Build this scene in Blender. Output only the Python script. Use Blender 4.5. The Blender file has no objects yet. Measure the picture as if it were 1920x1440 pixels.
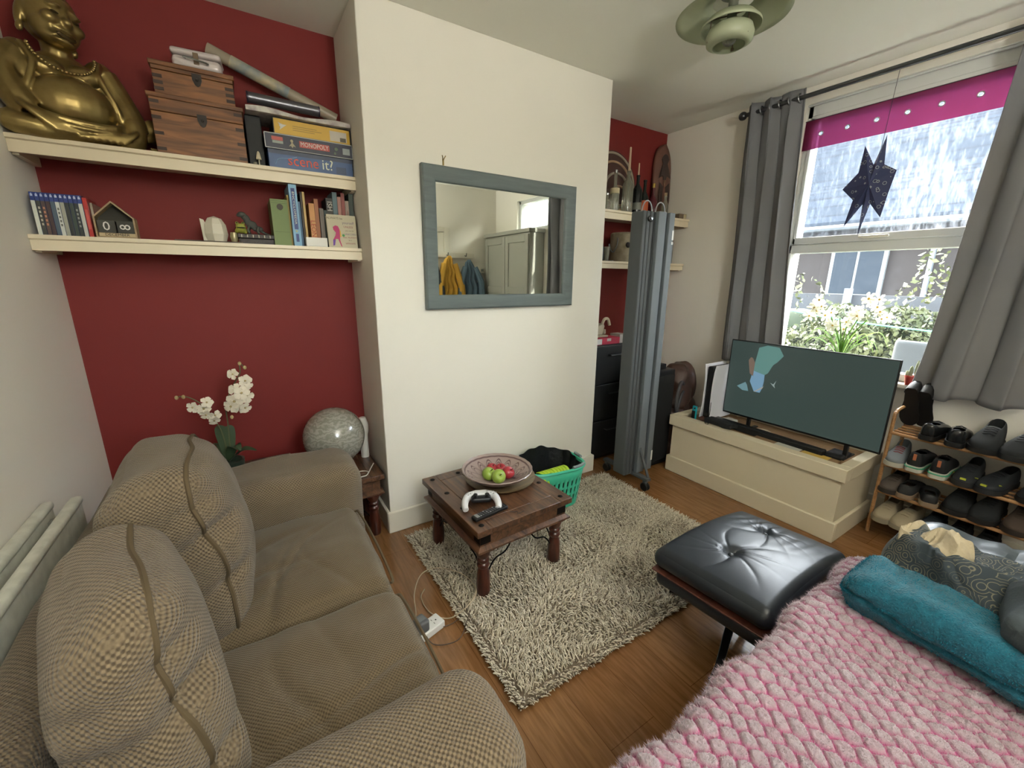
import bpy, bmesh, math, random
import numpy as np
from mathutils import Vector, Matrix, Euler, noise

S = bpy.context.scene
COL = S.collection
rnd = random.Random(7)
pi = math.pi

# ------------------------------------------------------------------ camera
F_PX, YAW, PITCH, ROLL = 781.28, 0.567898, 0.247402, 0.008769
cy_, sy_, cp_, sp_ = math.cos(YAW), math.sin(YAW), math.cos(PITCH), math.sin(PITCH)
fw = Vector((sy_*cp_, cy_*cp_, -sp_)); rt = Vector((cy_, -sy_, 0)); up = rt.cross(fw)
c_, s_ = math.cos(ROLL), math.sin(ROLL)
rt2 = c_*rt + s_*up; up2 = -s_*rt + c_*up
cam = bpy.data.objects.new('camera', bpy.data.cameras.new('camera'))
COL.objects.link(cam)
m = Matrix((rt2, up2, -fw)).transposed().to_4x4()
m.translation = Vector((0, 0, 1.36))
cam.matrix_world = m
cam.data.sensor_width = 36; cam.data.lens = F_PX/1920*36
cam.data.clip_start = 0.02; cam.data.clip_end = 300
S.camera = cam

# ------------------------------------------------------------------ world, sun, exposure
S.view_settings.view_transform = 'Standard'
S.view_settings.look = 'None'
S.view_settings.gamma = 1
S.view_settings.use_curve_mapping = False
S.view_settings.exposure = 0.70
W = bpy.data.worlds.new('sky'); S.world = W; W.use_nodes = True
wn = W.node_tree.nodes; wl = W.node_tree.links
bg = wn['Background']
sky = wn.new('ShaderNodeTexSky'); sky.sky_type = 'NISHITA'; sky.sun_disc = False
sky.sun_elevation = math.radians(32); sky.sun_rotation = math.radians(20)
sky.dust_density = 2.5; sky.air_density = 1.0
hs = wn.new('ShaderNodeHueSaturation'); hs.inputs['Saturation'].default_value = 0.3
warm = wn.new('ShaderNodeMix'); warm.data_type = 'RGBA'; warm.blend_type = 'MULTIPLY'; warm.inputs[0].default_value = 1; warm.inputs[7].default_value = (1, .985, .95, 1)
wl.new(sky.outputs[0], hs.inputs['Color']); wl.new(hs.outputs[0], warm.inputs[6]); wl.new(warm.outputs[2], bg.inputs[0])
bg.inputs[1].default_value = 5.6

sd = bpy.data.lights.new('sun', 'SUN'); sd.energy = 14; sd.angle = math.radians(0.8); sd.color = (1, .93, .82)
sun = bpy.data.objects.new('sun', sd); COL.objects.link(sun)
sun.rotation_euler = Vector((-.28, -1, -.34)).to_track_quat('-Z', 'Y').to_euler()

def portal(name, loc, rot, sx, sy):
    l = bpy.data.lights.new(name, 'AREA'); l.shape = 'RECTANGLE'; l.size = sx; l.size_y = sy
    l.cycles.is_portal = True
    o = bpy.data.objects.new(name, l); COL.objects.link(o); o.location = loc; o.rotation_euler = rot
portal('window_portal', (3.2, .96, 1.6), (0, pi/2, 0), 1.6, 1.06)
portal('fill_window_portal', (.5, -1.26, 1.8), (-pi/2, 0, 0), .6, .8)
portal('high_window_portal', (3.2, -.3, 2.1), (0, pi/2, 0), .4, .6)

# ------------------------------------------------------------------ material helpers
def lin(c):
    if isinstance(c, str):
        c = tuple(int(c[i:i+2], 16)/255 for i in (0, 2, 4))
    return tuple((x/12.92 if x <= .04045 else ((x+.055)/1.055)**2.4) for x in c) + (1,)
MATS = {}
def mat(name, col, rough=.6, metal=0, bump=None, vary=None, spec=None, trans=0, emit=None, coat=0, sheen=0, ior=None, alpha=None):
    """bump=(kind, scale, strength, dist) ; vary=(scale, colour2, amount)"""
    if name in MATS: return MATS[name]
    M = bpy.data.materials.new(name); M.use_nodes = True; nt = M.node_tree; N = nt.nodes; L = nt.links
    b = N['Principled BSDF']
    b.inputs['Base Color'].default_value = lin(col); b.inputs['Roughness'].default_value = rough
    b.inputs['Metallic'].default_value = metal
    if spec is not None: b.inputs['Specular IOR Level'].default_value = spec
    if trans: b.inputs['Transmission Weight'].default_value = trans
    if coat: b.inputs['Coat Weight'].default_value = coat; b.inputs['Coat Roughness'].default_value = .12
    if sheen: b.inputs['Sheen Weight'].default_value = sheen
    if ior: b.inputs['IOR'].default_value = ior
    if emit: b.inputs['Emission Color'].default_value = lin(emit[0]); b.inputs['Emission Strength'].default_value = emit[1]
    tc = N.new('ShaderNodeTexCoord')
    if vary:
        n = N.new('ShaderNodeTexNoise'); n.inputs['Scale'].default_value = vary[0]; n.inputs['Detail'].default_value = 4
        L.new(tc.outputs['Object'], n.inputs['Vector'])
        mx = N.new('ShaderNodeMix'); mx.data_type = 'RGBA'
        mx.inputs[6].default_value = lin(col); mx.inputs[7].default_value = lin(vary[1])
        r = N.new('ShaderNodeMapRange'); r.inputs[1].default_value = .35; r.inputs[2].default_value = .65
        r.inputs[4].default_value = vary[2]
        L.new(n.outputs[0], r.inputs[0]); L.new(r.outputs[0], mx.inputs[0]); L.new(mx.outputs[2], b.inputs['Base Color'])
    if bump:
        k, sc, st, di = bump
        if k == 'noise':
            t = N.new('ShaderNodeTexNoise'); t.inputs['Detail'].default_value = 5; h = t.outputs[0]
        elif k == 'weave':
            t = N.new('ShaderNodeTexVoronoi'); t.inputs['Randomness'].default_value = .15; h = t.outputs['Distance']
        t.inputs['Scale'].default_value = sc
        L.new(tc.outputs['Object'], t.inputs['Vector'])
        bp = N.new('ShaderNodeBump'); bp.inputs['Strength'].default_value = st; bp.inputs['Distance'].default_value = di
        if k == 'weave': bp.invert = True
        L.new(h, bp.inputs['Height']); L.new(bp.outputs[0], b.inputs['Normal'])
    MATS[name] = M; return M

def wood(name, c1, c2, rough=.45, axis='X', sc=6, coat=0, knots=3.0):
    if name in MATS: return MATS[name]
    M = bpy.data.materials.new(name); M.use_nodes = True; nt = M.node_tree; N = nt.nodes; L = nt.links
    b = N['Principled BSDF']; b.inputs['Roughness'].default_value = rough
    if coat: b.inputs['Coat Weight'].default_value = coat
    tc = N.new('ShaderNodeTexCoord'); mp = N.new('ShaderNodeMapping')
    s = {'X': (1, 9, 9), 'Y': (9, 1, 9), 'Z': (9, 9, 1)}[axis]
    mp.inputs['Scale'].default_value = s
    L.new(tc.outputs['Object'], mp.inputs[0])
    n = N.new('ShaderNodeTexNoise'); n.inputs['Scale'].default_value = sc; n.inputs['Detail'].default_value = 8; n.inputs['Distortion'].default_value = knots*.3
    L.new(mp.outputs[0], n.inputs['Vector'])
    cr = N.new('ShaderNodeValToRGB'); cr.color_ramp.elements[0].position = .32; cr.color_ramp.elements[1].position = .68
    cr.color_ramp.elements[0].color = lin(c1); cr.color_ramp.elements[1].color = lin(c2)
    L.new(n.outputs[0], cr.inputs[0]); L.new(cr.outputs[0], b.inputs['Base Color'])
    bp = N.new('ShaderNodeBump'); bp.inputs['Strength'].default_value = .15; bp.inputs['Distance'].default_value = .002
    L.new(n.outputs[0], bp.inputs['Height']); L.new(bp.outputs[0], b.inputs['Normal'])
    MATS[name] = M; return M

def woven(name, c_hi, c_lo, k, rough, strength, dist):
    """basket weave: offset rows of raised two-tone yarn, gap shade put into the colour, projected along the surface normal"""
    M = bpy.data.materials.new(name); M.use_nodes = True; N = M.node_tree.nodes; L = M.node_tree.links; b = N['Principled BSDF']
    b.inputs['Roughness'].default_value = rough; b.inputs['Sheen Weight'].default_value = .15
    def mth(op, a, b_=None, c=None):
        n = N.new('ShaderNodeMath'); n.operation = op
        for i, v_ in enumerate((a, b_, c)):
            if v_ is None: continue
            if isinstance(v_, (int, float)): n.inputs[i].default_value = v_
            else: L.new(v_, n.inputs[i])
        return n.outputs[0]
    tc = N.new('ShaderNodeTexCoord'); wn_ = N.new('ShaderNodeTexNoise'); wn_.inputs['Scale'].default_value = 9; L.new(tc.outputs['Object'], wn_.inputs[0])
    mv = N.new('ShaderNodeVectorMath'); mv.operation = 'MULTIPLY_ADD'; L.new(wn_.outputs['Color'], mv.inputs[0]); mv.inputs[1].default_value = (.012, .012, .012); L.new(tc.outputs['Object'], mv.inputs[2])
    sx = N.new('ShaderNodeSeparateXYZ'); L.new(mv.outputs[0], sx.inputs[0]); ge = N.new('ShaderNodeNewGeometry'); nx = N.new('ShaderNodeSeparateXYZ'); L.new(tc.outputs['Normal'], nx.inputs[0])
    s = [mth('SINE', mth('MULTIPLY', sx.outputs[i], k*(1.25 if i == 2 else 1))) for i in range(3)]
    w = [mth('POWER', mth('ABSOLUTE', nx.outputs[i]), 6) for i in range(3)]
    tot = mth('ADD', mth('ADD', w[0], w[1]), mth('ADD', w[2], .001))
    h = mth('DIVIDE', mth('ADD', mth('ADD', mth('MULTIPLY', w[0], mth('MULTIPLY', s[1], s[2])), mth('MULTIPLY', w[1], mth('MULTIPLY', s[0], s[2]))), mth('MULTIPLY', w[2], mth('MULTIPLY', s[0], s[1]))), tot)
    mr = N.new('ShaderNodeMapRange'); mr.inputs[1].default_value = -.7; mr.inputs[2].default_value = .35; L.new(h, mr.inputs[0])
    n2 = N.new('ShaderNodeTexNoise'); n2.inputs['Scale'].default_value = 300; L.new(tc.outputs['Object'], n2.inputs[0])
    f = mth('MULTIPLY', mr.outputs[0], mth('MULTIPLY_ADD', n2.outputs[0], .5, .75))
    mx = N.new('ShaderNodeMix'); mx.data_type = 'RGBA'; mx.inputs[6].default_value = lin(c_lo); mx.inputs[7].default_value = lin(c_hi); L.new(f, mx.inputs[0]); L.new(mx.outputs[2], b.inputs['Base Color'])
    bp = N.new('ShaderNodeBump'); bp.inputs['Strength'].default_value = strength; bp.inputs['Distance'].default_value = dist; L.new(mr.outputs[0], bp.inputs['Height']); L.new(bp.outputs[0], b.inputs['Normal'])
    return M

# ------------------------------------------------------------------ mesh helpers
class G:
    def __init__(s): s.v = []; s.f = []; s.m = []
    def add(s, vs, fs, mi=0, M=None):
        b = len(s.v)
        if M is not None: vs = [M @ Vector(v) for v in vs]
        s.v += [tuple(v) for v in vs]; s.f += [tuple(b+i for i in f) for f in fs]; s.m += [mi]*len(fs)
        return s
    def box(s, x0, x1, y0, y1, z0, z1, mi=0, M=None):
        v = [(x, y, z) for z in (z0, z1) for y in (y0, y1) for x in (x0, x1)]
        return s.add(v, [(0, 2, 3, 1), (4, 5, 7, 6), (0, 1, 5, 4), (2, 6, 7, 3), (0, 4, 6, 2), (1, 3, 7, 5)], mi, M)
    def lathe(s, prof, c=(0, 0, 0), n=24, mi=0, M=None):
        v = []; f = []
        for r, z in prof:
            for i in range(n):
                a = 2*pi*i/n; v.append((c[0]+r*math.cos(a), c[1]+r*math.sin(a), c[2]+z))
        for j in range(len(prof)-1):
            for i in range(n):
                k = (i+1) % n; f.append((j*n+i, j*n+k, (j+1)*n+k, (j+1)*n+i))
        if prof[0][0] > 1e-5: f.append(tuple(reversed(range(n))))
        if prof[-1][0] > 1e-5: f.append(tuple((len(prof)-1)*n+i for i in range(n)))
        return s.add(v, f, mi, M)
    def cyl(s, p0, p1, r0, r1=None, n=16, mi=0):
        r1 = r0 if r1 is None else r1
        p0 = Vector(p0); p1 = Vector(p1); d = p1-p0
        M = Matrix.Translation(p0) @ d.to_track_quat('Z', 'Y').to_matrix().to_4x4()
        return s.lathe([(r0, 0), (r1, d.length)], (0, 0, 0), n, mi, M)
    def tube(s, pts, r, n=8, mi=0, closed=False):
        P = [Vector(p) for p in pts]; k = len(P); v = []; f = []
        t0 = (P[1]-P[0]).normalized(); nrm = t0.orthogonal().normalized()
        for i, p in enumerate(P):
            if closed: t = (P[(i+1) % k]-P[i-1]).normalized()
            else: t = (P[min(i+1, k-1)]-P[max(i-1, 0)]).normalized()
            nrm = (nrm-t*nrm.dot(t)).normalized(); b = t.cross(nrm)
            rr = r(i/(k-1)) if callable(r) else r
            for j in range(n):
                a = 2*pi*j/n; v.append(p+(nrm*math.cos(a)+b*math.sin(a))*rr)
        for i in range(k if closed else k-1):
            for j in range(n):
                q = (j+1) % n; i2 = (i+1) % k
                f.append((i*n+j, i*n+q, i2*n+q, i2*n+j))
        if not closed: f.append(tuple(reversed(range(n)))); f.append(tuple((k-1)*n+j for j in range(n)))
        return s.add(v, f, mi)
    def ball(s, c, r, nu=20, nv=12, mi=0, M=None, fn=None):
        if not hasattr(r, '__len__'): r = (r, r, r)
        v = [(0, 0, -1)]; f = []
        for j in range(1, nv):
            t = pi*j/nv
            for i in range(nu):
                a = 2*pi*i/nu; v.append((math.sin(t)*math.cos(a), math.sin(t)*math.sin(a), -math.cos(t)))
        v.append((0, 0, 1)); e = len(v)-1
        for i in range(nu):
            k = (i+1) % nu; f.append((0, 1+k, 1+i)); f.append((e, 1+(nv-2)*nu+i, 1+(nv-2)*nu+k))
            for j in range(nv-2):
                f.append((1+j*nu+i, 1+j*nu+k, 1+(j+1)*nu+k, 1+(j+1)*nu+i))
        vv = []
        for p in v:
            p = Vector((p[0]*r[0], p[1]*r[1], p[2]*r[2]))
            if fn: p = fn(p)
            if M is not None: p = M @ p
            vv.append(p+Vector(c))
        return s.add(vv, f, mi)
    def prism(s, poly, d0, d1, plane='xz', mi=0, M=None):
        """poly in the plane, extruded between d0 and d1 along the third axis"""
        def P(a, b, d): return {'xz': (a, d, b), 'yz': (d, a, b), 'xy': (a, b, d)}[plane]
        n = len(poly); v = [P(a, b, d0) for a, b in poly]+[P(a, b, d1) for a, b in poly]
        f = [tuple(range(n)), tuple(reversed(range(n, 2*n)))]+[(i, i+n, (i+1) % n+n, (i+1) % n) for i in range(n)]
        return s.add(v, f, mi, M)
    def grid(s, fn, nu, nv, mi=0, closed_u=False):
        v = [fn(i/(nu if closed_u else nu-1), j/(nv-1)) for j in range(nv) for i in range(nu)]
        f = []
        for j in range(nv-1):
            for i in range(nu if closed_u else nu-1):
                k = (i+1) % nu; f.append((j*nu+i, j*nu+k, (j+1)*nu+k, (j+1)*nu+i))
        return s.add(v, f, mi)
    def rbox(s, x0, x1, y0, y1, z0, z1, r, n=14, mi=0, M=None, fn=None):
        """rounded box with a regular skin; fn(p, q) may move each point, q is in [-1,1]^3"""
        h = Vector(((x1-x0)/2, (y1-y0)/2, (z1-z0)/2)); c = Vector(((x0+x1)/2, (y0+y1)/2, (z0+z1)/2))
        r = min(r, h.x, h.y, h.z)
        bm = bmesh.new(); idx = {}; v = []; f = []
        def key(p): return (round(p[0]*1e5), round(p[1]*1e5), round(p[2]*1e5))
        def sp(ax):   # parameter values, denser in the rounding
            hh = h[ax]; k = max(2, n//4); out = []
            for i in range(k): out.append(-1+(r/hh)*(1-math.cos(pi/2*i/k)))
            a = -1+r/hh
            for i in range(n+1): out.append(a+(-2*a)*i/n if a < 0 else 0)
            out += [-q for q in reversed(out[:k])]
            o2 = []
            for q in out:
                if not o2 or abs(q-o2[-1]) > 1e-6: o2.append(q)
            return o2
        T = [sp(0), sp(1), sp(2)]
        def pt(q):
            p = Vector((q[0]*h.x, q[1]*h.y, q[2]*h.z))
            i = Vector([max(-(h[k]-r), min(h[k]-r, p[k])) for k in range(3)])
            d = p-i
            w = i+d.normalized()*r if d.length > 1e-9 else p
            if fn: w = fn(w, Vector(q))
            return w
        def vid(q):
            k = key(q)
            if k not in idx: idx[k] = len(v); v.append(pt(q))
            return idx[k]
        for ax in range(3):
            a, b = (ax+1) % 3, (ax+2) % 3
            for sg in (-1, 1):
                for i in range(len(T[a])-1):
                    for j in range(len(T[b])-1):
                        qs = []
                        for (ii, jj) in ((i, j), (i+1, j), (i+1, j+1), (i, j+1)):
                            q = [0, 0, 0]; q[ax] = sg; q[a] = T[a][ii]; q[b] = T[b][jj]; qs.append(vid(q))
                        if sg < 0: qs.reverse()
                        f.append(tuple(qs))
        bm.free()
        vv = [(M @ (p+c) if M is not None else p+c) for p in v]
        return s.add(vv, f, mi)

def link(name, g, mats, parent=None, smooth=None, bevel=0, seg=2, mods=None, loc=None):
    me = bpy.data.meshes.new(name)
    org = Vector((0, 0, 0))
    if parent is not None:
        q = parent
        while q: org += q.location; q = q.parent
    elif loc is not None: org = Vector(loc)
    me.from_pydata([(x-org.x, y-org.y, z-org.z) for x, y, z in g.v], [], g.f)
    if not isinstance(mats, (list, tuple)): mats = [mats]
    for M in mats: me.materials.append(M)
    if len(mats) > 1: me.polygons.foreach_set('material_index', g.m)
    me.update()
    if smooth is None: smooth = 35
    if smooth:
        me.polygons.foreach_set('use_smooth', [True]*len(me.polygons))
        me.set_sharp_from_angle(angle=math.radians(smooth))
    o = bpy.data.objects.new(name, me); COL.objects.link(o)
    if parent is not None: o.parent = parent
    elif loc is not None: o.location = loc
    if bevel:
        b = o.modifiers.new('bevel', 'BEVEL'); b.width = bevel; b.segments = seg; b.limit_method = 'ANGLE'; b.angle_limit = math.radians(40)
        b.harden_normals = False
    if mods: mods(o)
    return o
def tag(o, label=None, cat=None, group=None, kind=None):
    if label: o['label'] = label
    if cat: o['category'] = cat
    if group: o['group'] = group
    if kind: o['kind'] = kind
    return o
def thing(name, label, cat, loc=(0, 0, 0), group=None):
    o = bpy.data.objects.new(name, None); COL.objects.link(o); o.location = loc; o.empty_display_size = .05
    return tag(o, label, cat, group)
def struct(name, g, M, parent=None, **k):
    o = link(name, g, M, parent, **k)
    if parent is None: o['kind'] = 'structure'
    return o
def text(s, size, M, mt, parent, name='lettering', depth=.0004, align='CENTER', sx=1, shear=0):
    cu = bpy.data.curves.new('t', 'FONT'); cu.body = s; cu.size = size; cu.extrude = depth; cu.align_x = align; cu.align_y = 'CENTER'; cu.resolution_u = 2; cu.shear = shear
    t = bpy.data.objects.new('t', cu); COL.objects.link(t); bpy.context.view_layer.update()
    me = bpy.data.meshes.new_from_object(t.evaluated_get(bpy.context.evaluated_depsgraph_get()))
    bpy.data.objects.remove(t); bpy.data.curves.remove(cu)
    org = Vector((0, 0, 0)); q = parent
    while q: org += q.location; q = q.parent
    me.transform(Matrix.Translation(-org) @ M @ Matrix.Diagonal((sx, 1, 1, 1)))
    me.materials.clear(); me.materials.append(mt)
    o = bpy.data.objects.new(name, me); COL.objects.link(o); o.parent = parent
    return o
def facing_y(x, y, z, rot=0):   # text readable from -y
    return Matrix.Translation((x, y, z)) @ Matrix.Rotation(pi/2, 4, 'X') @ Matrix.Rotation(rot, 4, 'Z')
def TRS(loc, rz=0, rx=0, ry=0):
    return Matrix.Translation(loc) @ Euler((rx, ry, rz)).to_matrix().to_4x4()
def smoothpath(P, n=8):
    P = [Vector(p) for p in P]; out = []
    for i in range(len(P)-1):
        a = P[max(i-1, 0)]; b = P[i]; c = P[i+1]; d = P[min(i+2, len(P)-1)]
        for k in range(n):
            t = k/n
            out.append(.5*((2*b)+(c-a)*t+(2*a-5*b+4*c-d)*t*t+(3*b-a-3*c+d)*t**3))
    out.append(P[-1]); return out

XW, XL, YB, YC, H = 3.065, -0.617, 2.50, 2.064, 2.50
BX0, BX1 = 0.537, 2.005
YF = -1.15

# ------------------------------------------------------------------ structure
cream = mat('cream wall paint', 'e0dcd0', .75, bump=('noise', 90, .12, .002))
white = mat('white wall paint', 'e9e4d8', .8, bump=('noise', 90, .12, .002))
ceilm = mat('ceiling paint', 'e6e5d8', .85, bump=('noise', 60, .15, .003))
red = mat('red wall paint', '761b16', .7, bump=('noise', 110, .15, .002), vary=(3, '6d1813', .5))
gloss = mat('cream gloss woodwork', 'd6c8ac', .4)
whitegloss = mat('white gloss woodwork', 'ddd8c8', .35)
upvc = mat('white window plastic', 'd4d6d2', .3)

def floor_mat():
    M = bpy.data.materials.new('oak laminate'); M.use_nodes = True; N = M.node_tree.nodes; L = M.node_tree.links
    b = N['Principled BSDF']; b.inputs['Roughness'].default_value = .17
    tc = N.new('ShaderNodeTexCoord'); mp = N.new('ShaderNodeMapping'); mp.inputs['Rotation'].default_value = (0, 0, pi/2)
    L.new(tc.outputs['Object'], mp.inputs[0])
    br = N.new('ShaderNodeTexBrick'); br.inputs['Scale'].default_value = 1
    br.inputs['Brick Width'].default_value = 1.25; br.inputs['Row Height'].default_value = .19; br.inputs['Mortar Size'].default_value = .0012
    br.inputs['Color1'].default_value = lin('8f6842'); br.inputs['Color2'].default_value = lin('815b39'); br.inputs['Mortar'].default_value = lin('6a4526')
    L.new(mp.outputs[0], br.inputs['Vector'])
    m2 = N.new('ShaderNodeMapping'); m2.inputs['Scale'].default_value = (14, 1.2, 1); L.new(tc.outputs['Object'], m2.inputs[0])
    n = N.new('ShaderNodeTexNoise'); n.inputs['Scale'].default_value = 5; n.inputs['Detail'].default_value = 9; n.inputs['Distortion'].default_value = .8
    L.new(m2.outputs[0], n.inputs['Vector'])
    mx = N.new('ShaderNodeMix'); mx.data_type = 'RGBA'; mx.blend_type = 'MULTIPLY'; mx.inputs[0].default_value = .8
    cr = N.new('ShaderNodeValToRGB'); cr.color_ramp.elements[0].position = .35; cr.color_ramp.elements[0].color = (.62, .55, .47, 1); cr.color_ramp.elements[1].position = .62
    L.new(n.outputs[0], cr.inputs[0]); L.new(br.outputs[0], mx.inputs[6]); L.new(cr.outputs[0], mx.inputs[7]); L.new(mx.outputs[2], b.inputs['Base Color'])
    return M
g = G(); g.box(XL-.1, XW+.1, YF-.15, YB+.1, -.1, 0); struct('floor', g, floor_mat())
g = G(); g.box(XL-.1, XW+.3, YF-.15, YB+.1, H, H+.1); struct('ceiling', g, ceilm)
g = G(); g.box(XL-.1, XL, YF-.15, YB+.1, 0, H); struct('wall_left', g, white)
g = G(); g.box(XL, XW, YB, YB+.1, 0, H); struct('wall_back', g, red)
g = G(); g.box(BX0, BX1, YC, YB, 0, H); struct('wall_chimney_breast', g, cream, bevel=.004)
# window wall with two openings
WY0, WY1, WZ0, WZ1 = .43, 1.475, .815, 2.405
HY0, HY1, HZ0, HZ1 = -.62, .02, 1.93, 2.30
g = G(); X2 = XW+.22
g.box(XW, X2, YF-.15, YB+.1, 0, WZ0)
g.box(XW, X2, WY1, YB+.1, WZ0, H); g.box(XW, X2, WY0, WY1, WZ1, H)
g.box(XW, X2, YF-.15, WY0, WZ0, HZ0); g.box(XW, X2, HY1, WY0, HZ0, H)
g.box(XW, X2, YF-.15, HY0, HZ0, H); g.box(XW, X2, HY0, HY1, HZ1, H)
struct('wall_right', g, white, smooth=0)
# front wall behind the camera: added fill-light window, and the door
g = G(); KX0, KX1, KZ0, KZ1 = .2, .8, 1.4, 2.2
g.box(XL, KX0, YF-.15, YF, 0, H); g.box(KX0, KX1, YF-.15, YF, 0, KZ0); g.box(KX0, KX1, YF-.15, YF, KZ1, H)
g.box(KX1, XW, YF-.15, YF, 0, H)
struct('wall_front', g, white, smooth=0)
# baseboards
def board(name, pts):   # list of (x0,x1,y0,y1)
    g = G()
    for a in pts: g.box(*a, 0, .125); 
    struct(name, g, whitegloss, bevel=.006)
board('baseboard_chimney', [(BX0-.016, BX1+.016, YC-.017, YC), (BX0-.016, BX0, YC, YB-.02), (BX1, BX1+.016, YC, YB-.02)])
board('baseboard_back', [(XL+.02, BX0-.02, YB-.017, YB), (BX1+.02, XW, YB-.017, YB)])
board('baseboard_left', [(XL, XL+.017, YF, YB)])
board('baseboard_right', [(XW-.017, XW, YF, YB-.02)])

# windows
glass = bpy.data.materials.new('window glass'); glass.use_nodes = True
def dirty(M, amount, sx):
    N = M.node_tree.nodes; L = M.node_tree.links; N.clear()
    out = N.new('ShaderNodeOutputMaterial'); tr = N.new('ShaderNodeBsdfTransparent'); tr.inputs[0].default_value = (.95, .97, .97, 1)
    gl = N.new('ShaderNodeBsdfGlossy'); gl.inputs['Roughness'].default_value = .03
    fr = N.new('ShaderNodeFresnel'); fr.inputs[0].default_value = 1.45
    tl = N.new('ShaderNodeBsdfTranslucent'); tl.inputs[0].default_value = (.8, .88, 1, 1)
    tc = N.new('ShaderNodeTexCoord'); mp = N.new('ShaderNodeMapping'); mp.inputs['Scale'].default_value = (1, sx, 3.5)
    L.new(tc.outputs['Object'], mp.inputs[0])
    n = N.new('ShaderNodeTexNoise'); n.inputs['Scale'].default_value = 3; n.inputs['Detail'].default_value = 9; n.inputs['Roughness'].default_value = .75
    L.new(mp.outputs[0], n.inputs['Vector'])
    n2 = N.new('ShaderNodeTexNoise'); n2.inputs['Scale'].default_value = 2.2; n2.inputs['Detail'].default_value = 3
    L.new(tc.outputs['Object'], n2.inputs['Vector'])
    r = N.new('ShaderNodeMapRange'); r.inputs[1].default_value = .46; r.inputs[2].default_value = .76; r.inputs[3].default_value = amount*.12; r.inputs[4].default_value = amount
    mul = N.new('ShaderNodeMath'); mul.operation = 'MULTIPLY_ADD'; mul.inputs[1].default_value = .45; 
    L.new(n2.outputs[0], mul.inputs[0]); L.new(n.outputs[0], mul.inputs[2])
    ad = N.new('ShaderNodeMath'); ad.operation = 'SUBTRACT'; ad.inputs[1].default_value = .2; L.new(mul.outputs[0], ad.inputs[0])
    L.new(ad.outputs[0], r.inputs[0])
    m1 = N.new('ShaderNodeMixShader'); L.new(r.outputs[0], m1.inputs[0]); L.new(tr.outputs[0], m1.inputs[1]); L.new(tl.outputs[0], m1.inputs[2])
    m2 = N.new('ShaderNodeMixShader'); fm = N.new('ShaderNodeMath'); fm.operation = 'MULTIPLY'; fm.inputs[1].default_value = .6
    L.new(fr.outputs[0], fm.inputs[0]); L.new(fm.outputs[0], m2.inputs[0]); L.new(m1.outputs[0], m2.inputs[1]); L.new(gl.outputs[0], m2.inputs[2])
    L.new(m2.outputs[0], out.inputs[0])
dirty(glass, .006, 4)
glass2 = bpy.data.materials.new('streaked window glass'); glass2.use_nodes = True; dirty(glass2, .075, 16)

win = thing('window_1', None, None, (XW+.06, .95, WZ0)); win['kind'] = 'structure'
FX0, FX1 = XW+.035, XW+.105
g = G()
g.box(FX0, FX1, WY0, WY0+.045, WZ0, WZ1); g.box(FX0, FX1, WY1-.03, WY1, WZ0, WZ1)
g.box(FX0, FX1, WY0, WY1, WZ1-.075, WZ1); g.box(FX0, FX1, WY0, WY1, WZ0, WZ0+.04)
g.box(FX0, FX1, WY0, WY1, 1.535, 1.59)
g.box(FX0-.02, FX0, WY0, WY1, 2.395, WZ1)
link('window_frame', g, upvc, win, bevel=.004)
g = G()
for a in ((WY0+.045, WY0+.075, 1.59, 2.33), (WY1-.05, WY1-.03, 1.59, 2.33)): g.box(FX0-.012, FX1-.02, *a)
g.box(FX0-.012, FX1-.02, WY0+.045, WY1-.03, 1.59, 1.632); g.box(FX0-.012, FX1-.02, WY0+.045, WY1-.03, 2.31, 2.34)
link('sash', g, upvc, win, bevel=.005)
g = G(); g.box(XW+.07, XW+.076, WY0+.07, WY1-.045, 1.63, 2.315); link('upper_pane', g, glass2, win, smooth=0)
g = G(); g.box(XW+.07, XW+.076, WY0+.04, WY1-.025, .85, 1.54); link('lower_pane', g, glass, win, smooth=0)
g = G(); g.box(FX0-.032, FX0-.012, .985, 1.06, 1.605, 1.622); g.rbox(FX0-.045, FX0-.03, .94, 1.08, 1.607, 1.619, .005, 4)
link('window_handle', g, whitegloss, win)
g = G(); g.box(XW-.055, FX0, WY0-.03, WY1+.03, WZ0-.025, WZ0)
link('window_sill', g, whitegloss, win, bevel=.008)

w2 = thing('window_2', None, None, (XW+.06, -.3, HZ0)); w2['kind'] = 'structure'
g = G()
for a in ((HY0, HY0+.04, HZ0, HZ1), (HY1-.04, HY1, HZ0, HZ1), (HY0, HY1, HZ0, HZ0+.04), (HY0, HY1, HZ1-.04, HZ1)): g.box(FX0, FX1, *a)
link('window_frame', g, upvc, w2, bevel=.004)
g = G(); g.box(XW+.07, XW+.076, HY0+.03, HY1-.03, HZ0+.03, HZ1-.03); link('pane', g, glass, w2, smooth=0)
w3 = thing('fill_window', None, None, (.5, YF-.07, KZ0)); w3['kind'] = 'structure'  # unseen window, added to let fill light in from behind
g = G()
for a in ((KX0, KX0+.05, KZ0, KZ1), (KX1-.05, KX1, KZ0, KZ1), (.48, .52, KZ0, KZ1)): g.box(a[0], a[1], YF-.1, YF-.05, a[2], a[3])
g.box(KX0, KX1, YF-.1, YF-.05, KZ0, KZ0+.05); g.box(KX0, KX1, YF-.1, YF-.05, KZ1-.05, KZ1)
link('window_frame', g, upvc, w3, bevel=.004)
g = G(); g.box(KX0+.04, KX1-.04, YF-.078, YF-.073, KZ0+.04, KZ1-.04); link('pane', g, glass, w3, smooth=0)

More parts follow.
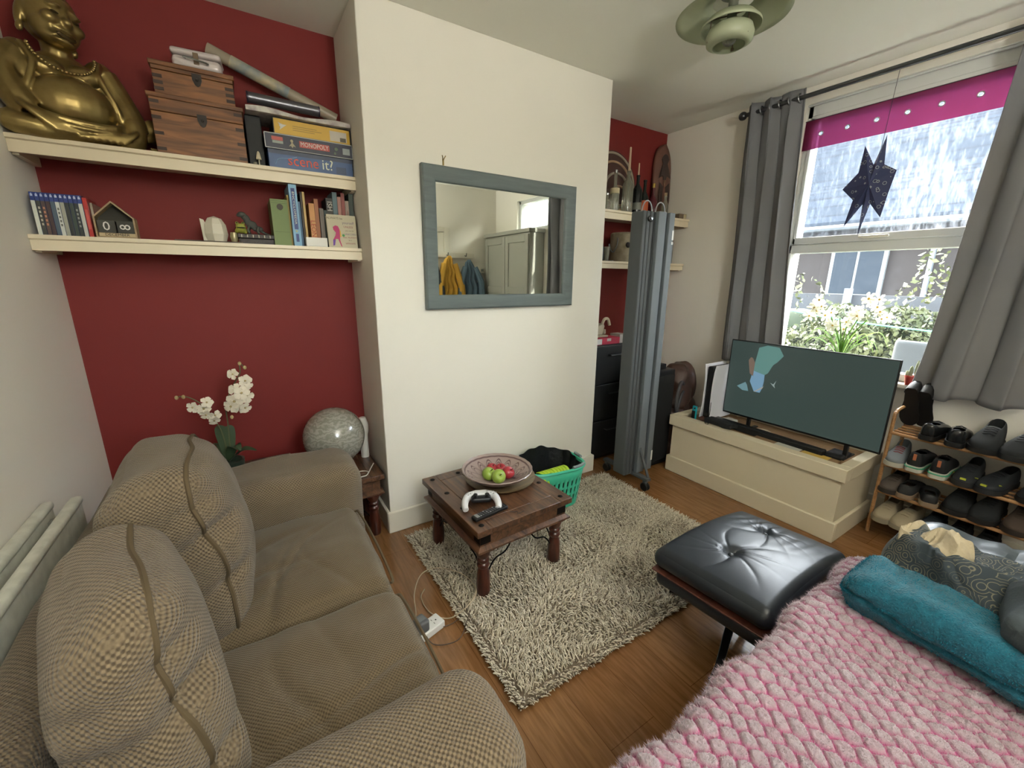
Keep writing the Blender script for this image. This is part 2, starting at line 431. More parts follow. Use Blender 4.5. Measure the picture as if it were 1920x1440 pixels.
# door in the front wall, seen only in the mirror
d1 = thing('door_1', None, None, (1.95, YF, 0)); d1['kind'] = 'structure'
g = G(); g.box(1.54, 2.28, YF, YF+.02, .01, 1.93); link('door_panel', g, whitegloss, d1, bevel=.003)
g = G(); g.box(2.28, 2.36, YF, YF+.03, 0, 1.99); g.box(1.46, 1.54, YF, YF+.03, 0, 1.99); g.box(1.54, 2.28, YF, YF+.03, 1.93, 1.99)
link('door_frame', g, whitegloss, d1, bevel=.004)

# ------------------------------------------------------------------ alcove shelves
def shelf(name, label, x0, x1, yf, z, th=.05):
    t = thing(name, label, 'shelf', ((x0+x1)/2, YB-.1, z-th))
    g = G(); g.box(x0+.001, x1-.001, yf+.012, YB-.001, z-.03, z-.0005); link('board', g, gloss, t, bevel=.002)
    g = G(); g.prism([(yf, z), (yf, z-.014), (yf+.008, z-.018), (yf+.008, z-th), (yf+.02, z-th), (yf+.02, z)], x0+.001, x1-.001, 'yz')
    link('front_trim', g, gloss, t, smooth=20)
    for xx in ((x0+.001, x0+.02), (x1-.02, x1-.001)):
        g = G(); g.box(xx[0], xx[1], yf+.03, YB-.002, z-th-.006, z-.031); link('batten', g, gloss, t, bevel=.002)
    return t
ZT, ZL = 1.83, 1.50
shelf('wall_shelf', 'cream painted shelf holding the gold statue and wooden chests, left of the mirror', XL, BX0, 2.265, ZT, .058)
shelf('wall_shelf', 'cream painted shelf holding books and game cases, below the gold statue', XL, BX0, 2.245, ZL, .055)
shelf('wall_shelf', 'cream shelf holding bottles in the right alcove, above the cut log', BX1, XW, 2.215, 1.825, .058)
shelf('wall_shelf', 'cream shelf in the right alcove with a cut log, under the bottle shelf', BX1, XW, 2.225, 1.488, .05)

# ------------------------------------------------------------------ sofa
weave = woven('brown woven upholstery', '7b6b53', '4b3e2c', 620, .92, .8, .003)
weave_dark = woven('brown woven seat fabric', '685940', '453822', 760, .85, .6, .002)
pipe_m = mat('brown piping', '54462f', .9)
def nz(p, s, seed=0.0): return noise.noise(Vector((p[0]*s+seed, p[1]*s+seed*1.7, p[2]*s-seed)))
def fr(p, s, seed=0.0): return noise.fractal(Vector((p[0]*s+seed, p[1]*s, p[2]*s)), .8, 2.1, 4)
sofa = thing('sofa', 'brown woven two-seat sofa with loose cushions in front of the radiator', 'sofa', (-.05, 1.2, 0))
def wob(a, s, seed):
    def f(p, q):
        return p + Vector((nz(p, s, seed), nz(p, s, seed+9), nz(p, s, seed+5)))*a
    return f
g = G(); g.rbox(-.47, .325, .44, 1.98, .035, .30, .02, 18, fn=wob(.008, 7, 1)); link('base', g, weave, sofa)
g = G(); g.rbox(-.505, -.36, .42, 2.0, .05, .635, .06, 24, fn=wob(.01, 5, 2)); link('back', g, weave, sofa)
def arm(y0, y1, seed):
    def f(p, q):
        w = p + Vector((nz(p, 6, seed), nz(p, 6, seed+3), nz(p, 6, seed+7)))*.009
        # arm drops a little towards the back, roll spreads outward
        w.z -= .03*max(0, -q.x)*(q.z > 0)
        return w
    g = G(); g.rbox(-.44, .338, y0, y1, .03, .615, .095, 26, fn=f); return g
link('arm', arm(1.645, 2.0, 3), weave, sofa); link('arm', arm(.40, .665, 4), weave, sofa)
def seat(y0, y1, seed):
    def f(p, q):
        a = (1-q.x**4)*(1-abs(q.y)**3)
        w = Vector(p)
        if q.z > .2: w.z += .028*a
        # creases that fan out from the back and front corners
        for (cx, cyy, ang, wd, am) in CR[seed]:
            dx = p.x-cx; dy = p.y-cyy; d = dx*math.sin(ang)-dy*math.cos(ang)+.02*math.sin((dx*math.cos(ang)+dy*math.sin(ang))*14)
            l = dx*math.cos(ang)+dy*math.sin(ang)
            k = math.exp(-(d/wd)**2)*math.exp(-(l/.2)**2)
            if q.z > .1: w.z -= am*k
        w += Vector((0, 0, nz(p, 9, seed)*.008 if q.z > 0 else 0)) + Vector((nz(p, 8, seed+3)*.008, nz(p, 8, seed+6)*.006, 0))
        return w
    g = G(); g.rbox(-.33, .292, y0, y1, .285, .455, .05, 60, fn=f); return g
CR = {11: [(.0, -.12, 1.2, .014, .009), (.06, -.02, .85, .012, .007), (-.12, .02, .5, .018, .010), (-.2, -.16, 1.4, .016, .008), (.15, -.15, 1.9, .010, .004), (-.05, .1, 1.5, .014, .005), (-.13, -.1, .2, .016, .007)],
      12: [(.02, -.05, 1.75, .014, .010), (.16, -.08, .12, .012, .008), (-.08, -.05, 1.75, .02, .009), (-.18, -.1, 1.5, .02, .008), (.1, .1, 1.6, .012, .004), (.12, -.16, .3, .014, .007)]}
def seatpart(y0, y1, seed):
    g = seat(y0, y1, seed); o = link('seat_cushion', g, weave_dark, sofa)
    p = G(); z = .40
    P = [(.285, y0+.03, z+.028), (.295, y0+.06, z+.03), (.299, (y0+y1)/2, z+.034), (.295, y1-.06, z+.03), (.278, y1-.015, z+.02), (.16, y1-.002, z+.012), (0, y1, z+.006), (-.25, y1, z)]
    if seed == 12: P = P
    p.tube(smoothpath(P, 8), .0045, 6); link('piping', p, pipe_m, o)
seatpart(1.115, 1.665, 11); seatpart(.645, 1.11, 12)
def backc(name, cx, y0, y1, z0, z1, lean, seed, tx=.15, yaw=0):
    cy = (y0+y1)/2; cz = (z0+z1)/2; hy = (y1-y0)/2; hz = (z1-z0)/2
    M = TRS((cx, cy, cz), rz=yaw) @ Matrix.Rotation(lean, 4, 'Y')
    def f(p, q):
        w = Vector(p)
        e = (1-abs(q.y)**2.6)*(1-abs(q.z)**2.6)
        w.x += .035*e*(1 if q.x > 0 else -1)*abs(q.x)
        w.y *= 1-.10*max(0, q.z)**2*1.0
        w.x *= 1-.16*max(0, q.z)
        w.x += .02*nz(p, 5, seed); w.y += .014*nz(p, 5, seed+4); w.z += .02*nz(p, 4, seed+8)
        # pinched creases near the ends
        for k, (zc, am, wd) in enumerate(((.04, .03, .022), (-.09, .02, .02), (.12, .012, .018))):
            dd = (p.z-zc-.25*(p.x))/wd
            if q.y < -.3: w.y += am*math.exp(-dd*dd)*min(1, (-q.y-.3)*2)*(.5+.5*abs(q.x))
            if q.x > .5: w.x -= am*.6*math.exp(-dd*dd)*max(0, abs(q.y)-.3)
        return w
    g = G(); g.rbox(-tx, tx, -hy, hy, -hz, hz, .085, 40, M=M, fn=f); o = link(name, g, weave, sofa)
    # piping follows the front face outline of the same skin
    pts = []
    rr = .085; n = 120
    for i in range(n):
        a = 2*pi*i/n; ca, sa = math.cos(a), math.sin(a)
        k = 1/max(abs(ca), abs(sa)); qy, qz = ca*k, sa*k
        hyy, hzz = hy, hz
        p0 = Vector((tx-rr*.12, qy*hyy, qz*hzz))
        i0 = Vector((tx-rr, max(-(hyy-rr), min(hyy-rr, p0.y)), max(-(hzz-rr), min(hzz-rr, p0.z))))
        w = i0 + Vector((.55, 0, 0))*rr
        dyz = Vector((0, p0.y-i0.y, p0.z-i0.z))
        if dyz.length > 1e-6: w += dyz.normalized()*rr*.86
        w = f(w, Vector((.93, qy*.98, qz*.98)))
        pts.append(M @ w)
    p = G(); p.tube(pts, .0055, 6, closed=True); link('piping', p, pipe_m, o)
backc('back_cushion', -.222, 1.125, 1.63, .43, .905, -.08, 21.3, .120, .06)
backc('back_cushion', -.236, .655, 1.09, .43, .895, -.05, 33.1, .078, .27)
g = G()
for x in (-.44, .29):
    for y in (.47, 1.95): g = G(); g.lathe([(.02, 0), (.025, .04)], (x, y, 0), 12); link('foot', g, mat('dark foot', '2a211a', .5), sofa)

# radiator behind the sofa
rad = thing('radiator', 'white double-panel radiator on the left wall behind the brown sofa', 'radiator', (-.56, 1.2, .1))
radm = mat('radiator enamel', 'd0d0c2', .45, vary=(30, 'b0b0a2', .5))
for x in (-.532, -.598):
    g = G(); g.rbox(x-.008, x+.012, .55, 1.775, .12, .67, .008, 6)
    g.rbox(x-.014, x+.018, .55, 1.775, .645, .672, .012, 6)
    link('panel', g, radm, rad)
g = G(); 
for yy in (.6, 1.2, 1.72): g.box(-.596, -.53, yy-.012, yy+.012, .60, .625)
n = 46
for i in range(n): g.box(-.596, -.54, .57+i*1.17/n, .573+i*1.17/n, .14, .6)
link('fins', g, mat('radiator inner metal', '9a9c93', .5), rad)

# ------------------------------------------------------------------ shag rug
def rug():
    t = thing('rug', 'beige shaggy rug under the coffee table', 'rug', (1.3, 1.4, 0))
    x0, x1, y0, y1 = .595, 2.03, .865, 1.955
    g = G()
    def fn(u, v):
        x = x0+(x1-x0)*u; y = y0+(y1-y0)*v
        return (x, y, .012+.004*math.sin(x*60)*math.sin(y*50))
    g.grid(fn, 60, 50); g.box(x0+.003, x1-.003, y0+.003, y1-.003, .001, .009)
    link('backing', g, mat('rug backing', '6f6252', .95), t)
    R = np.random.RandomState(3)
    sp = .0085
    nx, ny = int((x1-x0)/sp), int((y1-y0)/sp)
    X, Y = np.meshgrid(np.linspace(x0, x1, nx), np.linspace(y0, y1, ny)); X = X.ravel(); Y = Y.ravel()
    N = len(X); X = X+R.uniform(-.004, .004, N); Y = Y+R.uniform(-.004, .004, N)
    # flow field so that tufts lean together in patches
    ang = 2.2*np.sin(X*9+1.3*np.sin(Y*7))+2.0*np.cos(Y*11+X*5)+R.normal(0, 1.1, N)
    lean = R.uniform(.010, .024, N); h = R.uniform(.016, .030, N); w = R.uniform(.0022, .0036, N)
    ex = (X-x0 < .03)|(x1-X < .03)|(Y-y0 < .03)|(y1-Y < .03)
    out = np.where(X-x0 < .03, pi, np.where(x1-X < .03, 0, np.where(Y-y0 < .03, -pi/2, pi/2)))
    ang = np.where(ex, out+R.normal(0, .6, N), ang); h = np.where(ex, h*.7, h)
    dx, dy = np.cos(ang), np.sin(ang)
    ring = [(0, 1.0), (.55, 1.05), (1.0, .45)]
    V = np.zeros((N, 9, 3)); 
    for k, (s, ws) in enumerate(ring):
        cx = X+dx*lean*s**1.5; cyy = Y+dy*lean*s**1.5; cz = .008+h*np.sin(min(1, s)*1.35)
        for j in range(3):
            a = ang+2*pi*j/3+R.uniform(-.2, .2, N)
            V[:, k*3+j, 0] = cx+np.cos(a)*w*ws; V[:, k*3+j, 1] = cyy+np.sin(a)*w*ws; V[:, k*3+j, 2] = cz+ (0 if k == 0 else np.sin(a*2)*w*.3)
    F = []
    for k in range(2):
        for j in range(3):
            q = (j+1) % 3; F.append((k*3+j, k*3+q, (k+1)*3+q, (k+1)*3+j))
    F = np.array(F)
    base = (np.arange(N)*9)[:, None]
    quads = (F.reshape(1, -1)+base).reshape(-1)
    tris = (np.array([6, 7, 8])[None, :]+base).reshape(-1)
    V[:, :, 0] -= 1.3; V[:, :, 1] -= 1.4
    me = bpy.data.meshes.new('pile'); nq = N*6; nt = N
    me.vertices.add(N*9); me.vertices.foreach_set('co', V.reshape(-1).astype(np.float32))
    me.loops.add(nq*4+nt*3); me.loops.foreach_set('vertex_index', np.concatenate([quads, tris]).astype(np.int32))
    me.polygons.add(nq+nt); me.polygons.foreach_set('loop_start', np.concatenate([np.arange(nq)*4, nq*4+np.arange(nt)*3]).astype(np.int32))
    me.update(calc_edges=True); me.validate()
    me.materials.append(mat('shag yarn', 'e0d5be', .95, vary=(55, 'b0a48c', .9), sheen=.2))
    o = bpy.data.objects.new('pile', me); COL.objects.link(o); o.parent = t; o['kind'] = 'stuff'
rug()

# ------------------------------------------------------------------ indian coffee table and side table
sheesham = wood('dark sheesham wood', '33221a', '6a4932', .36, 'Y', 5, coat=.25)
sheesham_leg = wood('red brown turned wood', '2c120d', '51271b', .32, 'Z', 5, coat=.3)
iron = mat('black iron', '151312', .5, .7)
def jali(label, cx, cy, rz, w, d, h, zf, studs=True):
    t = thing('coffee_table' if w > .45 else 'side_table', label, 'table', (cx, cy, zf)); t.rotation_euler = (0, 0, rz)
    def L(nm, g, m, par=t, **k):
        o = link(nm, g, m, None, **k); o.parent = par; return o
    a, b = w/2, d/2
    g = G(); npl = 3
    for i in range(npl):
        x0 = -a+.07+(w-.14)*i/npl; x1 = -a+.07+(w-.14)*(i+1)/npl
        g.box(x0+.0006, x1-.0006, -b+.07, b-.07, h-.028, h)
    g.box(-a, -a+.07, -b, b, h-.028, h-.0003); g.box(a-.07, a, -b, b, h-.028, h-.0003)
    g.box(-a+.0705, a-.0705, -b, -b+.0695, h-.028, h-.0003); g.box(-a+.0705, a-.0705, b-.0695, b, h-.028, h-.0003)
    L('tabletop', g, sheesham, bevel=.0025)
    g = G()
    g.grid(lambda u, v: edge(u, v), 5, 2) if False else None
    pr = [(0, h-.028), (-.012, h-.045), (-.016, h-.095), (-.004, h-.110), (0, h-.118)]
    # frame ring under the top, with a flared lower moulding
    def ring(prof):
        g2 = G(); v = []; f = []
        cs = [(-1, -1), (1, -1), (1, 1), (-1, 1)]
        for o_, z_ in prof:
            for sx, sy in cs: v.append((sx*(a+o_), sy*(b+o_), z_))
        for j in range(len(prof)-1):
            for i in range(4):
                k = (i+1) % 4; f.append((j*4+i, (j+1)*4+i, (j+1)*4+k, j*4+k))
        g2.add(v, f); return g2
    g = ring([(-.001, h-.027), (-.022, h-.038), (-.022, h-.088), (-.004, h-.100), (-.004, h-.109), (-.03, h-.125), (-.06, h-.125)])
    L('apron', g, sheesham, smooth=20)
    lr = .029
    zb = h-.120
    prof = [(.0, 0), (lr*.92, 0), (lr*1.02, .02), (lr*1.05, zb*.28), (lr*.9, zb*.52), (lr*.7, zb*.60), (lr*.95, zb*.645), (lr*.95, zb*.68), (lr*.68, zb*.715), (lr*.92, zb*.755), (lr*.92, zb*.78), (lr*.72, zb*.81), (lr*1.0, zb*.87), (lr*1.15, zb*.93), (lr*1.15, zb)]
    for sx in (-1, 1):
        for sy in (-1, 1):
            g = G(); g.lathe(prof, (sx*(a-.055), sy*(b-.055), 0), 20)
            g.box(sx*(a-.055)-.036, sx*(a-.055)+.036, sy*(b-.055)-.036, sy*(b-.055)+.036, zb-.004, zb+.02)
            L('leg', g, sheesham_leg, smooth=45)
    if studs:
        for sx, sy in [(-1, -1), (-1, -.33), (-1, .33), (-1, 1), (1, -1), (1, -.33), (1, .33), (1, 1), (-.33, 1), (.33, 1)]:
            g = G(); g.ball((sx*(a-.04), sy*(b-.04), h), (.012, .012, .005), 12, 8); L('stud', g, iron)
        for sx, sy in ((-1, -1), (1, -1), (-1, 1), (1, 1)):
            g = G()
            if sy < 0: g.box(sx*(a-.0225)-.05*(sx > 0), sx*(a-.0225)+.05*(sx < 0), -b+.0195, -b+.021, h-.078, h-.045)
            g.box(sx*(a-.0225)+(.0 if sx > 0 else -.0015), sx*(a-.0225)+(.0015 if sx > 0 else 0), sy*(b-.022)-.05*(sy > 0), sy*(b-.022)+.05*(sy < 0), h-.078, h-.045)
            L('corner_strap', g, iron)
    # wavy iron brackets on each side
    for ax in (0, 1):
        for sgn in (-1, 1):
            for s2 in (-1, 1):
                P = []
                for k in range(15):
                    u = k/14; e = s2*((a if ax == 0 else b)-.075-.135*u)
                    z = zb*.42+(zb*.56)*u+.018*math.sin(u*2*pi)
                    P.append((e, sgn*(b-.055), z) if ax == 0 else (sgn*(a-.055), e, z))
                g = G(); g.tube(P, .0038, 6); L('iron_bracket', g, iron)
    return t
jali('low square coffee table of dark carved wood standing on the shaggy rug', .925, 1.605, .04, .51, .565, .355, .014)
jali('small dark wooden side table beside the chimney breast, under the glass globe lamp', .352, 2.215, 0, .33, .34, .36, 0, False)

# ------------------------------------------------------------------ black leather sofa with throws
leather = mat('black leather', '191f25', .40, bump=('noise', 240, .12, .001), coat=.06)
leather_lit = mat('window lit black leather', '3a444b', .42, bump=('noise', 160, .2, .002), coat=.1)  # window reflection on the arm put into a lighter base colour
ls = thing('leather_sofa', 'black leather sofa covered with a pink throw, at the bottom right', 'sofa', (1.0, 0, 0))
g = G(); g.rbox(.22, 1.56, -.55, .325, .06, .30, .03, 10); link('base', g, leather, ls)
g = G(); g.rbox(.24, 1.55, -.5, .335, .30, .478, .06, 20, fn=wob(.006, 5, 5)); link('seat', g, leather, ls)
g = G(); g.rbox(.2, 1.9, -.82, -.52, .06, .82, .1, 16, fn=wob(.01, 5, 6)); link('backrest', g, leather, ls)
def armf(p, q):
    w = Vector(p); 
    w.z += .012*math.sin(p.y*38+6*p.x)*(q.z > .3)*math.exp(-((p.y-.1)/.3)**2)+.016*nz(p, 9, 4)
    w.x += .012*nz(p, 6, 8)
    for (yc, sl) in ((.06, .7), (-.02, .9), (.13, .4), (-.12, 1.0), (.2, .2)):
        d = (p.y-yc-sl*(p.x)*.5)/.012
        w.z -= .016*math.exp(-d*d)*(q.z > 0)
    return w
g = G(); g.rbox(1.535, 1.85, -.56, .345, .05, .628, .115, 44, fn=armf); link('arm', g, leather_lit, ls)
g = G()
for x in (.3, 1.8):
    for y in (-.7, .28): g = G(); g.lathe([(.022, 0), (.022, .06)], (x, y, 0), 10); link('foot', g, mat('dark foot', '2a211a', .5), ls)

def throw():
    """honeycomb fleece throw: hexagonal tufts over a pink base cloth"""
    t = thing('throw_blanket', 'pink and white honeycomb tufted fleece throw spread over the leather sofa seat', 'blanket', (1.0, 0, .5))
    x0, x1 = .27, 1.56; ya = -.50; L0 = .820; L1 = 1.06
    nu, nv = 600, 460
    U, Vv = np.meshgrid(np.linspace(0, 1, nu), np.linspace(0, 1, nv)); s = Vv*L1; x = x0+(x1-x0)*U
    R = np.random.RandomState(5)
    # hex cells
    cw, ch = .037, .0295
    wx = x+.006*np.sin(s*23)+.003*np.sin(x*31+2)+.002*np.sin(s*71+x*40); ws = s+.006*np.sin(x*19+1)+.003*np.sin(s*41)+.002*np.sin(x*83)
    def cell(off):
        ix = np.round((wx-off*cw/2)/cw); iy = np.round((ws/ch-off)/2)*2+off
        return ((wx-off*cw/2)-ix*cw)/cw, (ws-iy*ch)/ch, ix, iy
    a = cell(0); b = cell(1)
    ax, ay, ix, iy = a; bx, by, jx, jy = b
    da = np.sqrt((ax*1.0)**2+(ay*.62)**2); db = np.sqrt((bx*1.0)**2+(by*.62)**2)
    d = np.minimum(da, db); e = np.abs(da-db)
    cid = np.where(da < db, ix*13.7+iy*7.3, jx*13.7+jy*7.3+3.1)
    rn = np.sin(cid*12.9898)*43758.5453; rn = rn-np.floor(rn)
    edge = np.clip((.53-d)/.30, 0, 1)*np.clip(e/.20+.03, 0, 1)
    frill = .5+.5*np.sin(np.arctan2(ay, ax)*9+rn*6); tuft = np.clip(edge*1.15-.12*frill*(d > .3), 0, 1)**.6
    hgt = tuft*(.0075+.0025*rn)+R.normal(0, .0012, tuft.shape)*tuft
    # profile: flat seat then over the front edge
    yy = np.empty_like(s); zz = np.empty_like(s); ny = np.empty_like(s); nzv = np.empty_like(s)
    fl = L0; r = .05
    f0 = s < fl; y_flat = ya+s
    arc = np.clip((s-fl)/r, 0, pi/2)
    yy = np.where(f0, y_flat, ya+fl+r*np.sin(arc)); zz = np.where(f0, .494, .494-r*(1-np.cos(arc)))
    dn = np.clip(s-fl-r*pi/2, 0, None); zz = zz-dn
    ny = np.where(f0, 0, np.sin(arc)); nzv = np.where(f0, 1, np.cos(arc))
    und = .008*np.sin(x*6+1)*np.sin(s*7)+.004*np.sin(x*15+s*9)+.004
    sag = .008*np.sin(x*17)+.005*np.sin(x*39)
    yy = yy+ny*(hgt+und*.4+.004)+np.where(s > fl-.1, sag*np.clip((s-fl+.1)/.1, 0, 1), 0); zz = zz+nzv*(hgt+und+.008)
    # right end drapes slightly down towards the arm
    yy = yy+.032*(x-.6)
    V = np.stack([x-1.0, yy, zz-.5], -1).reshape(-1, 3)
    me = bpy.data.meshes.new('throw')
    i = np.arange(nu-1)[None, :]; j = np.arange(nv-1)[:, None]; q = j*nu+i
    F = np.stack([q, q+1, q+1+nu, q+nu], -1).reshape(-1, 4)
    me.vertices.add(len(V)); me.vertices.foreach_set('co', V.reshape(-1).astype(np.float32))
    me.loops.add(F.size); me.loops.foreach_set('vertex_index', F.reshape(-1).astype(np.int32))
    me.polygons.add(len(F)); me.polygons.foreach_set('loop_start', (np.arange(len(F))*4).astype(np.int32))
    me.update(calc_edges=True); me.polygons.foreach_set('use_smooth', [True]*len(F))
    at = me.attributes.new('tuft', 'FLOAT', 'POINT'); at.data.foreach_set('value', (tuft*(.8+.2*rn)).reshape(-1).astype(np.float32))
    M = bpy.data.materials.new('pink honeycomb fleece'); M.use_nodes = True; N = M.node_tree.nodes; L = M.node_tree.links
    bb = N['Principled BSDF']; bb.inputs['Roughness'].default_value = .95; bb.inputs['Sheen Weight'].default_value = .3
    an = N.new('ShaderNodeAttribute'); an.attribute_name = 'tuft'
    cr = N.new('ShaderNodeValToRGB'); E_ = cr.color_ramp.elements; E_[0].position = .12; E_[0].color = lin('a8507a'); E_[1].position = .95; E_[1].color = lin('a89aa0')
    e2 = E_.new(.5); e2.color = lin('ac8494')
    L.new(an.outputs['Fac'], cr.inputs[0]); L.new(cr.outputs[0], bb.inputs['Base Color'])
    tcn = N.new('ShaderNodeTexCoord'); tn = N.new('ShaderNodeTexNoise'); tn.inputs['Scale'].default_value = 420; L.new(tcn.outputs['Object'], tn.inputs['Vector'])
    bp = N.new('ShaderNodeBump'); bp.inputs['Strength'].default_value = .6; bp.inputs['Distance'].default_value = .003; L.new(tn.outputs[0], bp.inputs['Height']); L.new(bp.outputs[0], bb.inputs['Normal'])
    me.materials.append(M)
    o = bpy.data.objects.new('cloth', me); COL.objects.link(o); o.parent = t
    # loose fleece fibres on the tufts
    tf = tuft.reshape(-1); cand = np.where(tf > .35)[0]; pick = R.choice(cand, 150000)
    P = V[pick]; ang = R.uniform(0, 2*pi, len(pick)); ln = R.uniform(.003, .008, len(pick)); wv = .0006
    nrm = np.stack([np.zeros(len(pick)), ny.reshape(-1)[pick], nzv.reshape(-1)[pick]], -1)
    dirv = np.stack([np.cos(ang), np.sin(ang), np.zeros_like(ang)], -1)*.8+nrm*.75
    side = np.stack([-np.sin(ang), np.cos(ang), np.zeros_like(ang)], -1)*wv
    tri = np.stack([P-side-nrm*.002, P+side-nrm*.002, P+dirv*ln[:, None]], 1).reshape(-1, 3)
    m2 = bpy.data.meshes.new('fibres'); n3 = len(pick)
    m2.vertices.add(n3*3); m2.vertices.foreach_set('co', tri.reshape(-1).astype(np.float32))
    m2.loops.add(n3*3); m2.loops.foreach_set('vertex_index', np.arange(n3*3, dtype=np.int32))
    m2.polygons.add(n3); m2.polygons.foreach_set('loop_start', (np.arange(n3)*3).astype(np.int32)); m2.update(calc_edges=True)
    m2.materials.append(mat('pale fleece fibre', 'a79299', .95))
    o2 = bpy.data.objects.new('fibres', m2); COL.objects.link(o2); o2.parent = t; o2['kind'] = 'stuff'
throw()

# teal blanket, folded into a long roll
tealm = mat('teal plush', '056074', .9, bump=('noise', 230, .9, .006), vary=(60, '044b5c', .7), sheen=.15)
def plush(g, seedn, n, ln, name, parent, M):
    R = random.Random(seedn); o = G()
    fs = [f for f in g.f]
    for k in range(n):
        f = R.choice(fs); a, b, c = (Vector(g.v[f[i]]) for i in (0, 1, 2))
        nr = (b-a).cross(c-a)
        if nr.length < 1e-10: continue
        nr.normalize(); u, v = R.random(), R.random()
        p = a+(b-a)*u+(c-b)*v*1.0
        d = (nr*.6+Vector((R.uniform(-.3, .9), R.uniform(-1, .2), R.uniform(-.5, .3)))).normalized()
        s = d.cross(nr).normalized()*.0008 if d.cross(nr).length > 1e-6 else Vector((.0008, 0, 0))
        o.add([p-s-nr*.001, p+s-nr*.001, p+d*ln*R.uniform(.5, 1)], [(0, 1, 2)])
    ob = link(name, o, M, parent, smooth=0); ob['kind'] = 'stuff'
tb = thing('folded_blanket', 'teal plush blanket rolled lengthwise on the pink throw', 'blanket', (1.38, 0, .51))
def tf(p, q):
    w = Vector(p)
    w.x += .12*p.y+.010*math.sin(p.y*9)+.008*nz(p, 14, 1)
    w.z += .016*nz(p, 7, 2)+.006*nz(p, 22, 3); w.y += .015*nz(p, 8, 4)
    if q.z > 0: w.z += .010*math.sin(p.y*8+1)
    d = (p.z+.02*math.sin(p.y*10)-.0)/.006
    if q.x < -.3: w.x += .012*math.exp(-d*d)
    return w
M = TRS((1.312, 0.022, .558))
g = G(); g.rbox(-.105, .105, -.42, .318, -.048, .066, .055, 60, M=M, fn=tf)
link('cloth', g, tealm, tb); plush(g, 4, 26000, .008, 'fibres', tb, mat('teal fibre', '087086', .9))

# heap of clothes behind the teal blanket
def heap(name, label, cat, cx, cy, cz, a, b, c, seed, M, amp=.03, rz=0, n=70, extra=None):
    t = thing(name, label, cat, (cx, cy, cz-c))
    T = TRS((cx, cy, cz), rz=rz)
    def f(p, q):
        w = Vector(p); k = 9
        w += Vector((nz(p, k, seed), nz(p, k, seed+2), nz(p, k, seed+4)))*amp
        rg = 1-abs(noise.noise(Vector((p.x*11+seed, p.y*14, p.z*6))))*2
        w.z += amp*.75*rg*(q.z > -.2)
        rg2 = 1-abs(noise.noise(Vector((p.x*25+seed, p.y*19, p.z*12))))*2
        w += Vector((rg2, rg2*.5, rg2))*amp*.30
        rg3 = 1-abs(noise.noise(Vector((p.x*16+seed, p.y*52+seed, p.z*9))))*2
        w.z += rg3*amp*.16*(q.z > 0)
        return w
    g = G(); g.rbox(-a, a, -b, b, -c, c, min(a, b, c)*.9, n, M=T, fn=f); link('fabric', g, M, t, smooth=60)
    return t
def pattern_mat():
    M = bpy.data.materials.new('dark patterned cloth'); M.use_nodes = True; N = M.node_tree.nodes; L = M.node_tree.links
    b = N['Principled BSDF']; b.inputs['Roughness'].default_value = .85
    tc = N.new('ShaderNodeTexCoord'); v = N.new('ShaderNodeTexVoronoi'); v.inputs['Scale'].default_value = 32
    L.new(tc.outputs['Object'], v.inputs['Vector'])
    mu = N.new('ShaderNodeMath'); mu.operation = 'MULTIPLY'; mu.inputs[1].default_value = 34; L.new(v.outputs['Distance'], mu.inputs[0])
    si = N.new('ShaderNodeMath'); si.operation = 'SINE'; L.new(mu.outputs[0], si.inputs[0])
    n = N.new('ShaderNodeTexNoise'); n.inputs['Scale'].default_value = 6; L.new(tc.outputs['Object'], n.inputs['Vector'])
    mm = N.new('ShaderNodeMath'); mm.operation = 'MULTIPLY_ADD'; mm.inputs[1].default_value = 2.0; L.new(n.outputs[0], mm.inputs[0]); mm.inputs[2].default_value = -1.0
    ad = N.new('ShaderNodeMath'); ad.operation = 'ADD'; L.new(si.outputs[0], ad.inputs[0]); L.new(mm.outputs[0], ad.inputs[1])
    cr = N.new('ShaderNodeValToRGB'); cr.color_ramp.elements[0].position = .80; cr.color_ramp.elements[1].position = 1.0
    cr.color_ramp.elements[0].color = lin('2b353b'); cr.color_ramp.elements[1].color = lin('6f6a58')
    L.new(ad.outputs[0], cr.inputs[0]); L.new(cr.outputs[0], b.inputs['Base Color'])
    return M
patm = pattern_mat()
heap('patterned_garment', 'dark garment with cream swirl pattern heaped behind the teal blanket', 'clothing', 1.44, .075, .60, .09, .225, .080, 2, patm, .03, -.25)
heap('fleece_top', 'cream fleece garment bundled on top of the dark patterned one', 'clothing', 1.465, .215, .668, .050, .070, .024, 5, mat('cream fleece', 'a3967c', .95, bump=('noise', 200, .6, .004)), .035, -.3, 40)
heap('hooded_top', 'plain dark grey sweatshirt lying beside the teal blanket at the right edge', 'clothing', 1.35, -.05, .655, .085, .12, .045, 9, mat('dark grey jersey', '3d464a', .9, bump=('noise', 220, .4, .002)), .03, .2, 50)

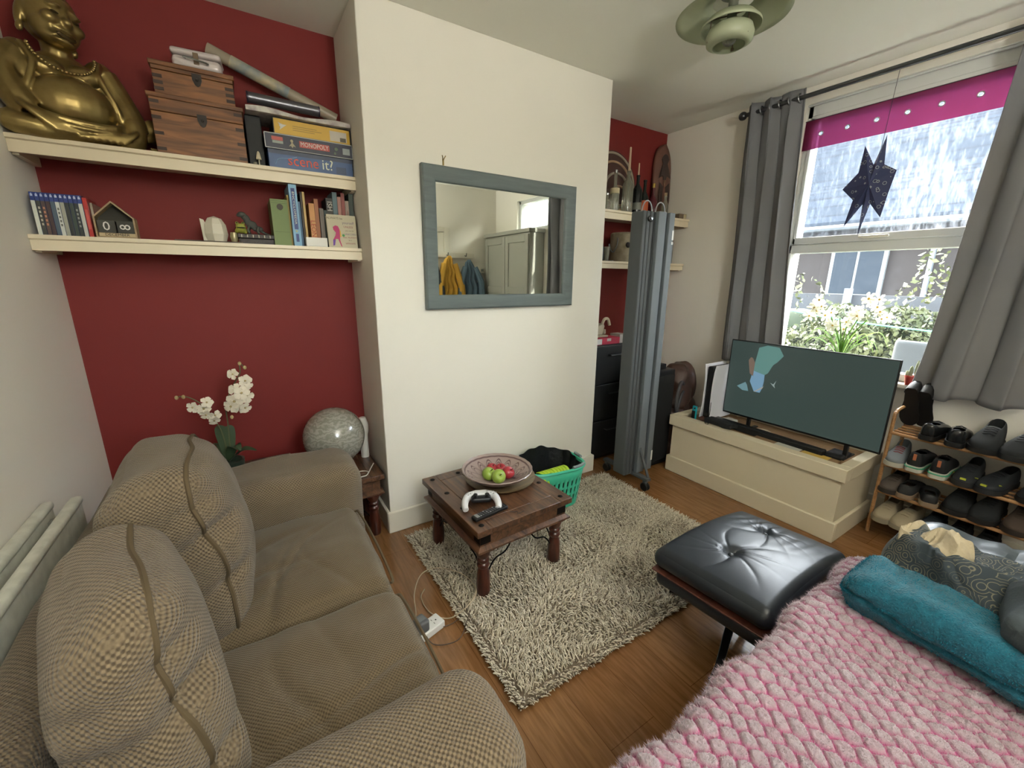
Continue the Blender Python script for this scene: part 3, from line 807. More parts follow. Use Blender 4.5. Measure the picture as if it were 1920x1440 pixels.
# ------------------------------------------------------------------ lounge ottoman
ot = thing('ottoman', 'black leather buttoned ottoman with wooden shell on a star base', 'ottoman', (1.485, .665, 0))
OM = TRS((1.458, .645, .378), rz=.025, rx=-.04, ry=.06)
BT = [(-.09, -.02), (.10, .05)]
BT = [(-.12, .015), (.135, .02)]
def of(p, q):
    w = Vector(p)
    w.z += .022*(p.x/.31)**2*(-1)+.010  # crowned across
    if q.z > 0:
        e = (1-abs(q.x)**4)*(1-abs(q.y)**4); w.z += .018*e
        for (bx, by) in BT:
            dx, dy = p.x-bx, p.y-by; d = math.hypot(dx, dy); a = math.atan2(dy, dx)
            w.z -= .022*math.exp(-(d/.026)**2)
            rr = abs(math.sin(a*4.5+1.2*math.sin(a*2+bx*30)+d*9))
            w.z -= .0040*(1-rr)**3*math.exp(-(d/.13)**2)*min(1, d/.02)*(.4+abs(math.cos(a)))
        w.z += .0035*math.sin((p.y*.9+p.x*.25)*150+5*nz(p, 6, 3))*math.exp(-((p.x-.2)/.09)**2)*(.4+.6*abs(nz(p, 9, 1)))*e
    return w
g = G(); g.rbox(-.305, .305, -.205, .205, -.035, .035, .034, 110, M=OM, fn=of); link('cushion', g, leather, ot)
for bx, by in BT:
    b = G(); p = OM @ of(Vector((bx, by, .035)), Vector((bx/.3, by/.2, 1))); b.ball((p.x, p.y, p.z+.003), (.010, .010, .006), 14, 8); link('button', b, leather, ot)
def shell(z0, z1, k):
    def f(p, q):
        w = Vector(p); w.z += -.040*(p.x/.31)**2+.016; 
        if q.z < 0: w.x *= .97; w.y *= .97
        return w
    g = G(); g.rbox(-.301, .301, -.201, .201, z0, z1, .006, 30, M=OM, fn=f); return g
link('wooden_shell', shell(-.040, -.033, 1), wood('rosewood ply', '3a1f18', '5a3226', .35, 'X', 5, coat=.3), ot)
g = G()
def pf(p, q):
    w = Vector(p); w.z += -.032*(p.x/.31)**2+.012; return w
g.rbox(-.294, .294, -.194, .194, -.098, -.040, .025, 24, M=OM, fn=pf); link('under_pad', g, leather, ot)
bc = Vector((1.452, .665))
chrome = mat('polished aluminium', 'b9bcbf', .15, 1)
g = G(); g.cyl((bc.x, bc.y, .14), (1.455, .655, .270), .022); g.rbox(bc.x-.04, bc.x+.04, bc.y-.04, bc.y+.04, .125, .15, .012, 6); link('post', g, chrome, ot)
blackm = mat('satin black metal', '141416', .35, .3)
for a in (199, 92, 8, 278):
    a = math.radians(a); d = Vector((math.cos(a), math.sin(a))); n_ = Vector((-d.y, d.x)); g = G(); v = []; f = []
    st = [(.02, .145, .013, .024), (.12, .105, .014, .021), (.22, .052, .012, .016), (.268, .034, .017, .010)]
    for r_, z, w_, h_ in st:
        for sx, sz in ((-1, -1), (1, -1), (1, 1), (-1, 1)): 
            p = bc+d*r_+n_*w_*sx; v.append((p.x, p.y, z+sz*h_/2))
    for j in range(3):
        for i in range(4): k = (i+1) % 4; f.append((j*4+i, j*4+k, (j+1)*4+k, (j+1)*4+i))
    f += [(0, 1, 2, 3), (15, 14, 13, 12)]
    g.add(v, f); o = link('base_leg', g, blackm, ot, bevel=.003)
    g = G(); p = bc+d*.262; g.lathe([(.0, 0), (.016, 0), (.017, .012), (.011, .014), (.011, .03), (0, .03)], (p.x, p.y, .002), 16); link('glide', g, chrome, o)

# ------------------------------------------------------------------ cream storage box with television
bx = thing('storage_box', 'long cream painted storage box under the television', 'box', (2.74, 1.26, 0))
boxm = mat('cream box paint', 'd5cab0', .5, bump=('noise', 60, .08, .001))
x0, x1, y0, y1 = 2.515, 2.965, .745, 1.775
g = G()
for a in ((x0, x0+.018, y0, y1), (x1-.018, x1, y0, y1), (x0+.018, x1-.018, y0, y0+.018), (x0+.018, x1-.018, y1-.018, y1)): g.box(*a, .01, .40)
g.box(x0+.018, x1-.018, y0+.018, y1-.018, .33, .345)
link('body', g, boxm, bx, smooth=0)
g = G()
for a in ((x0-.018, x0, y0-.018, y1+.018), (x1, x1+.012, y0-.018, y1+.018), (x0, x1, y0-.018, y0), (x0, x1, y1, y1+.018)): g.box(*a, 0, .115)
link('plinth', g, boxm, bx, bevel=.005)
g = G()
for a in ((x0-.02, x0+.045, y0-.02, y1+.02), (x1-.02, x1+.015, y0-.02, y1+.02), (x0+.045, x1-.02, y0-.02, y0+.035), (x0+.045, x1-.02, y1-.035, y1+.02)):
    g.box(*a, .352, .425)
link('rim', g, boxm, bx, bevel=.003)

tv = thing('television', 'large flat television showing a dark scene, standing on the cream box', 'television', (2.74, 1.1, .37))
blk = mat('black plastic', '121314', .4)
TX = 2.715
g = G(); g.rbox(TX, TX+.014, .672, 1.54, .482, .985, .004, 6); g.rbox(TX+.012, TX+.045, .8, 1.4, .5, .82, .01, 6); link('case', g, blk, tv)
scr = mat('lit screen with haze glow', '0c1110', .28, emit=('3c4a46', .5), bump=None)  # screen glow also carries the veiling haze over its black
g = G(); g.box(TX-.001, TX, .679, 1.533, .494, .979); link('screen', g, scr, tv, smooth=0)
def pic(pts, col, e, name, dx):
    g = G(); g.prism(pts, TX-.001-dx, TX-.001-dx+.0003, 'yz'); link(name, g, mat('picture '+name+col, '0a0c0c', .3, emit=(col, e)), tv, smooth=0)
pic([(1.359, .952), (1.31, .972), (1.241, .968), (1.21, .921), (1.238, .88), (1.262, .856), (1.284, .801), (1.302, .786), (1.376, .80), (1.37, .86)], '5f8a83', .55, 'picture_face', .0005)
pic([(1.376, .802), (1.302, .786), (1.300, .746), (1.304, .70), (1.315, .668), (1.352, .668), (1.386, .729)], '6f93ac', .6, 'picture_neck', .0006)
pic([(1.413, .864), (1.40, .885), (1.388, .882), (1.371, .854), (1.371, .766), (1.394, .78)], '7c6a5c', .5, 'picture_ear', .0009)
pic([(1.465, .682), (1.413, .719), (1.40, .70), (1.387, .663), (1.426, .661)], '6c8f95', .55, 'picture_collar', .0006)
pic([(1.262, .745), (1.243, .738), (1.228, .765), (1.236, .735), (1.23, .717), (1.24, .725)], '8c9b97', .6, 'picture_shirt', .0006)
pic([(1.352, .668), (1.344, .668), (1.30, .712), (1.296, .72), (1.302, .70)], 'a9a49a', .5, 'picture_lapel', .001)
for y in (.82, 1.36):
    g = G(); g.box(TX-.0, TX+.02, y-.01, y+.01, .405, .5); g.box(TX-.03, TX+.12, y-.012, y+.012, .4022, .411); link('foot', g, blk, tv, bevel=.002)

# ------------------------------------------------------------------ curtains and pole
curt = mat('grey curtain cloth', '85868a', .9, bump=('noise', 350, .3, .001), vary=(5, '7b7c82', .5))
M_ = curt.node_tree; nn = M_.nodes; 
tl = nn.new('ShaderNodeBsdfTranslucent'); tl.inputs[0].default_value = lin('7d7058'); ms = nn.new('ShaderNodeMixShader'); ms.inputs[0].default_value = .22
M_.links.new(nn['Principled BSDF'].outputs[0], ms.inputs[1]); M_.links.new(tl.outputs[0], ms.inputs[2]); M_.links.new(ms.outputs[0], nn['Material Output'].inputs[0])
def curtain(label, edge0, edge1, z0, z1, xc, folds, amp, seed):
    t = thing('curtain', label, 'curtain', (xc, (edge0(1)+edge1(1))/2, z0), 'grey eyelet curtains at the big window')
    def fn(u, v):
        a, b = edge0(v), edge1(v); y = a+(b-a)*u
        A = amp*(.75+.25*math.sin(v*3+seed+u*5))
        ph = u*folds*2*pi+.35*math.sin(v*2.5+seed)
        x = xc+A*math.sin(ph)+.006*math.sin(v*9+u*23)
        y += .012*math.sin(2*ph+seed)
        return (x, y, z0+(z1-z0)*v + (.01*math.sin(ph*1.0) if v < .01 else 0))
    g = G(); g.grid(fn, int(folds*22), 60)
    def md(o):
        s = o.modifiers.new('thick', 'SOLIDIFY'); s.thickness = .003
    link('cloth', g, curt, t, mods=md, smooth=180)
    k = int(folds*2)
    for i in range(k):
        u = (i+.5)/k; p = fn(u, .975); yv = edge0(1)+(edge1(1)-edge0(1))*u
        g = G(); P = [(xc+.0, yv, 2.395)]; 
        g.tube([(xc+.024*math.cos(a), yv+.004*math.sin(a*1), 2.41+.024*math.sin(a)) for a in [2*pi*q/20 for q in range(20)]], .004, 6, closed=True)
        link('eyelet', g, mat('brushed eyelet', '8a8c8e', .3, 1), t)
XP = 2.935
curtain('grey curtain hanging left of the window, behind the television', lambda v: 1.315+.115*v**.8, lambda v: 1.72+.04*v, .80, 2.46, XP, 3.0, .034, 0)
curtain('grey curtain hanging right of the window, above the shoe rack', lambda v: .675-.105*v**.6, lambda v: .215-.02*v, .79, 2.46, XP, 2.5, .042, 1.4)
pole = thing('curtain_pole', 'dark metal curtain pole with ball ends over the big window', 'curtain pole', (XP, .8, 2.41))
steel = mat('dark steel pole', '5a5c5e', .35, .9)
g = G(); g.cyl((XP, .1, 2.41), (XP, 1.785, 2.41), .0125, n=16); link('rod', g, steel, pole)
for y in (1.80, .085):
    g = G(); g.ball((XP, y, 2.41), .026, 20, 14); link('finial', g, steel, pole)
for y in (1.775, .13):
    g = G(); g.cyl((XW, y, 2.41), (XP, y, 2.41), .007); g.lathe([(.022, 0), (.022, .006)], (0, 0, 0), 16, M=Matrix.Translation((XW-.006, y, 2.41)) @ Matrix.Rotation(pi/2, 4, 'Y')); link('bracket', g, steel, pole)

# red sheer valance strip with eyelets
va = bpy.data.materials.new('red sheer cloth'); va.use_nodes = True; N = va.node_tree.nodes; L = va.node_tree.links
pb = N['Principled BSDF']; pb.inputs['Base Color'].default_value = lin('8a2440'); pb.inputs['Roughness'].default_value = .8
tl = N.new('ShaderNodeBsdfTranslucent'); tl.inputs[0].default_value = lin('7c2c50'); tr = N.new('ShaderNodeBsdfTransparent'); tr.inputs[0].default_value = lin('5c3459')
m1 = N.new('ShaderNodeMixShader'); m1.inputs[0].default_value = .5; m2 = N.new('ShaderNodeMixShader'); m2.inputs[0].default_value = .42
L.new(pb.outputs[0], m1.inputs[1]); L.new(tl.outputs[0], m1.inputs[2]); L.new(m1.outputs[0], m2.inputs[1]); L.new(tr.outputs[0], m2.inputs[2]); L.new(m2.outputs[0], N['Material Output'].inputs[0])
vt = thing('window_valance', 'red sheer cloth strip with metal eyelets across the top of the big window', 'valance', (3.07, .95, 2.23))
g = G(); EY = [1.375, 1.241, 1.106, .976, .846, .712, .58, .46]; xs = 3.072; za, zb_ = 2.147, 2.312
edges = [WY1-.008]+[(EY[i]+EY[i+1])/2 for i in range(len(EY)-1)]+[WY0+.01]
for i, e in enumerate(EY):
    ya, yb2 = edges[i], edges[i+1]; n = 24; v = []; f = []
    for k in range(n):
        a = 2*pi*k/n+pi/4; c, s = math.cos(a), math.sin(a); v.append((xs, e+.009*c, 2.226+.009*s))
    for k in range(n):
        a = 2*pi*k/n+pi/4; c, s = math.cos(a), math.sin(a); q = 1/max(abs(c), abs(s)); c *= q; s *= q
        v.append((xs, e+(ya-e)*c if c > 0 else e+(e-yb2)*c, 2.226+((zb_-2.226)*s if s > 0 else (2.226-za)*s)))
    for k in range(n): f.append((k, (k+1) % n, n+(k+1) % n, n+k))
    g.add(v, f)
    r = G(); r.tube([(xs, e+.011*math.cos(2*pi*q/20), 2.226+.011*math.sin(2*pi*q/20)) for q in range(20)], .003, 6, closed=True)
    link('eyelet', r, mat('pale eyelet', 'c8cccc', .3, .6), vt)
link('cloth', g, va, vt, smooth=0)
g = G(); g.tube([(xs, WY1-.005, 2.311), (xs, WY0+.005, 2.311)], .002, 6); link('wire', g, steel, vt)
FILL_W = 48

# ------------------------------------------------------------------ outside
grass = mat('garden grass', '333d22', .95, vary=(4, '40402a', .8))
g = G(); g.box(XW+.25, 40, -20, 40, -.35, -.25); tag(struct('ground', g, grass), kind='structure')
brick = mat('dark brick', '1a1514', .9, vary=(12, '181313', .8))
def slate():
    M = bpy.data.materials.new('roof slates'); M.use_nodes = True; N = M.node_tree.nodes; L = M.node_tree.links; b = N['Principled BSDF']; b.inputs['Roughness'].default_value = .95; b.inputs['Specular IOR Level'].default_value = .05
    tc = N.new('ShaderNodeTexCoord'); mp = N.new('ShaderNodeMapping'); mp.inputs['Rotation'].default_value = (pi/2, 0, pi/2); L.new(tc.outputs['Object'], mp.inputs[0])
    br = N.new('ShaderNodeTexBrick'); br.inputs['Scale'].default_value = 1; br.inputs['Brick Width'].default_value = .35; br.inputs['Row Height'].default_value = .22; br.inputs['Mortar Size'].default_value = .015
    br.inputs['Color1'].default_value = lin('20262e'); br.inputs['Color2'].default_value = lin('1b2128'); br.inputs['Mortar'].default_value = lin('161a20')
    L.new(mp.outputs[0], br.inputs['Vector']); L.new(br.outputs[0], b.inputs['Base Color']); return M
hs_ = thing('terraced_house', 'dark brick terraced house with slate roof seen through the window', 'house', (13, 6, -.3))
g = G(); g.box(12.5, 18, -8, 24, -.3, 2.7); link('wall', g, brick, hs_, smooth=0)
g = G(); g.prism([(12.2, 2.6), (12.2, 2.75), (16.0, 7.0), (19.5, 2.7)], -8.2, 24.2, 'xz'); link('roof', g, slate(), hs_, smooth=0)
g = G(); g.tube([(12.15, -8.2, 2.6), (12.15, 24.2, 2.6)], .07, 8); link('gutter', g, mat('grey gutter', '3c4146', .5), hs_)
for y in (1.6, 4.3, 7.2, 9.6):
    g = G(); g.box(12.42, 12.5, y-.55, y+.55, 1.0, 2.25); w = link('window', g, mat('weathered frame', '5a5e60', .6), hs_, smooth=0)
    g = G(); g.box(12.40, 12.425, y-.47, y-.03, 1.08, 2.17); g.box(12.40, 12.425, y+.03, y+.47, 1.08, 2.17); link('pane', g, mat('dark window glass', '20262d', .6, spec=.1), w, smooth=0)
for y in (3.0, 8.6):
    g = G(); g.tube([(12.4, y, -.3), (12.4, y, 2.6)], .05, 8); link('drainpipe', g, mat('white drainpipe', '484d52', .5), hs_)
fn_ = thing('garden_fence', 'grey garden fence behind the ivy hedge', 'fence', (8.6, 3, -.25))
g = G(); g.box(8.6, 8.65, -3, 12, -.25, 1.15); link('boards', g, mat('weathered fence', '26282c', .9, vary=(5, '2c2f33', .6)), fn_, smooth=0)
for y in range(-3, 13, 2):
    g = G(); g.box(8.52, 8.6, y-.05, y+.05, -.25, 1.25); link('post', g, mat('weathered fence post', '54585e', .9), fn_, smooth=0)
leafm = mat('ivy leaf', '2c3619', .7, vary=(2.2, '434624', .9))
def leaves(name, label, cat, boxf, n, size, M, seed, loc):
    R = np.random.RandomState(seed); P = boxf(R, n); n = len(P)
    A = R.normal(0, 1, (n, 3)); A /= np.linalg.norm(A, axis=1)[:, None]; B = np.cross(A, R.normal(0, 1, (n, 3))); B /= np.linalg.norm(B, axis=1)[:, None]
    s = (size*R.uniform(.6, 1.3, n))[:, None]; C = np.cross(A, B)
    V = np.stack([P-A*s, P+B*s*.55+C*s*.15, P+A*s, P-B*s*.55+C*s*.15], 1).reshape(-1, 3)-np.array(loc)
    me = bpy.data.meshes.new(name)
    me.vertices.add(4*n); me.vertices.foreach_set('co', V.reshape(-1).astype(np.float32)); me.loops.add(4*n); me.loops.foreach_set('vertex_index', np.arange(4*n, dtype=np.int32))
    me.polygons.add(n); me.polygons.foreach_set('loop_start', (np.arange(n)*4).astype(np.int32)); me.update(calc_edges=True); me.materials.append(M)
    o = bpy.data.objects.new(name, me); COL.objects.link(o); o.location = loc; tag(o, label, cat); return o
def hedge(R, n):
    y = R.uniform(-2.5, 6.5, n); top = 1.08+.22*np.sin(y*1.3+1)+.12*np.sin(y*3.7)+.05*np.sin(y*9); z = -.25+(top+.25)*R.uniform(0, 1, n)**.8
    d = R.uniform(0, 1, n); x = 5.9+.25*np.sin(y*2.2)+.2*np.sin(z*5+y)+d*.5
    P = np.stack([x, y, z], 1)
    sp = []
    for k in range(14):
        yy = R.uniform(-1, 5.5); hh = R.uniform(.25, .7); xx = 6.1
        for j in range(int(hh*60)):
            t = j/(hh*60); sp.append((xx+R.normal(0, .03), yy+R.normal(0, .03)+.3*t*math.sin(k), 1.1+.2*math.sin(yy*1.3+1)+t*hh))
    return np.concatenate([P, np.array(sp)])
ih = thing('ivy_hedge', 'sunlit green ivy hedge across the garden outside the window', 'hedge', (6, 2, -.25))
lo_ = leaves('leaves', None, None, hedge, 48000, .034, leafm, 4, (6, 2, -.25)); lo_.parent = ih; lo_.location = (0, 0, 0); lo_['kind'] = 'stuff'
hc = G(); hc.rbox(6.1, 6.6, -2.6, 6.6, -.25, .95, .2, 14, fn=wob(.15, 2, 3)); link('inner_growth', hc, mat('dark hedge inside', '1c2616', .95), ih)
bin_ = thing('garden_chair', 'grey garden seat in front of the hedge, seen at the right of the lower pane', 'chair', (4.9, 1.1, -.25))
gm = mat('grey garden plastic', '161c20', .8)
g = G(); g.rbox(4.9, 4.96, .80, 1.30, .35, .86, .05, 10); link('backrest', g, gm, bin_)
g = G(); g.rbox(4.5, 4.95, .85, 1.45, .25, .33, .03, 8); link('seat', g, gm, bin_)
for x in (4.55, 4.9):
    for y in (.9, 1.4): g = G(); g.cyl((x, y, -.25), (x, y, .27), .018); link('leg', g, gm, bin_)
wl_ = G(); wl_.tube(smoothpath([(4.6, 4.2, 1.32), (4.6, 2.8, 1.19), (4.6, 1.6, 1.02), (4.6, .2, .95)], 10), .007, 6)
tag(link('washing_line', wl_, mat('green washing line', '3f9d84', .5), loc=(4.6, 2, 1.1)), 'green washing line stretched across the garden outside', 'washing line')

# ------------------------------------------------------------------ window: star, flowering plant, cactus
star = thing('star_lantern', 'dark paper star lantern with crescent moon pattern hanging in the window', 'lantern', (2.90, 1.01, 1.86))
cy0, cz0 = 1.01, 1.862
tips = [(.985, 2.094), (.915, 1.915), (.943, 1.69), (1.028, 1.603), (1.102, 1.655), (1.140, 1.857), (1.072, 2.062)]
def angle(t): return math.atan2(t[1]-cz0, t[0]-cy0)
tips.sort(key=angle)
ol = []
for i, t in enumerate(tips):
    n_ = tips[(i+1) % 7]; ol.append(t); my, mz = (t[0]+n_[0])/2-cy0, (t[1]+n_[1])/2-cz0; d = math.hypot(my, mz); k = .098/d if d > .098 else .8
    ol.append((cy0+my*k, cz0+mz*k))
v = [(2.865, cy0, cz0), (2.935, cy0, cz0)]+[(2.90, a, b) for a, b in ol]; n = len(ol); f = []
for i in range(n): f.append((0, 2+(i+1) % n, 2+i)); f.append((1, 2+i, 2+(i+1) % n))
def starmat():
    M = mat('star paper', '2b3350', .7); N = M.node_tree.nodes; L = M.node_tree.links; b = N['Principled BSDF']
    tc = N.new('ShaderNodeTexCoord'); v = N.new('ShaderNodeTexVoronoi'); v.inputs['Scale'].default_value = 34; L.new(tc.outputs['Object'], v.inputs[0])
    cr = N.new('ShaderNodeValToRGB'); cr.color_ramp.interpolation = 'CONSTANT'; E_ = cr.color_ramp.elements
    E_[0].position = 0; E_[0].color = lin('2a3658'); E_[1].position = .22; E_[1].color = lin('9fa0a4'); e = E_.new(.30); e.color = lin('2d3a60')
    L.new(v.outputs['Distance'], cr.inputs[0]); L.new(cr.outputs[0], b.inputs['Base Color'])
    t = N.new('ShaderNodeBsdfTranslucent'); t.inputs[0].default_value = lin('a8324c'); ms = N.new('ShaderNodeMixShader'); ms.inputs[0].default_value = .07
    L.new(b.outputs[0], ms.inputs[1]); L.new(t.outputs[0], ms.inputs[2]); L.new(ms.outputs[0], N['Material Output'].inputs[0]); return M
g = G(); g.add(v, f); link('paper_star', g, starmat(), star, smooth=0)
g = G(); g.tube([(2.90, 1.0, 1.98), (2.915, 1.0, 2.2), (2.935, 1.0, 2.396)], .0012, 5); link('string', g, mat('dark string', '3a3c40', .9), star)

pl = thing('potted_flowers', 'pot plant with cream blossoms and arching leaves on the window sill', 'plant', (3.0, 1.04, WZ0))
lm = mat('strap leaf', '5f8a3e', .45, vary=(8, '7fa355', .6)); 
tl = lm.node_tree.nodes.new('ShaderNodeBsdfTranslucent'); tl.inputs[0].default_value = lin('a4c764'); ms = lm.node_tree.nodes.new('ShaderNodeMixShader'); ms.inputs[0].default_value = .35
lm.node_tree.links.new(lm.node_tree.nodes['Principled BSDF'].outputs[0], ms.inputs[1]); lm.node_tree.links.new(tl.outputs[0], ms.inputs[2]); lm.node_tree.links.new(ms.outputs[0], lm.node_tree.nodes['Material Output'].inputs[0])
g = G(); g.lathe([(.0, 0), (.038, 0), (.05, .09), (.053, .09), (.053, .1), (.045, .1), (.042, .085), (0, .085)], (3.015, 1.03, WZ0+.001), 24); link('pot', g, mat('brown plant pot', '6b4a36', .7), pl)
R = random.Random(11)
for k in range(13):
    a = pi/2+(k-6)*.33+R.uniform(-.1, .1); 
    dy = math.cos(k*1.9)*.21; dx = R.uniform(-.07, .03); hh = R.uniform(.10, .17)
    dy = (-.22+.44*k/12)+R.uniform(-.02, .02)
    P = smoothpath([(3.01, 1.03, .90), (3.01+dx*.4, 1.03+dy*.35, .90+hh*.8), (3.0+dx*.8, 1.03+dy*.75, .92+hh), (2.99+dx, 1.03+dy, .90+hh*.65)], 5)
    v = []; f = []
    for i, p in enumerate(P):
        w = .009*math.sin(pi*min(1, .15+i/(len(P)-1)*.85))+.001
        v += [(p.x-w, p.y, p.z+w*.3), (p.x, p.y, p.z-.002), (p.x+w, p.y, p.z+w*.3)]
    for i in range(len(P)-1): f += [(i*3, i*3+1, i*3+4, i*3+3), (i*3+1, i*3+2, i*3+5, i*3+4)]
    g = G(); g.add(v, f); link('leaf', g, lm, pl)
for k in range(5):
    g = G(); dy = (-.04+.02*k); g.tube(smoothpath([(3.01, 1.03, .9), (3.0, 1.03+dy*.5, 1.02), (2.99, 1.02+dy*2.2, 1.15)], 6), .0035, 6); link('stem', g, lm, pl)
fm = mat('cream petal', 'e3e1d6', .6); tl = fm.node_tree.nodes.new('ShaderNodeBsdfTranslucent'); tl.inputs[0].default_value = lin('ece8d2'); ms = fm.node_tree.nodes.new('ShaderNodeMixShader'); ms.inputs[0].default_value = .45
fm.node_tree.links.new(fm.node_tree.nodes['Principled BSDF'].outputs[0], ms.inputs[1]); fm.node_tree.links.new(tl.outputs[0], ms.inputs[2]); fm.node_tree.links.new(ms.outputs[0], fm.node_tree.nodes['Material Output'].inputs[0])
ym = mat('yellow flower heart', 'c9a440', .6)
def flower(parent, c, r, nrm, petals, M, Mh, name='blossom', wide=.5):
    q = Vector(nrm).to_track_quat('Z', 'Y').to_matrix(); g = G()
    for i in range(petals):
        a = 2*pi*i/petals+R.uniform(-.2, .2); ca, sa = math.cos(a), math.sin(a); v = []; f = []
        for j, (t, w, z) in enumerate(((.08, .1, 0), (.4, wide*.8, .12), (.75, wide, .14), (1, .12, .02))):
            for s in (-1, 0, 1):
                v.append(Vector(c)+q @ Vector(((ca*t-sa*w*s*.5)*r, (sa*t+ca*w*s*.5)*r, (z-.10*abs(s)*-1)*r)))
        for j in range(3):
            for s in range(2): f.append((j*3+s, j*3+s+1, j*3+s+4, j*3+s+3))
        g.add(v, f)
    o = link(name, g, M, parent); h = G(); h.ball(Vector(c)+q @ Vector((0, 0, r*.12)), r*.16, 8, 6); link('heart', h, Mh, o); return o
for k in range(26):
    t = k/25; y = .85+.39*t+R.uniform(-.012, .012); z = 1.17+.055*math.sin(t*9)+R.uniform(-.05, .05); x = 2.985+R.uniform(-.04, .045)
    flower(pl, (x, y, z), R.uniform(.032, .042), (-1, R.uniform(-.9, .5), R.uniform(-.5, .8)), 6, fm, ym)

cc = thing('cactus', 'small pale cactus in a red pot on the window sill', 'cactus', (3.02, .70, WZ0))
g = G(); g.lathe([(0, 0), (.016, 0), (.022, .04), (.0245, .04), (.0245, .052), (.02, .052), (.019, .045), (0, .045)], (3.02, .70, WZ0+.001), 20); link('pot', g, mat('red plastic pot', 'a33326', .5), cc)
g = G(); cm = mat('pale cactus skin', '9fa585', .9, bump=('noise', 300, 1, .003))
for a in ((3.02, .702, .886, .009, .035), (3.022, .682, .905, .008, .05), (3.015, .716, .876, .007, .018)):
    g = G(); g.ball(a[:3], (a[3], a[3], a[4]), 14, 10); link('stem', g, cm, cc)

# ------------------------------------------------------------------ ceiling lamp
cl = thing('ceiling_lamp', 'translucent tiered disc ceiling lamp with a clear bulb', 'lamp', (1.80, 1.20, 2.3))
pm = mat('pale green translucent plastic', 'b9bfa2', .35); 
tl = pm.node_tree.nodes.new('ShaderNodeBsdfTranslucent'); tl.inputs[0].default_value = lin('c6cbb0'); ms = pm.node_tree.nodes.new('ShaderNodeMixShader'); ms.inputs[0].default_value = .4
pm.node_tree.links.new(pm.node_tree.nodes['Principled BSDF'].outputs[0], ms.inputs[1]); pm.node_tree.links.new(tl.outputs[0], ms.inputs[2]); pm.node_tree.links.new(ms.outputs[0], pm.node_tree.nodes['Material Output'].inputs[0])
LX, LY = 1.815, 1.215
g = G(); g.lathe([(.0, H-.001), (.05, H-.001), (.05, H-.03), (.018, H-.035), (.018, 2.36), (0, 2.36)], (LX, LY, 0), 24); link('ceiling_rose', g, mat('grey lamp metal', '6c705f', .5), cl)
def ringshade(pr): 
    g = G(); g.lathe(pr, (LX, LY, 0), 56); return g
def sol(o): s = o.modifiers.new('t', 'SOLIDIFY'); s.thickness = .002
for pr in ([(.075, 2.445), (.12, 2.43), (.19, 2.405), (.213, 2.395)], [(.050, 2.405), (.085, 2.39), (.110, 2.365), (.112, 2.355)], [(.058, 2.365), (.080, 2.352), (.088, 2.330), (.084, 2.305), (.060, 2.293)]):
    v = ringshade(pr)
    n = 56; v.f = v.f[:(len(pr)-1)*n]; v.m = v.m[:len(v.f)]
    link('shade', v, pm, cl, mods=sol, smooth=180)
g = G(); g.ball((LX, LY, 2.335), (.034, .034, .042), 24, 16); link('bulb', g, mat('clear bulb', 'e8e8e0', .05, trans=.9), cl)
for a in (.4, 2.5, 4.6):
    c, s = math.cos(a), math.sin(a); g = G(); g.tube([(LX+.012*c, LY+.012*s, 2.40), (LX+.078*c, LY+.078*s, 2.385), (LX+.082*c, LY+.082*s, 2.310)], .0028, 6)
    g.box(LX+.082*c-.004, LX+.082*c+.004, LY+.082*s-.004, LY+.082*s+.004, 2.306, 2.318); link('clip', g, mat('brown clip', '6b5a44', .5), cl)

# ------------------------------------------------------------------ mirror and the hook above it
mr = thing('mirror', 'rectangular mirror in a wide grey frame hanging on the chimney breast', 'mirror', (1.26, YC-.02, 1.2))
fmn = wood('grey painted frame', '56605f', '626c6b', .45, 'X', 4)
X0, X1, Z0, Z1 = .785, 1.735, 1.203, 1.884; w = .073
g = G(); yb_ = YC-.004
def mit(o0, o1, y0_, y1_):
    a = [(X0+o0, Z0+o0), (X1-o0, Z0+o0), (X1-o0, Z1-o0), (X0+o0, Z1-o0)]; b = [(X0+o1, Z0+o1), (X1-o1, Z0+o1), (X1-o1, Z1-o1), (X0+o1, Z1-o1)]
    return a, y0_, b, y1_
prof = [(0, yb_), (0, YC-.030), (.008, YC-.036), (.055, YC-.030), (w-.004, YC-.024), (w, YC-.018), (w, yb_)]
v = []; f = []
for o_, y_ in prof:
    for cx_, cz_ in ((X0+o_, Z0+o_), (X1-o_, Z0+o_), (X1-o_, Z1-o_), (X0+o_, Z1-o_)): v.append((cx_, y_, cz_))
for j in range(len(prof)-1):
    for i in range(4): k = (i+1) % 4; f.append((j*4+i, (j+1)*4+i, (j+1)*4+k, j*4+k))
g.add(v, f); link('frame', g, fmn, mr, smooth=20)
g = G(); g.box(X0+w-.002, X1-w+.002, YC-.015, YC-.011, Z0+w-.002, Z1-w+.002)
mg = mat('mirror silver', 'dfe3dc', .015, 1); link('glass', g, mg, mr, smooth=0)
g = G(); g.box(X0+.01, X1-.01, YC-.0095, YC-.004, Z0+.01, Z1-.01); link('backing', g, mat('brown backing board', '5c4a38', .9), mr)
hk = thing('picture_hook', 'small brass picture hook on the wall above the mirror', 'hook', (.908, YC, 1.9)); brass = mat('old brass', '8b7a4e', .4, 1)
g = G(); g.box(.904, .912, YC-.003, YC-.0005, 1.892, 1.922); link('plate', g, brass, hk)
g = G(); g.tube([(.908, YC-.003, 1.915), (.902, YC-.010, 1.928), (.899, YC-.012, 1.934)], .002, 6); g.tube([(.908, YC-.003, 1.915), (.914, YC-.010, 1.928), (.917, YC-.012, 1.934)], .002, 6); link('prongs', g, brass, hk)

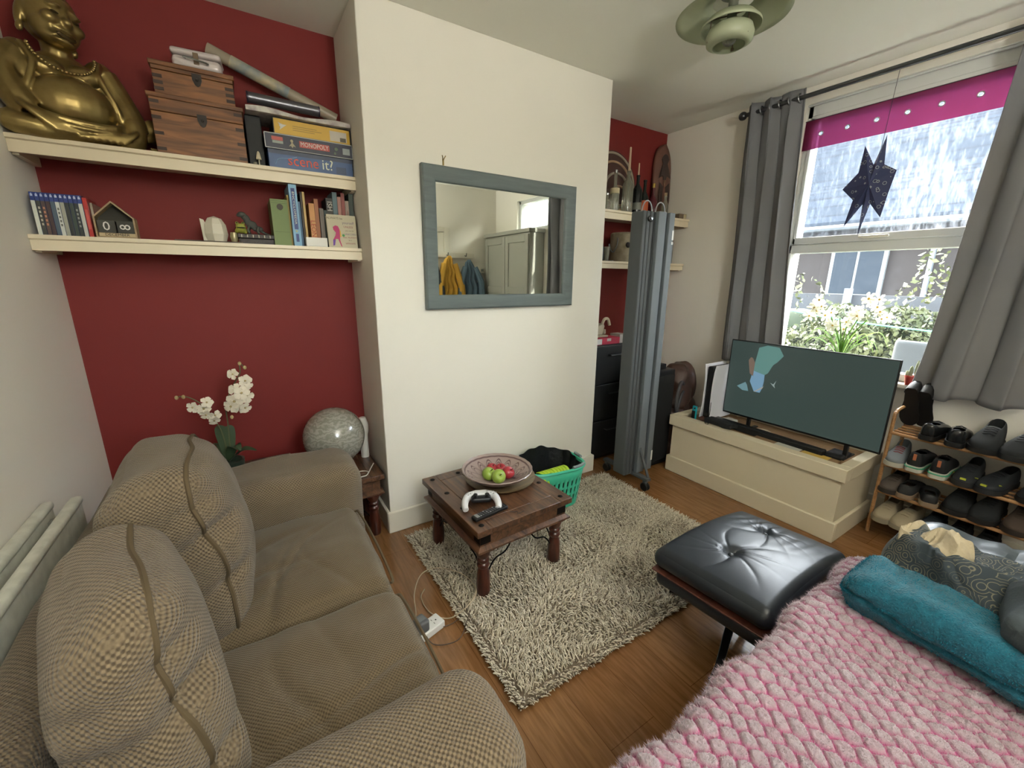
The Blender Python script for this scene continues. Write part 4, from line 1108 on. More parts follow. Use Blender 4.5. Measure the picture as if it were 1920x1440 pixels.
# ------------------------------------------------------------------ behind the camera, seen in the mirror
ca = thing('wardrobe', 'grey panelled wardrobe against the window wall, seen in the mirror', 'wardrobe', (2.98, -.56, 0)); wm = mat('grey wardrobe paint', 'a3a39b', .5)
g = G(); g.box(2.86, XW-.002, -1.06, -.03, .02, 1.88); link('body', g, wm, ca, bevel=.004)
g = G(); g.box(2.835, XW-.002, -1.08, -.01, 1.88, 1.925); link('cornice', g, wm, ca, bevel=.006)
for y0, y1 in ((-1.05, -.55), (-.54, -.04)):
    g = G()
    for a in ((y0, y0+.07, .05, 1.86), (y1-.07, y1, .05, 1.86)): g.box(2.838, 2.859, *a)
    for z in (.05, .62, 1.18, 1.78): g.box(2.838, 2.859, y0+.07, y1-.07, z, z+.08)
    g.box(2.850, 2.859, y0+.07, y1-.07, .1, 1.8); d = link('door', g, wm, ca, bevel=.002)
    g = G(); yy = y1-.035 if y0 < -.8 else y0+.035; g.ball((2.825, yy, 1.0), .013, 12, 8); link('knob', g, brass, d)
def coat(label, x, z1, h, w, M, seed, y=YF+.11):
    t = thing('jacket', label, 'coat', (x, y, z1-h))
    def f(p, q):
        u = (q.z+1)/2; wd = (.16+.84*(1-u)**.7); w_ = Vector(p); w_.x *= wd; w_.y *= .5+.5*(1-u); 
        w_.x += .012*math.sin(p.z*30+seed); w_.y += .018*math.sin(p.x*60+p.z*6+seed)*(1-u*.6); return w_
    g = G(); g.rbox(-w/2, w/2, -.065, .065, -h/2, h/2, .06, 34, M=TRS((x, y, z1-h/2)), fn=f); link('body', g, M, t)
    for s in (-1, 1):
        g = G(); g.tube([(x+s*w*.2, y+.02, z1-.10), (x+s*w*.42, y+.05, z1-h*.45), (x+s*w*.46, y+.06, z1-h*.85)], lambda q: .04+.012*q, 10); link('sleeve', g, M, t)
    return t
coat('yellow jacket hanging on the door hooks, seen in the mirror', 2.30, 1.64, .85, .36, mat('yellow jacket cloth', 'c8993a', .8, bump=('noise', 30, .6, .01)), 1)
coat('blue denim jacket hanging right of the yellow one, seen in the mirror', 2.60, 1.60, .62, .34, mat('denim', '5d7385', .85), 3, YF+.10)
coat('dark coat hanging left of the yellow jacket, seen in the mirror', 2.02, 1.66, .95, .34, mat('dark coat cloth', '3c4248', .85), 5)
g = G(); g.box(1.8, 2.7, YF+.031, YF+.045, 1.62, 1.68)
rk = thing('coat_rack', 'wooden hook rail behind the coats, seen in the mirror', 'coat rack', (2.2, YF+.04, 1.62)); link('rail', g, whitegloss, rk)
for x in (2.02, 2.30, 2.56): g = G(); g.tube([(x, YF+.045, 1.65), (x, YF+.09, 1.64), (x, YF+.1, 1.68)], .005, 6); link('peg', g, steel, rk)
th = thing('thermostat', 'small square wall thermostat, seen in the mirror', 'thermostat', (2.84, YF, 1.47)); g = G(); g.rbox(2.80, 2.87, YF+.001, YF+.02, 1.43, 1.50, .006, 5); link('casing', g, whitegloss, th)
g = G(); g.box(2.815, 2.855, YF+.02, YF+.022, 1.455, 1.485); link('display', g, mat('grey display', '8a8d88', .4), th, smooth=0)
sw = thing('light_switch', 'white light switch on the far wall, seen in the mirror', 'switch', (2.72, YF, 1.47)); g = G(); g.rbox(2.645, 2.715, YF+.001, YF+.012, 1.46, 1.54, .004, 5); link('plate', g, whitegloss, sw)
g = G(); g.rbox(2.67, 2.69, YF+.012, YF+.018, 1.485, 1.51, .002, 4); link('rocker', g, whitegloss, sw)

g = G(); g.box(-6, 8, -14, YF-.2, -.35, -.25); struct('bounce_ground', g, mat('pale bounce paving', 'b9b2a4', .9))  # unseen pale ground, added to bounce light through the rear window
# fill light added behind the camera, shaped as a tall uplighter
ul = thing('fill_lamp', 'added fill light shaped as a tall white uplighter, unseen behind the camera', 'lamp', (.75, -.96, 0)); wlm = mat('white fill lamp enamel', 'd8d6cf', .4)
g = G(); g.lathe([(0, 0), (.14, 0), (.14, .02), (.015, .035), (.012, 1.70), (0, 1.70)], (.75, -.96, .001), 32); link('pole', g, wlm, ul)
g = G(); g.lathe([(.012, 1.70), (.05, 1.71), (.17, 1.80), (.175, 1.80), (.05, 1.70), (.012, 1.69)], (.75, -.96, 0), 40); link('bowl', g, wlm, ul, smooth=60)
ld = bpy.data.lights.new('fill lamp disc', 'AREA'); ld.shape = 'DISK'; ld.size = .22; ld.energy = FILL_W; ld.color = (1, .985, .96)
lo = bpy.data.objects.new('fill_lamp_disc', ld); COL.objects.link(lo); lo.location = (.75, -.96, 1.79); lo.rotation_euler = (pi, 0, 0)

# ------------------------------------------------------------------ folding screen on castors, black cabinet and neighbours
fs = thing('folding_partition', 'tall folded grey aluminium partition on a castor base beside the chimney breast', 'partition', (2.12, 1.80, 0))
dg = mat('dark grey anodised profile', '45494b', .65, 0); lg = mat('window lit grey panel', '646b6f', .65, 0); mg2 = mat('mid grey profile', '50565a', .65, 0)  # panels coloured lighter for window light falling on their faces
zb, zt = .10, 1.745
def post(name, x0, x1, y0, y1, M, r=.01):
    g = G(); g.rbox(x0, x1, y0, y1, zb, zt, r, 4); return link(name, g, M, fs)
xs_ = [(1.985, 2.012), (2.016, 2.043), (2.047, 2.074)]
for a, b in xs_: post('profile', a, b, 1.735, 1.83, dg, .009)
post('profile', 2.078, 2.088, 1.75, 1.82, mat('gap shade strip', '2c2f31', .6), .002)  # dark strips here and below stand in for shade between panels
post('panel', 2.092, 2.158, 1.715, 1.74, lg, .003); post('profile', 2.092, 2.158, 1.742, 1.83, dg, .004)
post('profile', 2.160, 2.186, 1.745, 1.83, mat('gap shade strip', '2c2f31', .6), .004)
post('panel', 2.188, 2.236, 1.715, 1.74, lg, .003); post('profile', 2.188, 2.236, 1.742, 1.83, mg2, .004)
g = G(); g.lathe([(0, 0), (.017, 0), (.017, .008), (.012, .012), (0, .012)], M=Matrix.Translation((2.03, 1.728, 1.70)) @ Matrix.Rotation(pi/2, 4, 'X'), n=20); link('latch', g, blk, fs)
g = G(); g.lathe([(0, 0), (.007, 0), (.007, .005), (0, .005)], M=Matrix.Translation((2.03, 1.716, 1.70)) @ Matrix.Rotation(pi/2, 4, 'X'), n=16); link('latch_button', g, chrome, fs)
for cx_ in (2.06, 2.175):
    g = G(); g.tube([(cx_-.042+.042*(1-math.cos(pi*k/12)), 1.78, zt+.062*math.sin(pi*k/12)) for k in range(13)], .004, 6); link('carry_handle', g, mat('grey wire', '8d8f8e', .4, .5), fs)
for z, h_ in ((1.62, .055), (1.575, .016), (.20, .07)):
    g = G(); g.box(2.236, 2.2372, 1.755, 1.785, z-h_/2, z+h_/2); g.box(2.222, 2.236, 1.7140, 1.7148, z-h_/2, z+h_/2); link('sticker', g, mat('white sticker', 'd5d6d2', .5), fs, smooth=0)
g = G(); g.box(2.085, 2.125, 1.62, 2.02, .075, .095); g.box(2.0, 2.235, 1.74, 1.825, .093, .102); link('foot_bar', g, dg, fs, bevel=.003)
g = G(); g.cyl((2.115, 1.735, .30), (2.12, 1.64, .095), .009); link('brace', g, dg, fs)
for y in (1.645, 1.995):
    g = G()
    for dx in (-.016, .006):
        g.lathe([(0, 0), (.024, 0), (.029, .004), (.029, .009), (.024, .012), (0, .012)], M=Matrix.Translation((2.105+dx-.003, y, .031)) @ Matrix.Rotation(pi/2, 4, 'Y'), n=20)
    c_o = link('castor', g, blk, fs); g = G(); g.box(2.092, 2.118, y-.008, y+.016, .045, .076); link('fork', g, mg2, c_o, bevel=.003)
bc_ = G(); bc_.tube(smoothpath([(2.245, 1.80, 1.70), (2.30, 1.85, 1.735), (2.335, 1.88, 1.66), (2.36, 1.9, 1.4), (2.41, 1.92, 1.0), (2.45, 1.94, .79)], 10), .0035, 6)
bc_.tube(smoothpath([(2.245, 1.80, 1.58), (2.29, 1.84, 1.60), (2.30, 1.85, 1.67), (2.262, 1.82, 1.70)], 8), .0035, 6)
tag(link('network_cable', bc_, mat('blue cable', '2f3f86', .5), loc=(2.36, 1.9, 1.4)), 'blue cable hanging down beside the folded grey partition', 'cable')

kb = thing('drawer_unit', 'tall black drawer unit standing in the right alcove behind the partition', 'cabinet', (2.32, 2.28, 0))
bk = mat('black laminate', '17191b', .45)
g = G(); g.box(2.03, 2.50, 2.16, 2.48, .02, .90); link('body', g, bk, kb, bevel=.004)
for k in range(3):
    z = .05+k*.285; g = G(); g.box(2.035, 2.495, 2.142, 2.159, z, z+.275); d = link('drawer', g, bk, kb, bevel=.004)
    g = G(); g.tube([(2.20, 2.141, z+.21), (2.20, 2.118, z+.21), (2.33, 2.118, z+.21), (2.33, 2.141, z+.21)], .005, 6); link('handle', g, steel, d)
# things on the drawer unit
hl = thing('desk_lamp', 'beige hooked desk lamp lying on the black drawer unit', 'lamp', (2.15, 2.25, .90)); bg_ = mat('beige plastic', 'b3a78f', .5)
g = G(); g.box(2.05, 2.24, 2.2, 2.34, .952, .965); link('base', g, bg_, hl, bevel=.004)
g = G(); g.prism([(2.06, .965), (2.20, .965), (2.22, 1.03), (2.205, 1.05), (2.07, .99)], 2.22, 2.30, 'xz'); link('housing', g, bg_, hl, bevel=.006)
g = G(); g.tube(smoothpath([(2.215, 2.25, .965), (2.22, 2.25, 1.035), (2.24, 2.25, 1.075), (2.275, 2.25, 1.075), (2.295, 2.25, 1.03)], 6), .011, 10); link('hook', g, mat('pale beige tube', 'cdbfa4', .5), hl)
g = G(); g.lathe([(.006, 0), (.02, .006), (.018, .035), (0, .04)], (2.235, 2.25, .966), 18); link('knob', g, bg_, hl)
bxs = thing('card_box', 'flat white and pink card box on the black drawer unit under the beige lamp', 'box', (2.2, 2.26, .90))
g = G(); g.box(2.06, 2.33, 2.17, 2.33, .901, .949); link('carton', g, mat('pink card', 'b8304a', .6), bxs, bevel=.002)
for xa_, xb_, za_ in ((2.065, 2.15, .905), (2.20, 2.24, .925)):
    g = G(); g.box(xa_, xb_, 2.1685, 2.17, za_, .945); link('printed_panel', g, mat('white card print', 'd3cfca', .6), bxs, smooth=0)
bx2 = thing('paper_box', 'small white box beside the pink card box on the black drawer unit', 'box', (2.4, 2.2, .9)); g = G(); g.box(2.34, 2.42, 2.18, 2.28, .901, .965); link('carton', g, mat('white card', 'cfccc6', .6), bx2, bevel=.002)
# black floor speaker in the corner
sp_ = thing('floor_speaker', 'black floor-standing speaker in the corner right of the grey partition', 'speaker', (2.50, 2.02, 0))
g = G(); g.rbox(2.36, 2.60, 1.86, 2.12, .01, .735, .01, 6); link('cabinet', g, bk, sp_)
g = G(); g.rbox(2.375, 2.585, 1.85, 1.862, .05, .70, .004, 6); link('grille', g, mat('black speaker cloth', '101112', .95, bump=('noise', 500, .6, .001)), sp_)
am = thing('amplifier_box', 'small black device on top of the floor speaker', 'device', (2.46, 1.98, .735)); g = G(); g.rbox(2.41, 2.53, 1.89, 2.02, .737, .775, .006, 6); link('case', g, blk, am)
g = G(); g.ball((2.45, 1.93, .785), (.012, .012, .01), 12, 8); link('plug', g, mat('blue cable', '2f3f86', .5), am)
rl = thing('rolled_cloth', 'dark folded cloth bundle leaning by the floor speaker', 'cloth', (2.62, 1.88, .5))
# brown leather bag behind the box
def bagf(p, q):
    w = Vector(p); u = (q.z+1)/2; w.x *= 1-.45*u**2; w.y *= 1-.3*u**2; w += Vector((nz(p, 8, 2), nz(p, 8, 4), nz(p, 7, 6)))*.03
    for (z, am_) in ((.10, .016), (-.02, .02), (-.15, .014)):
        d = (p.z-z-.4*p.x-.25*p.y)/.02; w.x -= am_*math.exp(-d*d)*(1 if q.x > 0 else -1)*.9; w.y += am_*math.exp(-d*d)*.8*(q.y < 0)
    return w
bg2 = thing('leather_bag', 'slumped brown leather bag standing between the speaker and the cream box', 'bag', (2.83, 1.95, 0))
g = G(); g.rbox(-.2, .2, -.12, .12, -.36, .36, .1, 40, M=TRS((2.80, 1.975, .375), rz=.25, ry=.12), fn=bagf); link('body', g, mat('brown leather', '48322a', .42, bump=('noise', 60, .3, .004)), bg2)
g = G(); g.tube(smoothpath([(2.66, 1.86, .35), (2.62, 1.84, .52), (2.68, 1.86, .62), (2.74, 1.88, .60)], 8), .012, 8); g.tube(smoothpath([(2.64, 1.86, .30), (2.66, 1.84, .5), (2.72, 1.86, .55)], 8), .010, 8); link('strap', g, mat('grey strap', '4a4a4c', .7), bg2)
bpy.data.objects.remove(rl)

# ------------------------------------------------------------------ left alcove floor: globe lamp, orchid
gl_ = thing('globe_lamp', 'large swirled glass globe lamp on the dark side table behind the sofa arm', 'lamp', (.315, 2.2, .36))
gm_ = mat('swirled grey glass', '8e8d80', .16, vary=None, coat=.4); N = gm_.node_tree.nodes; L = gm_.node_tree.links
wv = N.new('ShaderNodeTexWave'); wv.bands_direction = 'Z'; wv.inputs['Scale'].default_value = 14; wv.inputs['Distortion'].default_value = 14; wv.inputs['Detail'].default_value = 6; wv.inputs['Detail Scale'].default_value = 2
tcn = N.new('ShaderNodeTexCoord'); L.new(tcn.outputs['Object'], wv.inputs[0]); cr = N.new('ShaderNodeValToRGB'); cr.color_ramp.elements[0].color = lin('7d7c70'); cr.color_ramp.elements[1].color = lin('96948a'); L.new(wv.outputs[0], cr.inputs[0]); L.new(cr.outputs[0], N['Principled BSDF'].inputs['Base Color'])
g = G(); g.ball((.315, 2.2, .563), .149, 48, 32); link('globe', g, gm_, gl_)
g = G(); g.lathe([(0, 0), (.055, 0), (.06, .02), (.05, .058), (0, .058)], (.315, 2.2, .361), 32); link('base', g, mat('grey lamp base', '5e6061', .5), gl_)
wh = thing('white_plug', 'small white bulb-shaped device behind the globe lamp', 'device', (.49, 2.30, .36))
g = G(); g.lathe([(0, 0), (.022, 0), (.022, .13), (.03, .16), (.03, .2), (.018, .235), (0, .24)], (.488, 2.33, .361), 20); link('body', g, mat('white device plastic', 'cfcdc4', .4), wh)
g = G(); g.tube(smoothpath([(.40+.05*math.cos(a), 2.10+.035*math.sin(a), .366) for a in [k*.5 for k in range(12)]]+[(.47, 2.14, .367), (.50, 2.2, .365)], 5), .003, 6)
tag(link('white_cable', g, mat('white cable', 'cdc8bc', .5), loc=(.4, 2.1, .36)), 'coiled white cable lying on the small dark side table', 'cable')
oc = thing('low_chest', 'low dark chest behind the sofa carrying the orchid', 'chest', (-.2, 2.28, 0)); g = G(); g.box(-.50, .12, 2.1, 2.46, .02, .42); link('body', g, sheesham, oc, bevel=.006)
orc = thing('orchid', 'white orchid with two flower stems in a dark pot behind the sofa', 'orchid', (-.15, 2.2, .42))
g = G(); g.lathe([(0, 0), (.045, 0), (.055, .08), (.058, .115), (.05, .115), (.047, .09), (0, .09)], (-.14, 2.2, .421), 28); link('pot', g, mat('dark green pot', '2f3a30', .4), orc)
lf = mat('dark orchid leaf', '37462f', .4)
for k, (dx, dy, hz, ln_) in enumerate(((-.12, -.02, .06, 1), (.11, -.03, .05, 1), (.05, -.08, .10, .9), (-.05, .06, .1, .9), (-.02, .0, .17, .7), (.02, .01, .16, .7))):
    P = smoothpath([(-.14, 2.2, .53), (-.14+dx*.5, 2.2+dy*.5, .54+hz*.7), (-.14+dx, 2.2+dy, .54+hz*(.6 if hz < .12 else 1))], 6); v = []; f = []
    q = Vector((dx, dy, 0)).normalized(); sd_ = Vector((-q.y, q.x, 0)) if k < 4 else Vector((1, 0, 0))
    for i, p in enumerate(P):
        w = .026*math.sin(pi*(.1+.9*i/(len(P)-1)))+.002
        v += [p-sd_*w+Vector((0, 0, w*.4)), p, p+sd_*w+Vector((0, 0, w*.4))]
    for i in range(len(P)-1): f += [(i*3, i*3+1, i*3+4, i*3+3), (i*3+1, i*3+2, i*3+5, i*3+4)]
    g = G(); g.add(v, f); link('leaf', g, lf, orc)
s1 = smoothpath([(-.135, 2.2, .54), (-.125, 2.2, .70), (-.12, 2.2, .80), (-.085, 2.19, .88), (-.05, 2.18, .94), (-.045, 2.18, .985), (-.03, 2.18, .965)], 6)
s2 = smoothpath([(-.145, 2.2, .54), (-.15, 2.2, .66), (-.17, 2.19, .74), (-.205, 2.18, .82), (-.25, 2.18, .86), (-.285, 2.18, .865)], 6)
stm = mat('brown green stem', '55573a', .6)
for s_p in (s1, s2): g = G(); g.tube(s_p, .0026, 6); link('stem', g, stm, orc)
om = mat('white orchid petal', 'd6cdb8', .6); oh = mat('orchid lip', 'a8976a', .6)
for (x, z, r, nx_, nz_) in ((-.075, .94, .026, -.5, .2), (-.035, .905, .030, .3, .1), (-.03, .885, .026, .4, -.3), (-.075, .87, .030, -.4, .3), (-.055, .855, .034, .1, .2), (-.085, .82, .036, -.3, 0), (-.04, .835, .034, .4, 0), (-.07, .79, .034, 0, -.2), (-.10, .80, .032, -.5, -.2), (-.05, .785, .028, .4, -.4), (-.105, .74, .006, 0, 0),
                           (-.235, .815, .026, -.4, 0), (-.20, .80, .028, 0, .2), (-.185, .83, .026, .3, .5), (-.195, .775, .026, -.2, -.5), (-.165, .765, .026, .3, -.2), (-.17, .745, .024, .2, -.6)):
    if r > .01: flower(orc, (x, 2.17+R.uniform(-.01, .01), z), r, (nx_, -1, nz_), 5, om, oh, wide=.85)
for (x, z) in ((-.285, .862), (-.262, .862), (-.045, .985), (-.028, .965), (-.105, .745)):
    g = G(); g.ball((x, 2.18, z), (.007, .007, .009), 10, 8); link('bud', g, oh, orc)

# ------------------------------------------------------------------ upper left shelf: seated laughing figure
gold = mat('antique gold paint', 'a08c58', .34, .8, bump=('noise', 25, .15, .004), vary=(14, '76623a', .7))
bud = thing('laughing_statue', 'large gold seated laughing bald figure on the upper shelf at the left', 'statue', (-.45, 2.37, ZT))
def remesh(g, name, M, parent, vox, smooth_it=3, sm=.5):
    o = link(name, g, M, parent, smooth=180)
    r = o.modifiers.new('r', 'REMESH'); r.mode = 'VOXEL'; r.voxel_size = vox; r.use_smooth_shade = True
    s = o.modifiers.new('s', 'SMOOTH'); s.iterations = smooth_it; s.factor = sm
    bpy.context.view_layer.update()
    me = bpy.data.meshes.new_from_object(o.evaluated_get(bpy.context.evaluated_depsgraph_get()))
    o.modifiers.clear(); o.data = me
    if not me.materials: me.materials.append(M)
    me.polygons.foreach_set('use_smooth', [True]*len(me.polygons)); return o
BM = TRS((-.452, 2.385, ZT), rz=math.radians(22))
def bb(g, c, r, rx=0, ry=0, rz=0):
    g.ball((0, 0, 0), r, 24, 16, M=BM @ Matrix.Translation(c) @ Euler((rx, ry, rz)).to_matrix().to_4x4())
def bt(g, pts, r): g.tube([BM @ Vector(p) for p in smoothpath(pts, 6)], r, 12)
HC = Vector((-.005, -.01, .345))
HM = Matrix.Translation(HC-Vector((.012, 0, 0))) @ Euler((.10, .12, .42)).to_matrix().to_4x4() @ Matrix.Diagonal((1.25, 1.25, 1.25, 1)) @ Matrix.Translation(-HC)
def hb(g, c, r, rx=0, ry=0, rz=0):
    g.ball((0, 0, 0), r, 24, 16, M=BM @ HM @ Matrix.Translation(c) @ Euler((rx, ry, rz)).to_matrix().to_4x4())
g = G()
bb(g, (0, .015, .10), (.125, .075, .10)); bb(g, (.0, -.025, .125), (.112, .075, .088))      # hips, belly
bb(g, (0, .02, .22), (.105, .062, .10)); bb(g, (-.05, -.025, .245), (.055, .04, .036)); bb(g, (.05, -.025, .245), (.055, .04, .036))  # chest
bb(g, (-.105, .015, .275), (.045, .045, .05)); bb(g, (.105, .015, .275), (.045, .045, .05))
bt(g, [(-.115, .01, .28), (-.155, -.01, .21), (-.145, -.05, .13), (-.12, -.06, .085)], .046); bb(g, (-.105, .0, .19), (.06, .05, .10))      # right arm
bt(g, [(.115, .01, .28), (.145, -.01, .20), (.165, -.04, .12), (.165, -.05, .085)], .044); bb(g, (.10, .0, .18), (.06, .05, .10)); bb(g, (.0, -.045, .135), (.118, .075, .092))
bt(g, [(-.05, .0, .045), (-.13, -.03, .055), (-.17, -.06, .04), (-.08, -.085, .03), (.02, -.088, .028)], .036)
bt(g, [(.05, .0, .05), (.13, -.02, .085), (.16, -.06, .10), (.15, -.075, .04), (.09, -.085, .028)], .036)
bt(g, [(0, .02, .29), (-.004, .012, .345)], .042)
hb(g, (-.005, -.002, .405), (.062, .066, .072)); hb(g, (-.005, -.025, .372), (.055, .048, .042)); hb(g, (-.005, -.03, .352), (.045, .035, .026))  # skull, cheeks, jowl
hb(g, (-.035, -.058, .385), (.020, .016, .016)); hb(g, (.025, -.058, .385), (.020, .016, .016)); hb(g, (-.005, -.070, .388), (.013, .014, .012)) # cheeks, nose
hb(g, (-.005, -.066, .400), (.007, .008, .016))
hb(g, (-.029, -.058, .413), (.018, .009, .005), 0, .3); hb(g, (.019, -.058, .413), (.018, .009, .005), 0, -.3)
hb(g, (-.005, -.062, .366), (.028, .014, .006)); hb(g, (-.005, -.058, .340), (.026, .016, .009))
for s_ in (-1, 1): hb(g, (-.005+s_*.030, -.054, .362), (.008, .012, .014), 0, s_*.5); hb(g, (-.005+s_*.024, -.062, .420), (.016, .008, .005), 0, s_*.35)
for s in (-1, 1): hb(g, (-.005+s*.060, .006, .378), (.008, .014, .034)); hb(g, (-.005+s*.062, .0, .345), (.008, .010, .014))
# robe folds
for k in range(9):
    u = k/8; bt(g, [(-.165+.03*u, -.02-.01*u, .15-.05*u), (-.14+.06*u, -.112, .085-.02*u), (-.07+.09*u, -.126+.005*u, .022)], .0085)
for k in range(7):
    u = k/6; bt(g, [(.165, -.03, .10-.03*u), (.15-.03*u, -.116, .065-.012*u), (.10-.12*u, -.126, .016)], .008)
bt(g, [(-.15, .0, .165), (-.11, -.095, .085), (.0, -.124, .062), (.10, -.108, .075), (.14, .0, .12)], .011); bt(g, [(-.15, -.01, .14), (-.11, -.105, .065), (.0, -.128, .045), (.10, -.112, .058), (.15, -.01, .10)], .008)
for s in (-1, 1): bt(g, [(s*.10, -.02, .31), (s*.085, -.055, .25), (s*.115, -.07, .16), (s*.13, -.06, .08)], .010)
bt(g, [(-.13, .03, .012), (0, -.06, .010), (.15, .0, .012)], .012)
bb(g, (0, 0, .02), (.17, .095, .022))
remesh(g, 'body', gold, bud, .0038, 3)
g = G()
for k in range(26):
    a = pi*(k+.5)/26; p = BM @ Vector((-.005-.085*math.cos(a), -.060-.028*math.sin(a), .305-.075*math.sin(a))); g.ball(p, .0058, 8, 6)
o = link('bead_necklace', g, gold, bud); o['label'] = 'string of small gold beads'
g = G()
for k in range(5):
    p = BM @ Vector((.205-.004*k, -.035, .055)); pass
bt(g, [(.155, -.055, .085), (.20, -.06, .07), (.225, -.05, .10)], .016)
bb(g, (.225, -.04, .105), (.034, .028, .045)); 
for k in range(6): bt(g, [(.215+.006*k, -.05, .135), (.225+.008*k, -.06, .115-.006*k)], .006)
for k in range(6): bt(g, [(.205, -.05, .04), (.22+.012*k, -.055-.003*k, .02)], .006)
remesh(g, 'sack', gold, bud, .005, 2)
for s in (-1, 1):
    g = G(); g.ball((0, 0, 0), (.010, .004, .0032), 10, 6, M=BM @ HM @ Matrix.Translation((-.005+s*.024, -.0645, .4035))); link('eye', g, mat('dark gold recess', '4a3a1c', .5, .5), bud)
g = G(); g.ball((0, 0, 0), (.024, .006, .0085), 14, 8, M=BM @ HM @ Matrix.Translation((-.005, -.0680, .3535))); link('mouth', g, mat('dark gold recess', '4a3a1c', .5, .5), bud)
g = G(); g.ball((0, 0, 0), (.019, .005, .0030), 14, 8, M=BM @ HM @ Matrix.Translation((-.005, -.0712, .3575))); link('teeth', g, gold, bud)

# wooden chests
chw = wood('reddish chest wood', '583417', '8a582d', .5, 'X', 5)
chd = mat('dark inlay wood', '3d2a1e', .6); irn = mat('dull dark iron', '35302c', .55, .6)
def chest(label, x0, x1, y0, y1, z0, z1, zl):
    t = thing('wooden_chest', label, 'chest', ((x0+x1)/2, (y0+y1)/2, z0), 'wooden chests on the upper shelf')
    g = G(); g.box(x0+.004, x1-.004, y0+.004, y1, z0, zl-.0008); link('body', g, chw, t, bevel=.002)
    g = G(); g.box(x0+.003, x1-.003, y0+.003, y1, zl+.0008, z1-.012); g.box(x0-.002, x1+.002, y0-.004, y1, z1-.016, z1); link('lid', g, chw, t, bevel=.002)
    for zz in [z0+.02+(z1-z0-.05)*k/3 for k in range(4)]:
        for xx in (x0+.004, x1-.034):
            if abs(zz-zl) < .008: continue
            g = G(); g.box(xx, xx+.030, y0+.0025, y0+.0045, zz-.006, zz+.006); link('dovetail_plate', g, chd, t, smooth=0)
    xm = (x0+x1)/2+.01; g = G(); g.prism([(xm-.016, zl+.010), (xm+.016, zl+.010), (xm+.016, zl-.012), (xm+.009, zl-.030), (xm, zl-.036), (xm-.009, zl-.030), (xm-.016, zl-.012)], y0+.001, y0+.0035, 'xz'); link('lock_plate', g, irn, t)
    g = G(); g.ball((xm, y0+.0005, zl-.012), (.005, .003, .005), 10, 6); link('hasp', g, irn, t)
    return t
chest('reddish wooden chest with iron lock plate, lower and wider of the stacked pair', -.213, .100, 2.292, 2.485, ZT+.0008, 2.048, 1.985)
chest('smaller wooden chest with iron lock plate, stacked on top of the wider chest', -.190, .082, 2.305, 2.485, 2.049, 2.165, 2.135)
tn = thing('tin_case', 'small white tin case with metal handle lying on the upper wooden chest', 'case', (-.03, 2.36, 2.166)); tm = mat('pearl white tin', 'c9c0bd', .35, .2)
M = TRS((-.032, 2.385, 2.202), rz=-.08)
g = G(); g.rbox(-.083, .083, -.06, .06, -.034, .012, .018, 10, M=M); link('body', g, tm, tn)
g = G(); g.rbox(-.0845, .0845, -.0615, .0615, .013, .036, .02, 10, M=M); link('lid', g, tm, tn)
g = G(); g.tube([M @ Vector(p) for p in smoothpath([(-.035, -.063, -.002), (-.035, -.078, -.002), (.035, -.078, -.012), (.035, -.063, -.012)], 5)], .0035, 6); link('handle', g, chrome, tn)
g = G(); g.box(-.009, .009, -.0645, -.0615, -.018, .024, M=M); link('clasp', g, mat('dull brass clasp', '7a6a58', .4, .8), tn, bevel=.002)

# poster tubes
clr = mat('clear plastic sleeve', 'b9ad98', .25, trans=.35)
pt = thing('poster_roll', 'long rolled poster in clear plastic leaning above the board games', 'poster', (.28, 2.42, 2.18))
a, b = Vector((.005, 2.43, 2.292)), Vector((.498, 2.40, 2.108)); g = G(); g.cyl(a, b, .024, n=24); link('sleeve', g, clr, pt)
g = G(); d = (b-a); g.cyl(a+d*.16-Vector((0, .001, 0)), a+d*.60-Vector((0, .001, 0)), .0246, n=24); link('printed_sheet', g, mat('poster print', 'b7ab8a', .5, vary=(16, '6f7f86', .9)), pt)
pt2 = thing('metal_tube', 'short grey metallic poster tube lying on the white paper above the yellow box', 'tube', (.27, 2.33, 2.1))
g = G(); g.cyl((.130, 2.335, 2.1085), (.408, 2.345, 2.1085), .0215, n=28); link('tube', g, mat('metallic grey foil', '6b6b70', .3, .7), pt2)
g = G(); g.cyl((.4082, 2.345, 2.1085), (.414, 2.345, 2.1085), .0225, n=28); g.cyl((.124, 2.335, 2.1085), (.1298, 2.335, 2.1085), .0225, n=28); link('end_cap', g, mat('dark purple cap', '2c2438', .5), pt2)

# board games
def panelbox(name, label, cat, x0, x1, y0, y1, z0, z1, colr, group=None):
    t = thing(name, label, cat, ((x0+x1)/2, (y0+y1)/2, z0), group)
    g = G(); g.box(x0, x1, y0, y1, z0+.0006, z1-.0006); link('carton', g, mat(label[:20], colr, .45), t, bevel=.0015); return t
def front(t, x0, x1, z0, z1, y, colr, name='printed_panel', **k):
    g = G(); g.box(x0, x1, y-.0005, y, z0, z1); return link(name, g, mat('print '+colr, colr, .45, **k), t, smooth=0)
YG = 2.285
t = panelbox('board_game', 'blue board game box lettered scene it, at the bottom of the games stack', 'board game', .176, .531, YG, 2.49, ZT+.0005, 1.908, '33507e', 'board games on the upper shelf')
front(t, .178, .529, 1.890, 1.907, YG-.0002, '26334f'); 
g = G(); g.tube(smoothpath([(.20, YG-.001, 1.845), (.215, YG-.001, 1.868), (.26, YG-.001, 1.876), (.29, YG-.001, 1.885)], 6), .0014, 5); link('blue_swoosh', g, mat('pale blue print', '7f9fc4', .5), t)
text('scene', .062, facing_y(.315, YG-.001, 1.868), mat('orange red lettering', 'd0492e', .5), t, sx=.92); text('it?', .062, facing_y(.418, YG-.001, 1.868), mat('pale lettering', 'c9cdbb', .5), t, sx=.95)
front(t, .455, .50, 1.838, 1.868, YG-.0002, '24395e')
